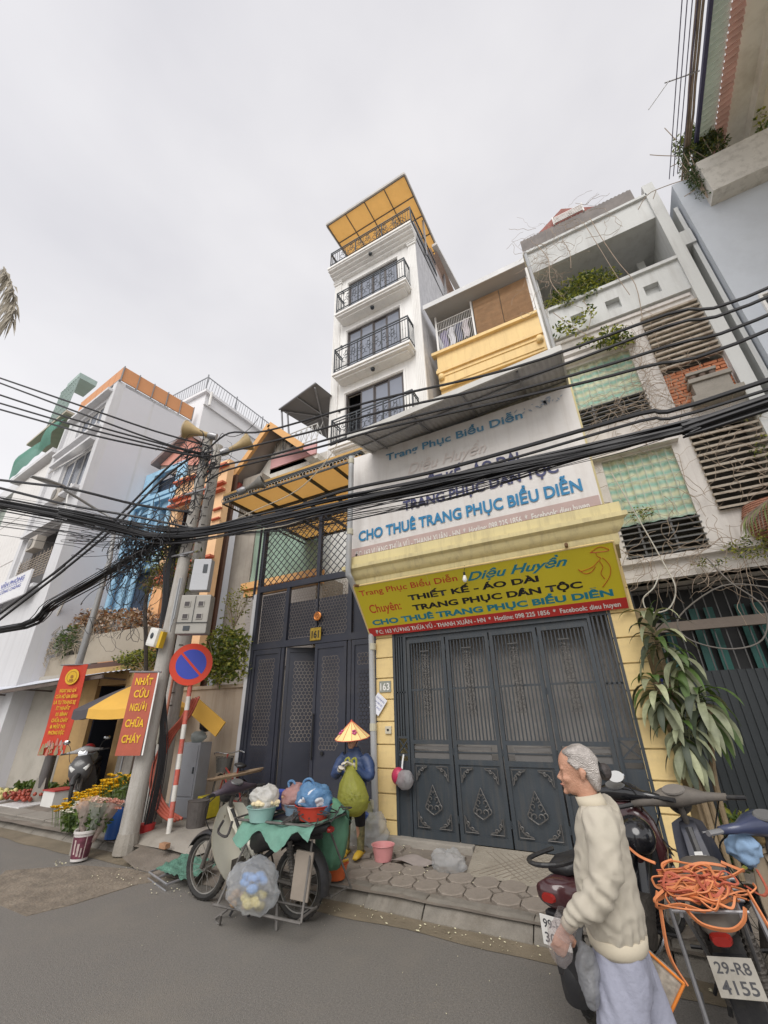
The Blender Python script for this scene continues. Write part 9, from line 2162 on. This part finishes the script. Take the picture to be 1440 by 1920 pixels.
gv.build('plastic_glove', sheer('glove_clear', (0.85, 0.82, 0.82), 0.82, 0.12), wn, smooth=True)
tb_ = bagmesh((wx - 0.13, 2.66, 0.68), (0.035, 0.06, 0.11), 0.02, 14, None, 21)
tag(tb_.build('held_bag', sheer('bag_smoky', (0.55, 0.56, 0.58), 0.5), smooth=True), 'smoky clear bag dangling below the gloved hand of the woman', 'bag')
sbm = MB(T(-0.235, 3.05, 0.575) @ rotm('Z', 8) @ rotm('Y', 38) @ Matrix.Scale(0.72, 4)); sbm.box(-0.13, 0.13, -0.05, 0.05, -0.11, 0.11); 
sb = tag(sbm.build('shopping_bag', mat('bag_print', (0.33, 0.29, 0.24), 0.3, 0.6, 16, 0.3, 20), bevel=0.02), 'square printed shopping bag with orange edges behind the woman', 'bag')
e2 = MB(T(-0.235, 3.05, 0.575) @ rotm('Z', 8) @ rotm('Y', 38) @ Matrix.Scale(0.72, 4))
for (a, b) in (((-0.13, -0.052, 0.112), (0.132, -0.052, 0.112)), ((0.132, -0.052, 0.112), (0.132, -0.052, -0.11)), ((0.132, -0.052, -0.11), (-0.13, -0.052, -0.11))): e2.tube([a, b], 0.009, 6)
e2.build('orange_edge', mat('edge_orange', (0.72, 0.22, 0.03), 0.5), sb)
# ---------------------------------------------------------------- worker with the conical hat
qx, qy = -3.47, 5.42; gz = 0.17
wk2 = thing('person', 'worker in a yellow conical hat and navy jacket opening a yellow green bag', 'person', (qx, qy, gz))
F = Vector((0.12, -1, 0)).normalized(); S = Vector((-1, -0.12, 0)).normalized()
def Q3(f, s, z): return Vector((qx, qy, gz)) + F * f + S * s + U * z
H0 = 1.23
hb = MB()
hb.sph(tuple(Q3(0.05, 0, 1.26)), (0.075, 0.09, 0.10), 18, 12)
hb.loft([(Q3(0.11, 0, 1.15), 0.03, 0.03, F, S), (Q3(0.09, 0, 1.19), 0.05, 0.05, F, S), (Q3(0.07, 0, 1.24), 0.06, 0.06, F, S)], 14)
hb.sph(tuple(Q3(0.155, 0, 1.205)), (0.012, 0.018, 0.014), 8, 6)
hb.loft([(Q3(-0.02, 0, 1.05), 0.06, 0.06, F, S), (Q3(0.03, 0, 1.18), 0.045, 0.045, F, S)], 12)
hb.loft([(Q3(-0.02, 0, 0.70), 0.09, 0.13, F, S), (Q3(-0.03, 0, 0.9), 0.09, 0.13, F, S), (Q3(-0.02, 0, 1.08), 0.07, 0.12, F, S)], 14)
for s in (-1, 1):
    el = Q3(0.05, s * 0.24, 0.85); wr_ = Q3(0.24, s * 0.085, 0.93 + (0.05 if s < 0 else 0))
    hb.tube([Q3(-0.02, s * 0.14, 1.05), el, wr_], [0.045, 0.035, 0.024], 10)
    hb.tube([Q3(0, s * 0.08, 0.72), Q3(0.03, s * 0.09, 0.40), Q3(0.0, s * 0.10, 0.05)], [0.07, 0.05, 0.035], 12)
skinned('body', hb, m_skin, wk2, 0.012, 3)
gl_ = MB()
for s in (-1, 1): hand(gl_, Q3(0.24, s * 0.085, 0.93 + (0.05 if s < 0 else 0)), F * 0.6 + S * (-s * 0.5) + U * 0.35, U * -1 + F * 0.3, 1.0, 0.8, s); gl_.tube([Q3(0.20, s * 0.11, 0.915 + (0.05 if s < 0 else 0)), Q3(0.24, s * 0.085, 0.93 + (0.05 if s < 0 else 0))], 0.032, 10)
skinned('gloves', gl_, mat('glove_cream', (0.55, 0.50, 0.42), 0.9, 0.1, 6, 0.3, 60), wk2, 0.006, 2)
m_nj = mat('jacket_navy', (0.030, 0.055, 0.135), 0.5, 0.15, 3, 0.2, 25)
jk = MB()
jk.loft([(Q3(-0.01, 0, 0.58), 0.12, 0.16, F, S), (Q3(-0.01, 0, 0.70), 0.13, 0.17, F, S), (Q3(-0.01, 0, 0.9), 0.12, 0.17, F, S), (Q3(-0.02, 0, 1.04), 0.10, 0.16, F, S), (Q3(0.0, 0, 1.13), 0.07, 0.08, F, S), (Q3(0.01, 0, 1.17), 0.075, 0.08, F, S)], 22)
for s in (-1, 1): jk.tube(smoothpath([Q3(-0.02, s * 0.13, 1.05), Q3(0.0, s * 0.21, 0.97), Q3(0.05, s * 0.245, 0.85), Q3(0.13, s * 0.19, 0.87), Q3(0.21, s * 0.11, 0.91 + (0.05 if s < 0 else 0))], 3), [0.075, 0.075, 0.074, 0.072, 0.07, 0.07, 0.068, 0.064, 0.06, 0.056, 0.05, 0.045, 0.04], 14)
skinned('jacket', jk, m_nj, wk2, 0.012, 3, wr=lambda c: 0.010 * mnoise.noise(Vector((c.x * 11, c.y * 11, c.z * 17))))
tz = MB()
for s in (-1, 1): tz.loft([(Q3(-0.01, s * 0.05, 0.66), 0.10, 0.09, F, S), (Q3(0.02, s * 0.09, 0.45), 0.085, 0.075, F, S), (Q3(0.01, s * 0.10, 0.30), 0.065, 0.06, F, S)], 14)
skinned('trousers', tz, mat('trousers_black', (0.010, 0.010, 0.012), 0.8, 0.2, 4, 0.2, 40), wk2, 0.012, 3)
m_boot = mat('boot_camouflage', (0.16, 0.14, 0.06), 0.6, 0.5, 22, 0.1, dirt=(0.04, 0.05, 0.02), da=0.9, dsc=18)
for s in (-1, 1):
    b = MB(); b.loft([(Q3(0.01, s * 0.10, 0.37), 0.062, 0.055, F, S), (Q3(0.0, s * 0.10, 0.22), 0.055, 0.05, F, S), (Q3(0.0, s * 0.10, 0.09), 0.048, 0.042, F, S), (Q3(0.01, s * 0.10, 0.05), 0.06, 0.045, F, S)], 16)
    bo = b.build('boot', m_boot, wk2, smooth=True)
    MB().loft([(Q3(-0.06, s * 0.10, 0.03), 0.038, 0.03, S, U), (Q3(0.02, s * 0.10, 0.04), 0.046, 0.042, S, U), (Q3(0.10, s * 0.10, 0.03), 0.046, 0.034, S, U), (Q3(0.17, s * 0.10, 0.015), 0.03, 0.015, S, U)], 14).build('boot_foot', mat('boot_yellow', (0.52, 0.33, 0.03), 0.5, 0.2, 6), bo, smooth=True)
hc2 = Q3(0.06, 0, 1.27)
ht = MB(T(*hc2) @ rotm('X', 8)); nseg = 12
ht.lathe([(0.235, 0.0), (0.232, 0.012), (0.16, 0.075), (0.08, 0.145), (0.012, 0.205), (0.0, 0.21)], nseg, cap=False); ht.lathe([(0.235, 0.0), (0.15, 0.07), (0.0, 0.195)], nseg, cap=False)
hat = ht.build('conical_hat', mat('hat_yellow', (0.80, 0.64, 0.28), 0.6, 0.06, 4, 0.1), wk2, recalc=False)
sm = MB(T(*hc2) @ rotm('X', 8))
for k in range(nseg): a = 2 * PI * k / nseg; sm.bar((0.234 * math.cos(a), 0.234 * math.sin(a), 0.012), (0.012 * math.cos(a), 0.012 * math.sin(a), 0.208), 0.004)
sm.tube([(0.236 * math.cos(a), 0.236 * math.sin(a), 0.004) for a in [k * PI / 6 for k in range(13)]], 0.005, 5, False)
sm.sph((0, 0, 0.212), 0.014, 8, 6); sm.build('hat_piping', mat('piping_red', (0.55, 0.08, 0.05), 0.5), hat)
fl2 = MB(T(*hc2) @ rotm('X', 8))
for a0 in (-2.3, -0.8):
    for k in range(5):
        r = 0.15 + 0.02 * math.cos(k * 1.3); a = a0 + 0.12 * math.sin(k * 1.3); z = 0.088 - (r - 0.15) * 0.9 + 0.006
        fl2.sph((r * math.cos(a), r * math.sin(a), z), (0.018, 0.018, 0.012), 6, 4)
fl2.build('hat_print', mat('print_magenta', (0.50, 0.08, 0.22), 0.5), hat)
MB().tube(smoothpath([Q3(0.05, -0.075, 1.26), Q3(0.10, -0.06, 1.17), Q3(0.12, 0, 1.13), Q3(0.10, 0.06, 1.17), Q3(0.05, 0.075, 1.26)], 3), 0.006, 5).build('face_cloth', m_nj, wk2)
# the bag she is opening
C3 = Q3(0.30, -0.13, 0.0)
sk = MB(); sk.loft([((C3.x, C3.y, 0.64), 0.10, 0.09, (1, 0, 0), (0, 1, 0)), ((C3.x, C3.y, 0.70), 0.185, 0.15, (1, 0, 0), (0, 1, 0)), ((C3.x + 0.01, C3.y, 0.82), 0.205, 0.165, (1, 0, 0), (0, 1, 0)), ((C3.x - 0.01, C3.y, 0.96), 0.155, 0.13, (1, 0, 0), (0, 1, 0)), ((C3.x - 0.05, C3.y + 0.03, 1.07), 0.085, 0.075, (1, 0, 0), (0, 1, 0)), ((C3.x - 0.08, C3.y + 0.05, 1.14), 0.05, 0.03, (1, 0, 0), (0, 1, 0))], 40)
for i, v in enumerate(sk.v):
    a = math.atan2(v.y - C3.y, v.x - C3.x); t = (v.z - 0.64) / 0.5; k = 1 + 0.07 * t * math.sin(a * 9 + 1.5 * math.sin(v.z * 9)); sk.v[i] = Vector((C3.x + (v.x - C3.x) * k, C3.y + (v.y - C3.y) * k, v.z))
crumple(sk, 0.016, 11, 5)
yg = tag(sk.build('yellow_bag', m_bagy, smooth=True), 'big yellow green bag held open by the worker', 'bag')
for k, (dx, dz) in enumerate(((-0.12, 1.13), (-0.02, 1.14))): MB().tube(smoothpath([(C3.x + dx, C3.y + 0.04, 1.10), (C3.x + dx - 0.03, C3.y + 0.05, 1.20), (C3.x + dx + 0.03, C3.y + 0.05, 1.22), (C3.x + dx + 0.04, C3.y + 0.04, 1.10)], 4), 0.014, 6).build('bag_handle', m_bagy, yg)
cg = MB(); g = random.Random(70); leaves(cg, (C3.x, C3.y, 0.79), (0.16, 0.12, 0.12), 1200, 0.07, g, flat=-0.3)
tag(cg.build('herbs', [m_lf2, m_lgd, m_lf2]), 'green herbs filling the yellow green bag', 'vegetables', kind='stuff')
# ================================================================ repeated trim pieces become parts of their own
def split_islands(o):
    me = o.data; n = len(me.vertices); par = list(range(n))
    def find(a):
        while par[a] != a: par[a] = par[par[a]]; a = par[a]
        return a
    for p in me.polygons:
        r = find(p.vertices[0])
        for v in p.vertices[1:]: par[find(v)] = r
    groups = {}
    for p in me.polygons: groups.setdefault(find(p.vertices[0]), []).append(p)
    if not 2 <= len(groups) <= 40: return
    base = o.name.split('.')[0]; first_ = True
    for ps in groups.values():
        ids = {}; vs = []; fs = []
        for p in ps:
            f = []
            for v in p.vertices:
                if v not in ids: ids[v] = len(vs); vs.append(tuple(me.vertices[v].co))
                f.append(ids[v])
            fs.append(f)
        m2 = bpy.data.meshes.new(base); m2.from_pydata(vs, [], fs)
        for m_ in me.materials: m2.materials.append(m_)
        if first_: keep = m2; first_ = False; continue
        c = bpy.data.objects.new(base, m2); COL.objects.link(c); c.parent = o.parent; c.matrix_local = o.matrix_local.copy()
    o.data = keep
for o in list(bpy.data.objects):
    if o.type == 'MESH' and o.parent is not None and not o.children and o.name.split('.')[0] in ('ledge', 'trim', 'slat_frame', 'red_line', 'hinge', 'column', 'pier', 'planter_ledge', 'flower_pot', 'clamp', 'socket', 'post', 'rib', 'bracket_rod', 'window_frame', 'door_surround', 'grip', 'rod', 'rosette_boss', 'roof_sheet_', 'paving_slab'):
        split_islands(o)
